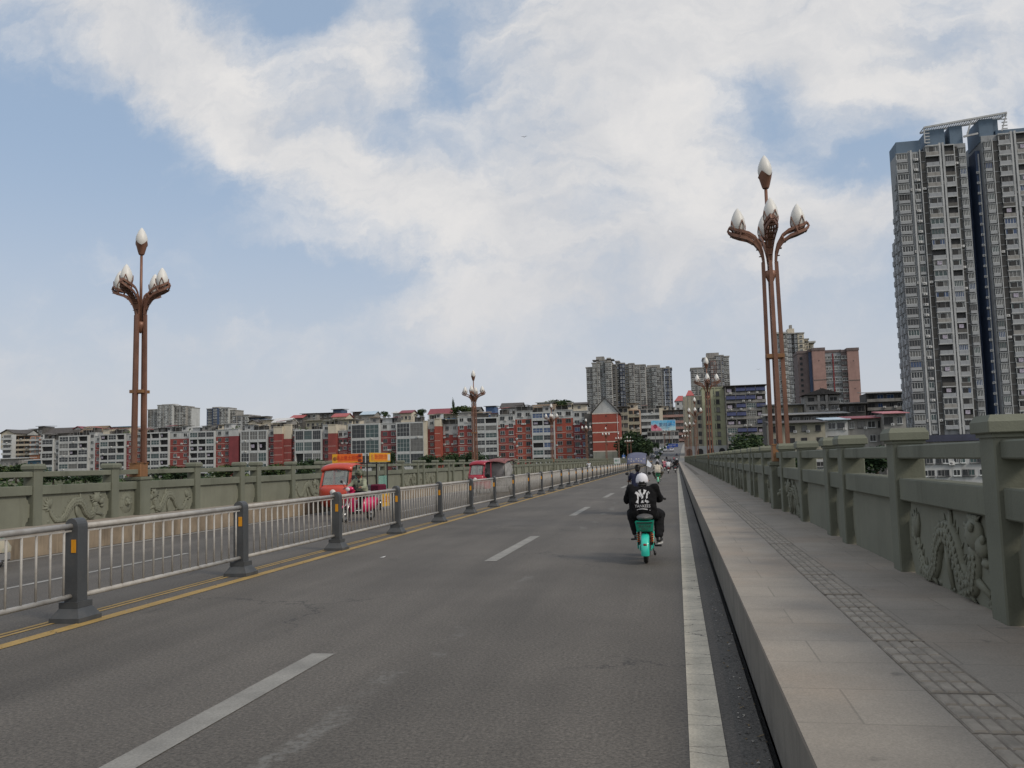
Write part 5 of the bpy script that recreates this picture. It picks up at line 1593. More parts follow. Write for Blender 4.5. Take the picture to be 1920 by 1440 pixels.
# ================================================================== TREES
LEAF = []
for i, c in enumerate([(.020, .042, .018), (.035, .062, .022), (.055, .085, .03), (.085, .105, .035)]):
    LEAF.append(mat('leaf %d' % i, c, .75, .35, 1.5, spec=.3))
M_BARK = mat('bark', (.09, .07, .05), .95, .3, 4, .8, 20)
def crown_mesh(seed, rx, rz, n, leaf, tone=(0, 1, 2)):
    rr = random.Random(seed); b = MB()
    lobes = [(Vector((rr.uniform(-.6, .6) * rx, rr.uniform(-.6, .6) * rx, rr.uniform(-.55, .65) * rz)), rr.uniform(.35, .62)) for _ in range(11)]
    for _ in range(n):
        c, k = rr.choice(lobes)
        d = Vector((rr.gauss(0, 1), rr.gauss(0, 1), rr.gauss(0, 1))).normalized() * (rr.random() ** .4)
        p = c + Vector((d.x * rx * k, d.y * rx * k, d.z * rz * k))
        s = leaf * rr.uniform(.5, 1.2)
        a = Vector((rr.uniform(-1, 1), rr.uniform(-1, 1), rr.uniform(-.7, .7))).normalized() * s
        e = a.cross(Vector((rr.uniform(-1, 1), rr.uniform(-1, 1), rr.uniform(-1, 1)))).normalized() * s * .6
        b._add([p - a, p - e, p + a, p + e], [(0, 1, 2, 3)], rr.choice(tone))
    return b.mesh('crown', LEAF)
def trunk_mesh(h, r, seed):
    rr = random.Random(seed); b = MB()
    b.tube([(0, 0, 0), (.1 * r, 0, h * .4), (-.2 * r, .2 * r, h)], [r, r * .75, r * .4], 7)
    for k in range(4):
        a = rr.uniform(0, 6.28); z = h * rr.uniform(.5, .9)
        b.tube([(0, 0, z), (math.cos(a) * h * .2, math.sin(a) * h * .2, z + h * .25)], [r * .35, r * .12], 5)
    return b.mesh('trunk', M_BARK)
CR = [crown_mesh(1, 2.6, 2.6, 1500, .30), crown_mesh(2, 3.2, 2.4, 1600, .32, (0, 0, 1)), crown_mesh(3, 2.2, 1.2, 900, .26, (1, 2, 3)), crown_mesh(4, 1.6, 4.2, 1300, .28, (0, 0, 1, 1))]
TR = [trunk_mesh(3.2, .22, i) for i in range(4)]
def tree(label, px, py_base, Y, h, kind, name='tree', cat='tree', wide=1.0, z=None):
    c = at_y(px, py_base, Y)
    H0 = [5.6, 5.2, 2.4, 8.0][kind]; s = h / H0
    t = thing(name, label, cat, (c.x, Y, c.z if z is None else z), RB.uniform(0, 6))
    t.scale = (s * wide, s * wide, s)
    link('trunk', TR[kind], t).scale = (1, 1, .5 if kind == 2 else 1)
    link('crown', CR[kind], t, (0, 0, [3.2, 2.9, 1.3, 4.4][kind]))
    return t
G = 'bushes along the left bank'
for i, (px, pyb, Y, h, k, wd, lab) in enumerate([
    (8, 902, 210, 5.0, 2, 2.0, 'yellow green bush at the far left edge above the balustrade rail'), (30, 905, 190, 5.5, 0, 1.4, 'dark green bush left of the nearest left balustrade cap'),
    (52, 900, 205, 4.0, 2, 1.6, 'bright yellow green bush beside the nearest left balustrade cap'),
    (100, 912, 170, 4.2, 1, 1.7, 'dark bush seen through the gap left of the left lamp'), (160, 910, 180, 3.6, 1, 1.9, 'low dark bush in the gap near the second left post'),
    (312, 908, 160, 4.4, 0, 1.6, 'green bush in the gap just right of the left lamp pedestal'), (340, 906, 170, 4.2, 1, 1.5, 'dark bush in the gap left of the post right of the lamp'),
    (425, 900, 190, 4.0, 2, 1.5, 'pale green bush in the gap below the maroon end wall'), (516, 898, 200, 4.2, 2, 1.2, 'yellow green bush at the foot of the rounded red corner'),
    (570, 898, 190, 4.6, 0, 1.4, 'dark bush in the gap left of the orange tricycle'), (592, 895, 200, 5.6, 1, 1.2, 'dark tree peeping over the rail left of the orange tricycle'),
    (806, 886, 230, 6.0, 1, 1.1, 'leafy tree before the cream corner, above the left balustrade'), (828, 884, 235, 5.2, 1, 1.2, 'leafy tree between the cream corner and the tricycle, lower of its row'),
    (846, 884, 230, 6.0, 0, 1.0, 'tallest leafy tree left of the second left lamp'), (868, 882, 240, 5.4, 1, 1.1, 'dark leafy tree just left of the second left lamp pole'), (893, 882, 235, 6.6, 1, .9, 'dark pointed tree against the second left lamp pole'),
    (735, 884, 235, 6.6, 3, 1.0, 'thin dark tree right of the yellow sign board'), (940, 880, 240, 4.2, 0, 1.1, 'small tree behind the maroon tricycle canopy')]):
    tree(lab, px, pyb, Y, h * .86, k, wide=wd)
for i, (px, pyb, Y, h, k, wd, lab) in enumerate([
    (1174, 866, 318, 6.0, 1, .8, 'dark tree low beside the gabled orange block'), (1183, 866, 310, 10.0, 1, 1.0, 'dark tree behind the first lamps of the hill road'), (1194, 866, 316, 11.0, 0, 1.0, 'tall dark tree under the weathered tan block'),
    (1205, 864, 324, 8.5, 1, .8, 'dark tree behind the blue road sign'), (1216, 860, 336, 5.5, 0, .8, 'tree right of the blue road sign on the kerb'), (1221, 852, 350, 4.5, 0, .8, 'lighter tree at the bend of the hill road'), (1229, 844, 372, 3.5, 1, .8, 'small dark tree under the billboard at the road bend'),
    (1054, 781, 430, 7.0, 0, 1.3, 'tree on the hill skyline left of the dark tiled attic'), (1068, 781, 430, 8.6, 0, 1.1, 'dark tree on the skyline next to the dark tiled attic'), (1047, 774, 440, 6.0, 2, 2.0, 'pale bush on the skyline left of the skyline trees'), (850, 782, 400, 8.5, 3, .45, 'thin bare topped tree on the roofs by the long maroon roof'),
    (788, 786, 410, 5.0, 0, 1.2, 'dark tree on the hill between two maroon roofs'), (723, 786, 425, 4.2, 0, 1.2, 'round dark tree on the hill by the light blue roof'), (868, 777, 395, 4.0, 2, 1.6, 'yellow green bush on the roof left of the second left lamp'),
    (1412, 868, 225, 7.5, 0, 1.3, 'dull green tree left of the right lamp, behind the balustrade'), (1392, 868, 240, 6.0, 1, 1.2, 'dark tree under the blue awning block'), (1646, 905, 120, 5.0, 1, 1.5, 'dark green tree seen through the balustrade gap before the nearest posts'), (1505, 898, 150, 4.0, 0, 1.2, 'bush seen through the balustrade gap right of the right lamp')]):
    tree(lab, px, pyb, Y, h, k, wide=wd)
# scrub on the far bank
rr = random.Random(21); b = MB()
for _ in range(5200):
    x = rr.uniform(-330, 160); y = rr.uniform(262, 318)
    if -20 < x < 8: continue
    z = -9 + 6 * (y - 262) / 30 if y < 292 else -3 + 1.5 * (y - 292) / 26
    p = Vector((x, y, z + rr.uniform(.1, 1.5))); s = rr.uniform(.4, 1.1)
    a = Vector((rr.uniform(-1, 1), rr.uniform(-1, 1), rr.uniform(-.6, .6))).normalized() * s; e = a.cross(Vector((rr.uniform(-1, 1), 1, rr.uniform(-1, 1)))).normalized() * s * .7
    b._add([p - a, p - e, p + a, p + e], [(0, 1, 2, 3)], rr.choice((0, 1, 1, 2)))
o = b.build('bank_scrub', LEAF); o['kind'] = 'stuff'; o['label'] = 'green scrub covering the far river bank'; o['category'] = 'scrub'
# clipped hedge on the hill road median
b = MB(); rr = random.Random(5)
for _ in range(1500):
    Y = rr.uniform(305, 520); f = .49 + rr.uniform(-.03, .03)
    p = Vector((road_x(Y, f), Y, road_z(Y) + rr.uniform(.1, 1.0))); s = rr.uniform(.25, .5)
    a = Vector((rr.uniform(-1, 1), rr.uniform(-1, 1), rr.uniform(-.6, .6))).normalized() * s; e = a.cross(Vector((rr.uniform(-1, 1), 1, rr.uniform(-1, 1)))).normalized() * s * .7
    b._add([p - a, p - e, p + a, p + e], [(0, 1, 2, 3)], rr.choice((0, 0, 1)))
o = b.build('median_hedge', LEAF); tag(o, 'dark green hedge along the middle of the hill road', 'hedge'); o['kind'] = 'stuff'

# ================================================================== PEOPLE
def fuse(b, name, m, parent, vox=.014, smooth=3, loc=(0, 0, 0)):
    for i in range(len(b.smooth)): b.smooth[i] = True
    o = b.build(name, m, parent, loc)
    md = o.modifiers.new('fuse', 'REMESH'); md.mode = 'VOXEL'; md.voxel_size = vox; md.use_smooth_shade = True
    if smooth:
        s = o.modifiers.new('soft', 'SMOOTH'); s.iterations = smooth; s.factor = .5
    return o
SKIN = mat('skin', (.36, .20, .14), .6, .08, 6)
HAIR = mat('black hair', (.012, .011, .010), .5, .3, 40, .5, 120)
def cloth(name, col): return mat(name, col, .92, .14, 5, .5, 26, spec=.2)
def hand(b, h, wrist, sgn):
    """palm and five fingers closed round a bar that runs along x at h"""
    h = Vector(h); w0 = Vector(wrist)
    d = (h - w0).normalized()
    b.capsule(h - d * .055 + Vector((0, 0, .012)), h - d * .01 + Vector((0, 0, .022)), .028, .031, 8)
    lens = [.9, 1.0, .97, .8]
    for k in range(4):
        x = (-.033 + .022 * k)
        pts = []
        for i in range(6):
            a = R(115 - i * 40 * lens[k])
            pts.append(h + Vector((x, math.cos(a) * .031, math.sin(a) * .031)))
        b.tube(pts, [.0105, .0105, .010, .0095, .009, .007], 7)
    pts = [h - d * .04 + Vector((-sgn * .028, 0, 0)), h + Vector((-sgn * .046, -.012, -.02)), h + Vector((-sgn * .040, .022, -.03))]
    b.tube(pts, [.014, .0115, .009], 7)
FOLD = bpy.data.textures.new('folds', 'CLOUDS'); FOLD.noise_scale = .11; FOLD.noise_depth = 2
def crease(o):
    d = o.modifiers.new('folds', 'DISPLACE'); d.texture = FOLD; d.texture_coords = 'LOCAL'; d.strength = .042; d.mid_level = .5
def rider(label, loc, rz, J, top, legs, shoes, head='hair', vox=.015, cap_col=None, hair=HAIR, sleeves='long', skin=SKIN, extra=None, group=None, bulk=1.0):
    """J: joints in local metres, +y is the way the rider faces"""
    t = thing('person', label, 'person', loc, rz, group)
    V = {k: Vector(v) for k, v in J.items()}
    b = MB()
    b.capsule(V['neck'] - Vector((0, .01, .03)), V['head'] - Vector((0, .02, .04)), .052, .05)
    hd = V['head']
    b.ball(hd + Vector((0, -.008, .02)), .098, 14, sx=.80, sy=.98, sz=1.02)
    b.ball(hd + Vector((0, .035, -.055)), .066, 12, sx=.85, sy=.85, sz=.95)
    b.ball(hd + Vector((0, .098, -.012)), .016, 8, sz=1.5)                 # nose
    for s in (-1, 1):
        b.ball(hd + Vector((s * .080, -.005, -.005)), .026, 8, sx=.4, sy=.7)
        b.ball(hd + Vector((s * .032, .083, .015)), .018, 8)
    b.capsule(V['chest'], V['pelvis'], .09, .09); 
    for s in ('L', 'R'):
        b.capsule(V['sh' + s], V['el' + s], .046, .039); b.capsule(V['el' + s], V['wr' + s], .039, .028)
        b.capsule(V['hip' + s], V['kn' + s], .078, .055); b.capsule(V['kn' + s], V['an' + s], .052, .036)
        b.capsule(V['an' + s], V['to' + s], .036, .03)
        hand(b, V['ha' + s], V['wr' + s], 1 if s == 'R' else -1)
    body = fuse(b, 'body', skin, t, max(.0095, vox * .75), 2)
    e = MB()
    for s in (-1, 1): e.ball(hd + Vector((s * .032, .094, .015)), .011, 8)
    e.build('eyes', HAIR, t)
    e = MB(); e.ball(hd + Vector((0, .088, -.065)), .022, 8, sy=.45, sz=.3); e.build('mouth', mat('lips', (.28, .11, .09), .6, .05, 8), t)
    # top
    b = MB()
    pe, ch = V['pelvis'], V['chest']
    mid = (pe + ch) / 2 + Vector((0, -.03, 0))
    hw = .10 * bulk; B_ = bulk
    b.capsule(pe, mid, .12 * B_, .125 * B_); b.capsule(mid, ch, .125 * B_, .115 * B_)
    for s in (-1, 1):
        q = Vector((s * hw, 0, 0))
        b.capsule(pe + q * .9 + Vector((0, 0, -.02)), mid + q, .118 * B_, .112 * B_); b.capsule(mid + q, ch + q * .95, .112 * B_, .108 * B_)
        k = 'R' if s > 0 else 'L'
        b.capsule(ch + q * .9 + Vector((0, 0, .02)), V['sh' + k], .085, .075)
        if sleeves == 'long':
            b.capsule(V['sh' + k], V['el' + k], .073 * B_, .064 * B_); b.capsule(V['el' + k], V['wr' + k], .062 * B_, .047)
        else:
            b.capsule(V['sh' + k], V['sh' + k].lerp(V['el' + k], .62), .070, .062)
    b.capsule(ch + Vector((0, -.01, .05)), V['neck'] - Vector((0, .015, .025)), .09, .066)
    jk = fuse(b, 'jacket' if sleeves == 'long' else 'shirt', top, t, vox, 5); crease(jk)
    # trousers
    b = MB()
    b.capsule(V['hipL'] + Vector((0, -.02, .04)), V['hipR'] + Vector((0, -.02, .04)), .118, .118)
    for k in ('L', 'R'):
        b.capsule(V['hip' + k], V['kn' + k], .105 * B_, .086 * B_); b.capsule(V['kn' + k], V['kn' + k].lerp(V['an' + k], .88), .084 * B_, .066 * B_)
    crease(fuse(b, 'trousers', legs, t, vox, 4))
    for k in ('L', 'R'):
        b = MB(); a, o2 = V['an' + k], V['to' + k]
        b.capsule(a + Vector((0, -.03, -.035)), o2, .043, .040); b.capsule(a + Vector((0, -.01, 0)), a + Vector((0, 0, -.03)), .042, .045)
        so_ = fuse(b, 'shoe', shoes, t, min(vox, .014), 2)
        b = MB(); d = (o2 - a); f = Vector((d.x, d.y, 0)).normalized(); 
        sd = f.cross(Vector((0, 0, 1)))
        hz_ = min(a.z - .075, o2.z - .038)
        pts = []
        for i in range(14):
            an = 2 * math.pi * i / 14
            c = (a + o2) / 2 + Vector((0, -.01, 0))
            p = c + f * math.cos(an) * ((o2 - a).length / 2 + .065) + sd * math.sin(an) * .047
            pts.append((p.x, p.y))
        b.prism(pts, 'z', hz_ - .016, hz_ + .006, sm=True); b.build('sole', A_WHITE, so_)
    if head == 'hair':
        b = MB(); b.ball(hd + Vector((0, -.02, .04)), .110, 14, sx=.86, sy=.98, sz=.92); b.ball(hd + Vector((0, -.055, -.02)), .078, 12)
        fuse(b, 'hair', hair, t, .012, 2)
    elif head in ('cap', 'helmet'):
        cm = cap_col
        b = MB(); n = 20
        if head == 'cap':
            b.lathe([(.004, .138), (.04, .133), (.072, .112), (.092, .08), (.102, .04), (.104, .0), (.102, -.028)], hd + Vector((0, -.012, .012)), 22)
            cp = b.build('cap', cm, t)
            b = MB(); b.ball(hd + Vector((0, -.107, -.002)), .050, 14, sy=.16, sz=.52); b.build('cap_opening', HAIR, cp)
            b = MB(); b.lathe([(.012, 0), (.010, .012), (0, .014)], hd + Vector((0, -.012, .147)), 8); b.build('cap_button', cm, cp)
            b = MB(); pts = []
            for i in range(13):
                a = math.pi * i / 12; pts.append((hd.x + math.cos(a) * .092, hd.y + .06 + math.sin(a) * .115))
            b.prism(pts, 'z', hd.z + .002, hd.z + .012); b.build('peak', cm, cp)
            b = MB(); b.ball(hd + Vector((0, -.035, -.045)), .078, 12, sx=1.02, sz=.55); b.build('hair', hair, t)
        else:
            b.lathe([(.004, .165), (.05, .158), (.095, .13), (.122, .085), (.134, .03), (.136, -.02), (.128, -.06)], hd + Vector((0, -.012, .012)), 22)
            hm = b.build('helmet', cm, t)
            b = MB(); b.prism([(hd.x + math.cos(math.pi * i / 10) * .12, hd.y + .07 + math.sin(math.pi * i / 10) * .10) for i in range(11)], 'z', hd.z + .03, hd.z + .042); b.build('peak', cm, hm)
            b = MB(); b.tube([hd + Vector((-.105, .01, -.03)), hd + Vector((-.06, .05, -.12)), hd + Vector((.06, .05, -.12)), hd + Vector((.105, .01, -.03))], .008, 6); b.build('chin_strap', HAIR, hm)
    if extra: extra(t, V, jk)
    return t
def ride_pose(hs=.74, knee=.33, elbow=.30, lean=.10, bar=(.27, .44, 1.0), foot_l=(-.17, .30, .36), foot_r=(.17, .22, .36), kn_l=None, kn_r=None, head=(0, .16, .66), sh=.195, tall=1.0):
    J = {'pelvis': (0, -.02, hs + .09), 'chest': (0, lean * .7, hs + .40 * tall), 'neck': (0, lean * 1.1, hs + .555 * tall), 'head': (head[0], head[1], hs + head[2] * tall)}
    for s, k in ((-1, 'L'), (1, 'R')):
        J['sh' + k] = (s * sh, lean * .9, hs + .475 * tall)
        J['ha' + k] = (s * bar[0], bar[1], bar[2])
        J['wr' + k] = (s * (bar[0] + .012), bar[1] - .065, bar[2] + .012)
        J['el' + k] = (s * elbow, lean + .14, hs + .275)
        J['hip' + k] = (s * .095, .02, hs + .08)
    J['knL'] = kn_l or (-knee * .9, .36, hs + .03); J['knR'] = kn_r or (knee, .34, hs + .02)
    J['anL'] = (foot_l[0], foot_l[1], foot_l[2] + .07); J['toL'] = (foot_l[0] - .01, foot_l[1] + .14, foot_l[2] + .035)
    J['anR'] = (foot_r[0], foot_r[1], foot_r[2] + .07); J['toR'] = (foot_r[0] + .03, foot_r[1] + .14, foot_r[2] + .035)
    return J

# ================================================================== TWO-WHEELERS
RUB = mat('tyre rubber', (.018, .018, .018), .85, .2, 20, .3, 60)
STEEL = mat('bright steel', (.5, .5, .5), .3, .1, 8, metal=.9)
BLACKP = mat('black plastic', (.02, .02, .021), .45, .2, 6)
SEATM = mat('grey seat vinyl', (.085, .082, .08), .5, .15, 8, .2, 60)
SPRING = mat('orange spring', (.55, .11, .02), .45, .15, 8)
TAILR = mat('red lens', (.25, .015, .015), .2, .05, 8)
def paint(name, col): return mat(name, col, .32, .06, 2, spec=.5, coat=.25)
def wheel(parent, loc, r, wdt, spokes=8):
    b = MB(); b.torus((0, 0, 0), r - wdt / 2, wdt / 2, 'x', 28, 10)
    wn = b.build('wheel', RUB, parent, loc)
    b = MB(); b.lathe([(r - wdt * .95, -.018), (r - wdt * .8, -.02), (r - wdt * .8, .02), (r - wdt * .95, .018)], (0, 0, 0), 24, 0, 'x')
    for k in range(spokes):
        a = 2 * math.pi * k / spokes; b.tube([(0, 0, 0), (0, math.cos(a) * (r - wdt * .9), math.sin(a) * (r - wdt * .9))], .011, 6)
    b.lathe([(.0, -.05), (.055, -.05), (.055, .05), (.0, .05)], (0, 0, 0), 14, 0, 'x')
    b.build('rim', STEEL, wn)
    return wn
def ebike(label, loc, rz, c1, c2):
    """small shared e-bike, +y forward, origin on the ground under the saddle"""
    t = thing('electric_bike', label, 'electric bike', loc, rz)
    RW = .215; YB = -.36
    wheel(t, (0, YB, RW), RW, .075); wheel(t, (0, .76, RW), RW, .07)
    b = MB()                                           # rear mudguard, a shell over the wheel that hangs down behind it
    n = 12; prof = []
    for i in range(n + 1):
        a = R(100 + (245 - 100) * i / n) - math.pi * .0
        prof.append((YB + math.cos(a) * .265, RW + .03 + math.sin(a) * .255))
    prof = [(YB + math.cos(R(75 + 120 * i / n)) * (.255 + .03 * (i / n)), RW + .0 + math.sin(R(75 + 120 * i / n)) * .265) for i in range(n + 1)]
    cross = [(-.068, -.06), (-.062, -.008), (-.035, .010), (.035, .010), (.062, -.008), (.068, -.06)]
    vs = []
    for i, (y, z) in enumerate(prof):
        d = Vector((0, y - YB, z - RW)).normalized()
        for (x, h) in cross: vs.append((x, y + d.y * h, z + d.z * h))
    m_ = len(cross)
    b._add(vs, [(i * m_ + j, i * m_ + j + 1, (i + 1) * m_ + j + 1, (i + 1) * m_ + j) for i in range(n) for j in range(m_ - 1)], 0, True)
    fd = b.build('rear_mudguard', c2, t)
    yb = prof[8][0]; zb = prof[8][1]
    b = MB(); b.ball((0, yb - .014, zb - .005), .034, 12, sy=.35, sz=.62); b.build('reflector', TAILR, fd)
    b = MB()                                           # rear box under the saddle
    b.hexa([(-.130, -.46, .52), (.130, -.46, .52), (.125, -.02, .50), (-.125, -.02, .50), (-.152, -.50, .685), (.152, -.50, .685), (.14, .0, .68), (-.14, .0, .68)])
    bx = b.build('rear_box', c1, t)
    b = MB(); b.box(-.125, .125, -.512, -.50, .655, .672); b.build('slot', BLACKP, bx)
    b = MB(); b.hexa([(-.095, -.487, .54), (.095, -.487, .54), (.095, -.47, .54), (-.095, -.47, .54), (-.10, -.502, .635), (.10, -.502, .635), (.10, -.49, .635), (-.10, -.49, .635)]); pl = b.build('number_plate', mat('plate green', (.018, .20, .13), .5, .15, 10), bx)
    for (s, z, h) in (('渝A·5K8', .606, .048), ('20617', .562, .042)):
        me = text_mesh(s, h * 1.15); me.materials.append(BLACKP)
        o = link('plate_lettering', me, pl, (0, -.5055, z)); o.rotation_euler = (R(82), 0, 0)
    b = MB(); b.ball((0, -.25, .735), .15, 16, sx=.93, sy=1.55, sz=.40); b.ball((0, .02, .735), .10, 12, sx=.9, sy=1.4, sz=.45)
    fuse(b, 'seat', SEATM, t, .014, 3)
    for s in (-1, 1):
        b = MB(); b.tube([(s * .108, YB - .02, .30), (s * .112, YB - .02, .53)], .016, 8)
        sh = b.build('shock_absorber', BLACKP, t)
        b = MB(); pts = [(s * .110 + math.cos(k * .9) * .024, YB - .02 + math.sin(k * .9) * .024, .335 + k * .0048) for k in range(34)]
        b.tube(pts, .0075, 5); b.build('spring', SPRING, sh)
    b = MB()
    for s in (-1, 1):
        b.tube([(s * .085, YB, RW), (s * .10, -.08, .26), (s * .07, .12, .30)], .016, 8); b.tube([(s * .12, YB + .02, RW + .02), (s * .135, -.22, .50)], .012, 8)
    b.tube([(0, .10, .30), (0, .34, .32), (0, .50, .62), (0, .52, .90)], [.05, .05, .045, .035], 10)
    b.build('frame', c2, t)
    b = MB(); b.bbox(-.10, .10, -.10, .46, .27, .35, .02); b.bbox(-.08, .08, .0, .2, .35, .52, .02); b.build('battery_deck', BLACKP, t)
    b = MB()
    for s in (-1, 1): b.tube([(s * .055, .76, RW), (s * .055, .60, .58)], .016, 8)
    b.tube([(0, .59, .58), (0, .50, .97)], .026, 8); b.build('fork', STEEL, t)
    b = MB(); b.tube([(-.33, .40, 1.0), (-.18, .45, 1.03), (0, .48, .99), (.18, .45, 1.03), (.33, .40, 1.0)], .012, 8); hb = b.build('handlebar', BLACKP, t)
    for s in (-1, 1):
        b = MB(); b.tube([(s * .22, .435, 1.02), (s * .345, .39, .998)], .019, 10); b.build('grip', RUB, hb)
    b = MB(); b.bbox(-.16, .16, .56, .80, .62, .84, .02); b.build('basket', BLACKP, t)
    for s, z, y in ((-1, .36, -.04), (1, .24, .10)):
        b = MB(); b.tube([(s * .09, .03, .30), (s * .13, .03, .30), (s * .14, y, z)], .012, 6); b.bbox(min(s * .14, s * .25), max(s * .14, s * .25), y - .045, y + .045, z - .012, z + .014, .005); b.build('pedal', BLACKP, t)
    b = MB(); b.tube([(.10, -.1, .26), (.14, -.16, .13)], .012, 6); b.ball((.14, -.14, .14), .04, 8, sx=.6); b.build('kickstand', BLACKP, t)
    return t
def scooter(label, loc, rz, c1, c2=None, top_box=False, canopy=None, plate=None):
    c2 = c2 or BLACKP
    t = thing('motor_scooter', label, 'scooter', loc, rz)
    RW = .23
    wheel(t, (0, -.52, RW), RW, .095, 5); wheel(t, (0, .68, RW), RW, .09, 5)
    b = MB()                                          # tail shell
    b._add([(x, y, z) for (y, wd, z0, z1) in ((-.85, .07, .52, .66), (-.55, .17, .36, .72), (-.2, .18, .28, .70), (.05, .16, .26, .62)) for (x, z) in ((-wd, z0), (wd, z0), (wd * .92, z1), (-wd * .92, z1))],
           [(i * 4 + j, i * 4 + (j + 1) % 4, (i + 1) * 4 + (j + 1) % 4, (i + 1) * 4 + j) for i in range(3) for j in range(4)] + [(3, 2, 1, 0), (12, 13, 14, 15)], 0, True)
    bd = b.build('body', c1, t)
    b = MB(); b.bbox(-.085, .085, -.87, -.84, .55, .63, .01); b.build('tail_lamp', TAILR, bd)
    b = MB(); b.bbox(-.11, .11, -.80, -.785, .30, .44, .006); b.build('number_plate', A_WHITE, t)
    b = MB(); b.bbox(-.17, .17, .0, .42, .24, .31, .02); b.build('footboard', c2, t)
    b = MB()                                          # front apron
    b._add([(x, y + abs(x) * -.35, z) for (y, z, wd) in ((.42, .26, .15), (.50, .55, .19), (.50, .80, .17), (.44, .95, .13)) for x in (-wd, -wd * .5, 0, wd * .5, wd)] +
           [(x * .9, y - .06 + abs(x) * -.35, z) for (y, z, wd) in ((.42, .26, .15), (.50, .55, .19), (.50, .80, .17), (.44, .95, .13)) for x in (-wd, -wd * .5, 0, wd * .5, wd)],
           [(i * 5 + j, i * 5 + j + 1, i * 5 + j + 6, i * 5 + j + 5) for i in range(3) for j in range(4)] + [(20 + i * 5 + j, 20 + i * 5 + j + 5, 20 + i * 5 + j + 6, 20 + i * 5 + j + 1) for i in range(3) for j in range(4)], 0, True)
    b.build('front_apron', c1, t)
    b = MB(); n = 8
    b._add([(x, .68 + math.cos(R(20 + 140 * i / n)) * .27, RW + math.sin(R(20 + 140 * i / n)) * .28) for i in range(n + 1) for x in (-.075, .075)], [(2 * i, 2 * i + 1, 2 * i + 3, 2 * i + 2) for i in range(n)], 0, True)
    b.build('front_mudguard', c1, t)
    b = MB()
    for s in (-1, 1): b.tube([(s * .06, .68, RW), (s * .06, .50, .62)], .02, 8)
    b.tube([(0, .50, .6), (0, .42, .98)], .03, 8); b.build('fork', STEEL, t)
    b = MB(); b.ball((0, .44, 1.0), .12, 12, sx=1.35, sy=.8, sz=.7); hs = b.build('handlebar_cowl', c1, t)
    b = MB(); b.ball((0, .53, .99), .065, 12, sx=1.3, sy=.5); b.build('headlight', A_WHITE, hs)
    b = MB(); b.tube([(-.36, .34, 1.0), (-.15, .41, 1.02), (.15, .41, 1.02), (.36, .34, 1.0)], .014, 8); b.build('handlebar', BLACKP, t)
    for s in (-1, 1):
        b = MB(); b.tube([(s * .24, .38, 1.02), (s * .32, .42, 1.20)], .008, 6); b.ball((s * .35, .42, 1.23), .062, 10, sy=.3, sz=.75); b.build('mirror', BLACKP, t)
    b = MB(); b.ball((0, -.42, .735), .16, 14, sx=.9, sy=1.9, sz=.42); b.ball((0, -.08, .72), .13, 12, sx=.95, sy=1.5, sz=.42); fuse(b, 'seat', SEATM, t, .016, 3)
    if top_box:
        b = MB(); b.bbox(-.19, .19, -1.12, -.72, .80, 1.10, .04); b.build('top_box', BLACKP if top_box is True else top_box, t)
    return t

def person_far(label, loc, rz, top, legs, head='hair', cap=None, hs=.72, sleeves='short', vox=.022, hair=HAIR):
    return rider(label, loc, rz, ride_pose(hs=hs, bar=(.28, .40, 1.0)), top, legs, BLACKP, head, vox, cap, hair, sleeves)
BLACKC = cloth('black cotton', (.006, .006, .007)); BLACKT = cloth('black trousers', (.012, .012, .014))
CREAMC = cloth('cream cotton', (.50, .46, .39)); WHITEC = cloth('white cotton', (.56, .57, .60)); OLIVEC = cloth('olive trousers', (.085, .08, .065)); GREYC = cloth('dark grey cloth', (.06, .06, .065))
NAVYC = cloth('navy cloth', (.03, .035, .07)); PINKC = cloth('pink cloth', (.45, .17, .2))
WHITECAP = cloth('white cap cloth', (.66, .66, .70))
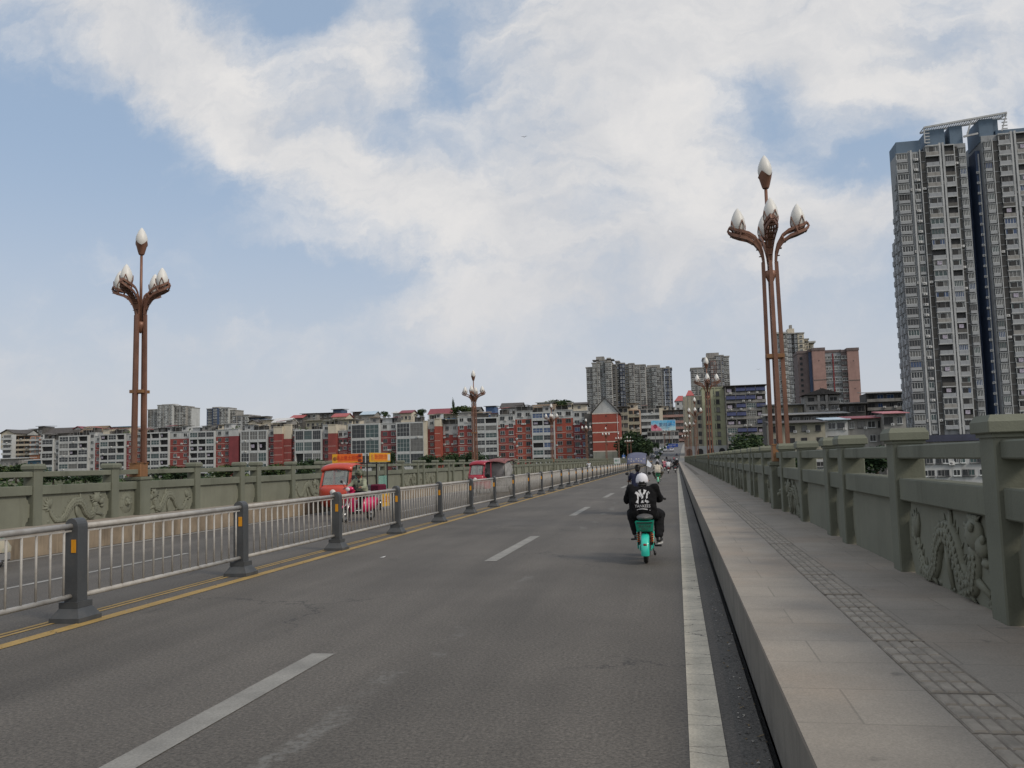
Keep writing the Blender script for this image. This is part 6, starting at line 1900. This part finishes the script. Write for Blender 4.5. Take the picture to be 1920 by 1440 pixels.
# main rider
BX, BY = -.56, 14.25
TEAL1 = paint('teal green plastic', (.012, .33, .22)); TEAL2 = paint('turquoise plastic', (.03, .52, .41))
ebike('teal shared electric bike with orange springs, ridden by the person in black', (BX, BY + .36, 0), 0, TEAL1, TEAL2)
def print_on_back(t, V, jk):
    """the interlocked letters, the word and the swash on the back of the jacket: a thin print laid on the cloth"""
    m = mat('white screen print', (.55, .55, .56), .8, .1, 14)
    b = MB()
    def bar(x0, z0, x1, z1, w0, w1=None):
        w1 = w1 or w0
        p, q = Vector((x0, 0, z0)), Vector((x1, 0, z1)); d = (q - p).normalized(); s = Vector((d.z, 0, -d.x))
        n = 8; vs = []
        for i in range(n + 1):
            f = i / n; c = p.lerp(q, f); wd = w0 + (w1 - w0) * f
            vs += [c - s * wd, c + s * wd]
        b._add(vs, [(2 * i, 2 * i + 1, 2 * i + 3, 2 * i + 2) for i in range(n)])
    def curve(pts, ws):
        n = len(pts); vs = []
        for i in range(n):
            p0 = Vector((pts[max(0, i - 1)][0], 0, pts[max(0, i - 1)][1])); p1 = Vector((pts[min(n - 1, i + 1)][0], 0, pts[min(n - 1, i + 1)][1]))
            d = (p1 - p0).normalized(); s = Vector((d.z, 0, -d.x)); c = Vector((pts[i][0], 0, pts[i][1]))
            vs += [c - s * ws[i], c + s * ws[i]]
        b._add(vs, [(2 * i, 2 * i + 1, 2 * i + 3, 2 * i + 2) for i in range(n - 1)])
    # N: two bowed uprights with flared feet and a diagonal; Y: two arms into a stem
    curve([(-.122, .068), (-.088, .045), (-.078, 0), (-.088, -.075), (-.098, -.098)], [.020, .016, .013, .016, .028])
    curve([(.122, .068), (.088, .045), (.078, 0), (.088, -.075), (.098, -.098)], [.022, .016, .013, .016, .028])
    curve([(-.100, .072), (-.055, .03), (.055, -.065), (.098, -.098)], [.010, .016, .016, .012])
    curve([(-.050, .105), (-.040, .07), (-.005, .01)], [.028, .016, .014]); curve([(.050, .105), (.040, .07), (.004, .01)], [.028, .016, .014])
    curve([(0, .015), (0, -.075), (0, -.098)], [.014, .015, .032])
    # swash under the word and the small mark at the collar
    curve([(-.105, -.208), (-.06, -.196), (.0, -.192), (.07, -.200), (.135, -.218)], [.003, .005, .007, .008, .004])
    curve([(-.012, .165), (.012, .165)], [.009, .009])
    off = len(b.v)
    me = text_mesh('YANKEES', .066)
    vs = [(v_.co.x * 1.02, 0, v_.co.y - .15) for v_ in me.vertices]
    b._add(vs, [tuple(p.vertices) for p in me.polygons])
    bpy.data.meshes.remove(me)
    c = V['chest']
    b.v = [(x * .92 + c.x, y, z * 1.04 + c.z - .05) for (x, y, z) in b.v]
    o = b.build('back_print', m, jk)
    # lay it on the jacket
    o.location = (0, -.30, 0)
    sw = o.modifiers.new('lay', 'SHRINKWRAP'); sw.target = jk; sw.wrap_method = 'PROJECT'; sw.use_project_y = True; sw.use_positive_direction = True; sw.use_negative_direction = False
    sw.use_project_x = False; sw.use_project_z = False; sw.offset = .004
J = ride_pose(hs=.72, knee=.36, elbow=.335, lean=.07, bar=(.285, .42, 1.02), foot_l=(-.14, .30, .34), foot_r=(.235, .12, .30), kn_l=(-.205, .36, .78), kn_r=(.265, .32, .74), head=(-.005, .13, .585), sh=.20)
J['neck'] = (0, .08, 1.22)
J['elL'] = (-.262, .15, 1.0); J['elR'] = (.265, .17, 1.01)
rider('person in black jacket with white back print and white cap on the teal electric bike', (BX - .03, BY + .30, 0), 0, J, BLACKC, BLACKT, BLACKP, 'cap', .013, WHITECAP, extra=print_on_back, bulk=1.12)
# canopy scooter just ahead
sx, sy = -1.22, 26.6
t = scooter('dark scooter with a blue rain canopy, directly ahead of the rider in the white cap', (sx, sy + .4, 0), 0, paint('dark red plastic', (.10, .012, .02)))
CAN = mat('canopy cloth', (.095, .10, .155), .7, .45, 2.2)
b = MB(); n = 10; vs = []
for i in range(n + 1):
    f = i / n; y = -.95 + 1.9 * f; z = 1.57 + .33 * math.sin(min(1, f * 1.9) * math.pi / 2) - .22 * max(0, f - .6)
    for k in range(7):
        g = k / 6 * 2 - 1; vs.append((g * .29, y + .25, z - .05 * g * g))
b._add(vs, [(i * 7 + k, i * 7 + k + 1, (i + 1) * 7 + k + 1, (i + 1) * 7 + k) for i in range(n) for k in range(6)], 0, True)
cn = b.build('canopy', CAN, t); sd = cn.modifiers.new('cloth', 'SOLIDIFY'); sd.thickness = .012
b = MB()
for i in range(14):
    xx = -.225 + .075 * (i % 7); zz = 1.63 if i < 7 else 1.70
    if i % 3: b.ball((xx, -.745 + (zz - 1.57) * .62, zz - .01), .022, 6, sy=.3)
b.build('pattern', mat('canopy motif', (.5, .47, .45), .8, .1, 5), cn)
for s in (-1, 1):
    for y in (-.62, .52):
        b = MB(); b.tube([(s * .26, y, .75 if y < 0 else .95), (s * .26, y, 1.80 if y > 0 else 1.55)], .012, 6); b.build('canopy_pole', BLACKP, cn)
b = MB(); b.poly([(.30, -.5, 1.48), (.42, -.4, 1.42), (.43, .5, 1.5), (.30, .6, 1.66)]); sf = b.build('side_flap', mat('clear flap', (.5, .52, .55), .3, .1, 3), cn); sd = sf.modifiers.new('film', 'SOLIDIFY'); sd.thickness = .004
def stripes(t, V, jk):
    b = MB(); b.box(-.19, .19, -.16, -.13, V['chest'].z + .03, V['chest'].z + .07); b.box(-.12, .12, -.165, -.135, V['neck'].z - .02, V['neck'].z + .005)
person_far('person in dark navy top under the blue rain canopy', (sx, sy + .30, 0), 0, NAVYC, GREYC, 'hair')
# green shared bike farther on
gx, gy = -1.28, 57.5
ebike('green shared electric bike ridden by the person in a cream shirt', (gx, gy + .36, 0), 0, paint('leaf green plastic', (.015, .30, .10)), paint('mint plastic', (.16, .46, .30)))
person_far('person in a cream shirt with dark hair on the green electric bike', (gx - .02, gy + .30, 0), 0, CREAMC, OLIVEC, 'hair', sleeves='long')
# farther riders
DK = paint('dark maroon plastic', (.10, .02, .02)); WHP = paint('white plastic', (.55, .55, .56)); BKP = paint('glossy black plastic', (.014, .014, .015)); PKP = paint('red pink plastic', (.40, .03, .08))
FR = [(1253.5, 887, 95, DK, WHITEC, GREYC, 'hair', None, 'maroon scooter under the rider in a white shirt', 'person in a white shirt on a maroon scooter, beyond the cream shirt rider'),
      (1266.5, 886, 99, BKP, BLACKC, GREYC, 'hair', None, 'black scooter close to the white edge line', 'person in black on the scooter nearest the white edge line'),
      (1246.5, 881, 116, PKP, PINKC, NAVYC, 'hair', None, 'pink loaded scooter left of the white shirt rider', 'person in a pink top left of the white shirt rider'),
      (1269.5, 876, 150, BKP, BLACKC, GREYC, 'helmet', WHP, 'scooter ahead of the rider in black by the kerb', 'person with a white helmet just beyond the rider in black'),
      (1232.5, 874, 165, WHP, WHITEC, GREYC, 'helmet', WHP, 'white scooter ahead of the cream shirt rider', 'person in white with a white helmet ahead of the cream shirt rider'),
      (1257.0, 869, 230, BKP, GREYC, NAVYC, 'hair', None, 'dark scooter far off in the middle of the right lane', 'person in grey far off in the middle of the right lane'),
      (1264.0, 866, 285, DK, PINKC, GREYC, 'hair', None, 'red scooter at the foot of the hill road', 'person in pink at the foot of the hill road'),
      (1250.0, 864, 292, BKP, BLACKC, GREYC, 'hair', None, 'black scooter at the bridge end by the median', 'person in black at the bridge end by the median'),
      (1269.0, 856, 322, BKP, NAVYC, GREYC, 'hair', None, 'dark scooter climbing the right kerb of the hill road', 'person in navy climbing the right kerb of the hill road'),
      (1243.0, 868, 215, DK, CREAMC, GREYC, 'helmet', BLACKP, 'maroon scooter far off near the median railing', 'person in cream with black helmet far off near the median railing')]
for (px, py, Y, c1, top, legs, hd, cap, ls, lp) in FR:
    x = at_y(px, py, Y).x; z = road_z(Y)
    scooter(ls, (x, Y + .2, z), 0, c1)
    person_far(lp, (x, Y + .12, z), 0, top, legs, hd, cap, sleeves='long' if Y > 140 else 'short', vox=.03)

# ---- oncoming side
HOT = paint('hot pink plastic', (.55, .015, .10))
CAMO = bpy.data.materials.new('camouflage'); CAMO.use_nodes = True
_t = NT(CAMO.node_tree); _co = _t.node('ShaderNodeTexCoord').outputs['Object']
_c = _t.mix(_t.remap(_t.noise(_co, 14, 3, .5), .48, .52), (.055, .065, .035), (.14, .14, .09)); _c = _t.mix(_t.remap(_t.noise(_co, 19, 2, .5, 1), .56, .6), _c, (.025, .03, .022))
_t.l.new(_c, _t.n['Principled BSDF'].inputs['Base Color'])
px_, py_ = -9.72, 25.3
RZ = R(180 - 20)
hdg = Vector((math.sin(-RZ), math.cos(RZ), 0))
scooter('hot pink scooter coming towards the camera in the left lanes behind the railing', (px_, py_, 0), RZ, HOT, BLACKP, top_box=cloth('dark red bag', (.10, .012, .03)))
Jp = ride_pose(hs=.76, bar=(.27, .40, 1.02), elbow=.33, head=(0, .12, .68))
rider('person with camouflage helmet and pale khaki jacket on the hot pink scooter', (px_ - hdg.x * .12, py_ - hdg.y * .12, 0), RZ, Jp, cloth('pale khaki jacket', (.27, .29, .21)), BLACKT, BLACKP, 'helmet', .014, CAMO, skin=mat('tanned skin', (.25, .12, .08), .6, .1, 6))
wx, wy = -9.4, 118
scooter('white scooter far off on the left lanes, below the gabled block', (at_y(1105, 872, wy).x, wy, 0), R(180), WHP)
person_far('person in white riding the far white scooter on the left lanes', (at_y(1104, 872, wy).x, wy + .12, 0), R(180), WHITEC, GREYC, 'hair')
# ================================================================== TRICYCLES AND CARS
TRED = paint('orange red cab paint', (.46, .055, .03)); MRED = paint('crimson cab paint', (.30, .018, .035))
CLEAR = bpy.data.materials.new('windscreen'); CLEAR.use_nodes = True
_b = CLEAR.node_tree.nodes['Principled BSDF']; _b.inputs['Base Color'].default_value = (.30, .33, .34, 1); _b.inputs['Roughness'].default_value = .04; _b.inputs['Alpha'].default_value = .38
AMBER = mat('amber lens', (.60, .16, .02), .3, .1, 20); YELS = mat('sign yellow', (.62, .34, .015), .6, .12, 3); ORS = mat('sign orange', (.60, .13, .015), .6, .15, 3); REDS = mat('sign red', (.42, .02, .015), .6, .1, 4)
def trike(label, loc, rz, c1, width=1.12):
    """three wheeled cab, +y forward, origin on the ground under the front wheel"""
    t = thing('tricycle_cab', label, 'tricycle', loc, rz)
    hw = width / 2
    wheel(t, (0, -.05, .24), .24, .10, 5)
    # front shell: profile in (y, z), bowed across
    prof = [(.18, .30), (.30, .62), (.33, .90), (.24, 1.04)]
    n = 9; vs = []
    for (y, z) in prof:
        for k in range(n):
            g = k / (n - 1) * 2 - 1; vs.append((g * hw * (1 - .04 * (z < .5)), y - .16 * abs(g) ** 2.6, z))
    b = MB(); b._add(vs, [(i * n + k, i * n + k + 1, (i + 1) * n + k + 1, (i + 1) * n + k) for i in range(len(prof) - 1) for k in range(n - 1)], 0, True)
    o = b.build('front_panel', c1, t); s = o.modifiers.new('shell', 'SOLIDIFY'); s.thickness = .03
    b = MB()
    for sx in (-1, 1):                                  # side skirts, windscreen pillars, rear pillars
        b.hexa([(sx * hw, -1.05, .28), (sx * (hw - .04), -1.05, .28), (sx * (hw - .04), .02, .28), (sx * hw, .02, .28), (sx * hw, -1.05, .62), (sx * (hw - .04), -1.05, .62), (sx * (hw - .04), .14, .98), (sx * hw, .14, .98)])
        b.sqbar((sx * (hw - .035), .15, .95), (sx * (hw - .06), -.12, 1.64), .085, .07); b.sqbar((sx * (hw - .035), -1.02, .6), (sx * (hw - .05), -1.05, 1.70), .06, .06)
    b.box(-hw, hw, -1.08, -1.02, .28, .95)
    b.bbox(-hw + .02, hw - .02, -.20, -.07, 1.60, 1.70, .02)
    b.build('cab_frame', c1, t)
    prof = [(-.03, 1.58), (.00, 1.66), (-.10, 1.745), (-.40, 1.80), (-.9, 1.80), (-1.25, 1.76)]; vs = []
    for (y, z) in prof:
        for k in range(n):
            g = k / (n - 1) * 2 - 1; vs.append((g * (hw + .01), y, z - .07 * abs(g) ** 2.5))
    b = MB(); b._add(vs, [(i * n + k, i * n + k + 1, (i + 1) * n + k + 1, (i + 1) * n + k) for i in range(len(prof) - 1) for k in range(n - 1)], 0, True)
    o = b.build('roof', c1, t); s = o.modifiers.new('shell', 'SOLIDIFY'); s.thickness = .03
    b = MB(); q = [(-hw + .10, .185, 1.03), (hw - .10, .185, 1.03), (hw - .13, -.045, 1.60), (-hw + .13, -.045, 1.60)]
    b.poly(q); ws = b.build('windscreen', CLEAR, t); s = ws.modifiers.new('pane', 'SOLIDIFY'); s.thickness = .008
    b = MB(); b.tube(q + [q[0]], .02, 6); b.build('windscreen_seal', BLACKP, ws)
    b = MB(); b.tube([(0.05, -.0, 1.66), (.0, .02, 1.60), (-.18, .03, 1.56)], .012, 5); b.build('wiper', BLACKP, ws)
    b = MB(); b.lathe([(.11, 0), (.10, .03), (.0, .045)], (0, .34, .80), 16, 0, 'y'); b.build('headlight', A_WHITE, t)
    for sx in (-1, 1):
        b = MB(); b.ball((sx * (hw - .14), .235, .83), .06, 10, sx=1.3, sy=.4, sz=.7); b.build('indicator', AMBER, t)
    b = MB(); b.tube([(-hw, .10, 1.25), (-hw - .12, .16, 1.30)], .012, 5); b.bbox(-hw - .2, -hw - .08, .15, .19, 1.18, 1.38, .01); b.build('mirror', BLACKP, t)
    b = MB(); b.bbox(-.40, .40, -.95, -.55, .48, .60, .03); b.bbox(-.40, .40, -1.02, -.93, .6, 1.05, .03); b.build('bench', BLACKP, t)
    b = MB(); b.tube([(-.26, .0, 1.02), (0, .06, 1.0), (.26, .0, 1.02)], .014, 6); b.tube([(0, .06, 1.0), (0, .1, .5)], .02, 6); b.build('handlebar', BLACKP, t)
    b = MB(); b.box(-hw + .03, hw - .03, -1.02, .14, .27, .31); b.build('floor', BLACKP, t)
    return t
TX, TY = -11.85, 28.65
trike('orange red three wheeled cab with a curved roof, nearest tricycle behind the railing', (TX, TY, 0), R(180), TRED)
Jd = ride_pose(hs=.56, bar=(.24, .64, 1.02), knee=.2, elbow=.27, foot_l=(-.15, .45, .30), foot_r=(.15, .45, .30), head=(0, .14, .67))
rider('person in a white shirt driving the orange red tricycle, seen through its windscreen', (TX + .02, TY + .64, 0), R(180), Jd, WHITEC, NAVYC, BLACKP, 'hair', .016)
# the stall it tows
def stall():
    t = thing('food_stall_cart', 'glass food stall on wheels with orange and yellow sign boards, behind the orange red cab', 'food cart', (-11.85, 31.1, 0))
    b = MB(); b.bbox(-.66, .66, -1.15, 1.15, .36, .78, .02); b.build('cart_body', F_GREY, t)
    b = MB()
    for x in (-.64, .64):
        for y in (-1.1, -.1, 1.12): b.box(x - .02, x + .02, y - .02, y + .02, .78, 2.14)
    b.box(-.72, .72, -1.2, 1.2, 1.76, 1.80); b.build('stall_frame', BLACKP, t)
    gl = bpy.data.materials.new('stall glass'); gl.use_nodes = True; q = gl.node_tree.nodes['Principled BSDF']; q.inputs['Base Color'].default_value = (.25, .55, .48, 1); q.inputs['Alpha'].default_value = .35; q.inputs['Roughness'].default_value = .05
    b = MB(); b.box(.60, .63, .2, 1.1, .80, 1.30); b.box(-.63, -.60, -1.05, 1.1, .80, 1.30); b.build('glass_case', gl, t)
    b = MB(); b.bbox(-.42, .42, -.8, .1, .78, .98, .03); b.build('griddle', F_DARK, t)
    for s in (-1, 1): wheel(t, (s * .60, .35, .27), .27, .12, 6)
    # front board
    b = MB(); b.box(-.66, .50, -1.24, -1.20, 1.83, 2.15); fb = b.build('front_sign_board', ORS, t)
    b = MB(); b.box(-.66, -.46, -1.25, -1.241, 1.80, 2.15); b.box(-.46, .32, -1.25, -1.241, 1.83, 1.865); b.build('yellow_patch', YELS, fb)
    me = text_mesh('皇上皇土豆饼', .150); me.materials.append(REDS); o = link('lettering', me, fb, (-.06, -1.253, 2.0)); o.rotation_euler = (R(90), 0, 0)
    b = MB(); b.ball((.41, -1.245, 2.07), .075, 12, sy=.12, sz=.8); b.ball((.41, -1.245, 1.91), .075, 12, sy=.12, sz=.8); b.build('food_print', mat('brown food print', (.16, .03, .015), .6, .4, 20), fb)
    b = MB(); b.ball((-.56, -1.252, 1.98), .075, 12, sy=.1); b.build('round_mark', mat('mark brown', (.25, .10, .02), .7, .6, 40), fb)
    # side board, faces the railing
    b = MB(); b.box(.70, .74, -1.05, 1.22, 1.83, 2.17); sb = b.build('side_sign_board', YELS, t)
    b = MB(); b.box(.741, .748, -.62, .82, 1.88, 2.14); b.build('orange_patch', mat('side orange', (.70, .22, .01), .6, .1, 4), sb)
    b = MB(); b.box(.741, .749, .90, 1.16, 1.88, 2.12); b.build('white_patch', F_WHITE, sb)
    me = text_mesh('恩施土家现烤土豆饼', .165); me.materials.append(REDS); o = link('lettering', me, sb, (.752, .10, 2.01)); o.rotation_euler = (R(90), 0, R(90)); o.scale = (.92, 1.25, 1)
    b = MB(); b.box(.741, .750, -.95, -.72, 1.9, 2.12); b.build('round_mark', mat('mark orange', (.5, .2, .03), .7, .5, 30), sb)
    b = MB(); b.box(.66, .70, .35, 1.15, .12, .60); lb = b.build('low_sign_board', YELS, t)
    me = text_mesh('土豆饼', .25); me.materials.append(REDS); o = link('lettering', me, lb, (.705, .75, .37)); o.rotation_euler = (R(90), 0, R(90))
stall()
# second tricycle with a tarpaulin load
trike('crimson three wheeled cab farther off, in front of the second left lamp', (-10.72, 45.6, 0), R(180 - 8), MRED, .90)
Jd2 = ride_pose(hs=.56, bar=(.22, .62, 1.0), knee=.2, elbow=.26, foot_l=(-.14, .45, .30), foot_r=(.14, .45, .30), head=(0, .14, .67))
rider('person in light clothes driving the crimson tricycle, dim behind its windscreen', (-10.64, 46.2, 0), R(172), Jd2, GREYC, NAVYC, BLACKP, 'hair', .02)
def load():
    t = thing('covered_cart', 'cargo cart covered with a grey tarpaulin under a maroon canopy, behind the crimson cab', 'cart', (-9.95, 47.6, 0), R(-8))
    b = MB(); b.bbox(-.62, .62, -.75, 1.0, .38, .72, .03); b.build('cart_body', BLACKP, t)
    for s in (-1, 1): wheel(t, (s * .58, .3, .27), .27, .12, 6)
    rr = random.Random(9); n = 12
    b = MB(); vs = []; fs = []
    nu, nv = 20, 9
    for j in range(nv):
        f = j / (nv - 1); z = 1.74 - f * 1.05
        for i in range(nu):
            a = 2 * math.pi * i / nu; k = .78 + .10 * math.sin(f * 3.1) - .16 * max(0, f - .55)
            x = max(-.66, min(.66, math.cos(a) * .95)) * k * 1.1; y = max(-.75, min(.9, math.sin(a) * 1.1)) * k
            wob_ = .045 * math.sin(a * 5 + j * 1.3) + rr.uniform(-.02, .02)
            vs.append((x + wob_ * math.cos(a), y + wob_ * math.sin(a), z + rr.uniform(-.02, .02)))
    for j in range(nv - 1):
        for i in range(nu):
            i2 = (i + 1) % nu; fs.append((j * nu + i, (j + 1) * nu + i, (j + 1) * nu + i2, j * nu + i2))
    fs.append(tuple(range(nu)))
    b._add(vs, fs, 0, True)
    b.build('tarpaulin', mat('grey tarpaulin', (.30, .295, .29), .75, .3, 2.5, .6, 9, stain=.5), t)
    b = MB(); vs = []
    for (y, z) in ((-.95, 1.76), (-.5, 1.90), (.3, 1.95), (1.0, 1.80)):
        for k in range(7):
            g = k / 6 * 2 - 1; vs.append((g * .74, y, z - .13 * g * g))
    b._add(vs, [(i * 7 + k, i * 7 + k + 1, (i + 1) * 7 + k + 1, (i + 1) * 7 + k) for i in range(3) for k in range(6)], 0, True)
    o = b.build('canopy', mat('faded maroon canvas', (.20, .085, .085), .85, .25, 2, stain=.4), t); s = o.modifiers.new('cloth', 'SOLIDIFY'); s.thickness = .02
    b = MB()
    for x in (-.6, .6):
        for y in (-.7, .9): b.tube([(x, y, .7), (x, y, 1.82)], .02, 6)
    b.build('canopy_pole', BLACKP, t)
load()

def car(label, loc, rz, c1, taxi=None, vox=None):
    """saloon, +y forward"""
    t = thing('car', label, 'car', loc, rz)
    hw = .88
    prof = [(-2.2, .42), (-2.24, .72), (-2.12, .92), (-1.55, .98), (-1.0, 1.40), (-.55, 1.46), (.25, 1.44), (.95, .98), (1.9, .84), (2.2, .68), (2.22, .40)]
    n = len(prof); vs = []
    for sx in (-1, -.93, .93, 1):
        for (y, z) in prof:
            ins = .16 * max(0, z - .95) / .5
            zz = z if abs(sx) < 1 else z - .03
            vs.append((sx * (hw - ins), y * (1 if abs(sx) < 1 else .985), zz))
    fs = []
    for a in range(3):
        for i in range(n - 1): fs.append((a * n + i, a * n + i + 1, (a + 1) * n + i + 1, (a + 1) * n + i))
    fs.append(tuple(range(n))); fs.append(tuple(range(4 * n - 1, 3 * n - 1, -1)))
    fs.append((0, n, 2 * n, 3 * n, 4 * n - 1, 3 * n - 1, 2 * n - 1, n - 1))
    b = MB(); b._add(vs, fs, 0, False)
    bd = b.build('body', c1, t)
    b = MB()
    b.poly([(-.66, -1.52, 1.005), (.66, -1.52, 1.005), (.58, -1.03, 1.385), (-.58, -1.03, 1.385)]); b.poly([(.66, .90, 1.03), (-.66, .90, 1.03), (-.58, .32, 1.415), (.58, .32, 1.415)])
    o = b.build('window', G_DARK, t); s = o.modifiers.new('pane', 'SOLIDIFY'); s.thickness = .03; s.offset = 1
    for sx in (-1, 1):
        b = MB(); b.poly([(sx * (hw - .02), -1.40, .985), (sx * (hw - .02), .80, .985), (sx * (hw - .15), .22, 1.38), (sx * (hw - .15), -.98, 1.36)][::sx]); o = b.build('side_window', G_DARK, t); s = o.modifiers.new('pane', 'SOLIDIFY'); s.thickness = .04; s.offset = 0
        for y in (-1.35, 1.40): wheel(t, (sx * (hw - .12), y, .32), .32, .20, 5)
        b = MB(); b.bbox(sx * .78 - .14, sx * .78 + .04, -2.25, -2.10, .70, .88, .02); b.build('tail_lamp', TAILR, t)
        b = MB(); b.bbox(sx * .68 - .16, sx * .68 + .14, 2.0, 2.2, .62, .76, .02); b.build('headlight', A_WHITE, t)
    b = MB(); b.bbox(-hw + .01, hw - .01, -2.31, -2.1, .34, .60, .04); b.bbox(-hw + .01, hw - .01, 2.1, 2.29, .32, .56, .04); b.build('bumper', F_GREY if taxi else c1, t)
    b = MB(); b.bbox(-.26, .26, -2.33, -2.30, .58, .70, .005); b.build('number_plate', mat('plate blue', (.03, .08, .35), .5, .1, 6), t)
    if taxi:
        b = MB(); b.poly([(hw + .004, -2.1, .74), (hw + .004, 2.0, .74), (hw + .004, 1.8, .60), (hw + .004, -2.16, .60)]); b.poly([(-.8, -2.246, .74), (.8, -2.246, .74), (.8, -2.24, .66), (-.8, -2.24, .66)]); o = b.build('teal_stripe', taxi, bd); s = o.modifiers.new('film', 'SOLIDIFY'); s.thickness = .004
    return t
CREAMP = paint('cream car paint', (.46, .42, .33)); GREYP = paint('silver car paint', (.33, .34, .35)); DKP = paint('dark car paint', (.03, .032, .038))
def draped_cart():
    t = thing('draped_cart', 'low cart draped with a cream and teal sheet, cut off at the left edge', 'cart', (-12.7, 13.35, 0))
    sh = bpy.data.materials.new('printed sheet'); sh.use_nodes = True
    n = NT(sh.node_tree); co = n.node('ShaderNodeTexCoord').outputs['Object']; z = n.node('ShaderNodeSeparateXYZ', inp={0: co}).outputs[2]
    k = n.remap(n.math('ADD', z, n.math('MULTIPLY', n.math('SUBTRACT', n.noise(co, 9, 4, .6), .5), .25)), .50, .56)
    k2 = n.remap(n.noise(co, 16, 3, .6), .60, .66)
    c = n.mix(n.math('MAXIMUM', k, n.math('MULTIPLY', k2, .6)), (.42, .38, .29), (.03, .20, .18)); n.l.new(c, n.n['Principled BSDF'].inputs['Base Color']); n.n['Principled BSDF'].inputs['Roughness'].default_value = .8
    rr = random.Random(6); nu = 28; vs = []; fs = []
    for j, (f, z) in enumerate(((1.0, .27), (1.02, .36), (.92, .46), (.78, .58), (.68, .66), (.5, .70))):
        for i in range(nu):
            a = 2 * math.pi * i / nu
            sx_ = math.copysign(abs(math.cos(a)) ** .35, math.cos(a)); sy_ = math.copysign(abs(math.sin(a)) ** .35, math.sin(a))
            vs.append((sx_ * .44 * (.5 + .5 * f) + rr.uniform(-.012, .012), sy_ * .86 * f + rr.uniform(-.012, .012), z + rr.uniform(-.015, .015)))
    for j in range(5):
        for i in range(nu): fs.append((j * nu + i, j * nu + (i + 1) % nu, (j + 1) * nu + (i + 1) % nu, (j + 1) * nu + i))
    fs.append(tuple(5 * nu + i for i in range(nu)))
    b = MB(); b._add(vs, fs, 0, True); b.build('sheet', sh, t)
    b = MB(); b.bbox(-.42, .42, -.80, .76, .11, .28, .03); b.build('cart_body', F_GREY, t)
    for sx in (-1, 1):
        for y in (-.55, .5): wheel(t, (sx * .36, y, .11), .11, .06, 5)
draped_cart()
for (px, Y, rz, c, lab) in [(1259.8, 372, 0, WHP, 'white car climbing the right lane of the hill road below the blue signs'), (1238.5, 352, 180, WHP, 'white car coming down the hill road beside the hedge'),
    (1231, 347, 180, DKP, 'dark car coming down the hill road left of the white one'), (1247, 372, 180, GREYP, 'silver car high on the oncoming lanes near the hedge'), (1222.5, 326, 180, WHP, 'white car lowest on the oncoming side of the hill road'),
    (1232, 321, 180, GREYP, 'silver car at the foot of the hill road by the hedge'), (1241, 385, 180, WHP, 'small white car at the bend of the oncoming lanes'), (1223, 312, 180, DKP, 'dark car at the bridge end on the left lanes'), (1252, 398, 180, WHP, 'farthest white car at the top of the hill road')]:
    x = at_y(px, 850, Y).x
    car(lab, (x, Y, road_z(Y)), R(rz), c)
# birds
def bird(label, px, py, Y):
    c = at_y(px, py, Y); b = MB()
    b.tube([(-.02, -.12, 0), (0, 0, .01), (0, .10, 0)], [.012, .03, .01], 6)
    b._add([(0, -.04, .02), (0, .06, .02), (.22, .05, .09), (.20, -.01, .09), (.38, -.06, .05), (-.22, .05, .09), (-.20, -.01, .09), (-.38, -.06, .05)], [(0, 1, 2, 3), (3, 2, 4), (1, 0, 6, 5), (5, 6, 7)])
    o = b.build('bird', BLACKP, None, c); tag(o, label, 'bird'); s = o.modifiers.new('wing', 'SOLIDIFY'); s.thickness = .008
bird('tiny dark bird high in the middle of the sky', 983, 257, 90); bird('tiny dark bird between the grey tower and the right lamp pole', 1422, 693, 120)
# litter on the road
b = MB(); b._add([(0, 0, .01), (.07, .01, .012), (.09, .07, .03), (.03, .09, .015)], [(0, 1, 2, 3)]); o = b.build('paper_scrap', A_WHITE, None, (-5.45, 15.2, 0)); tag(o, 'small white scrap of paper on the asphalt by the yellow line', 'litter'); s = o.modifiers.new('thick', 'SOLIDIFY'); s.thickness = .003
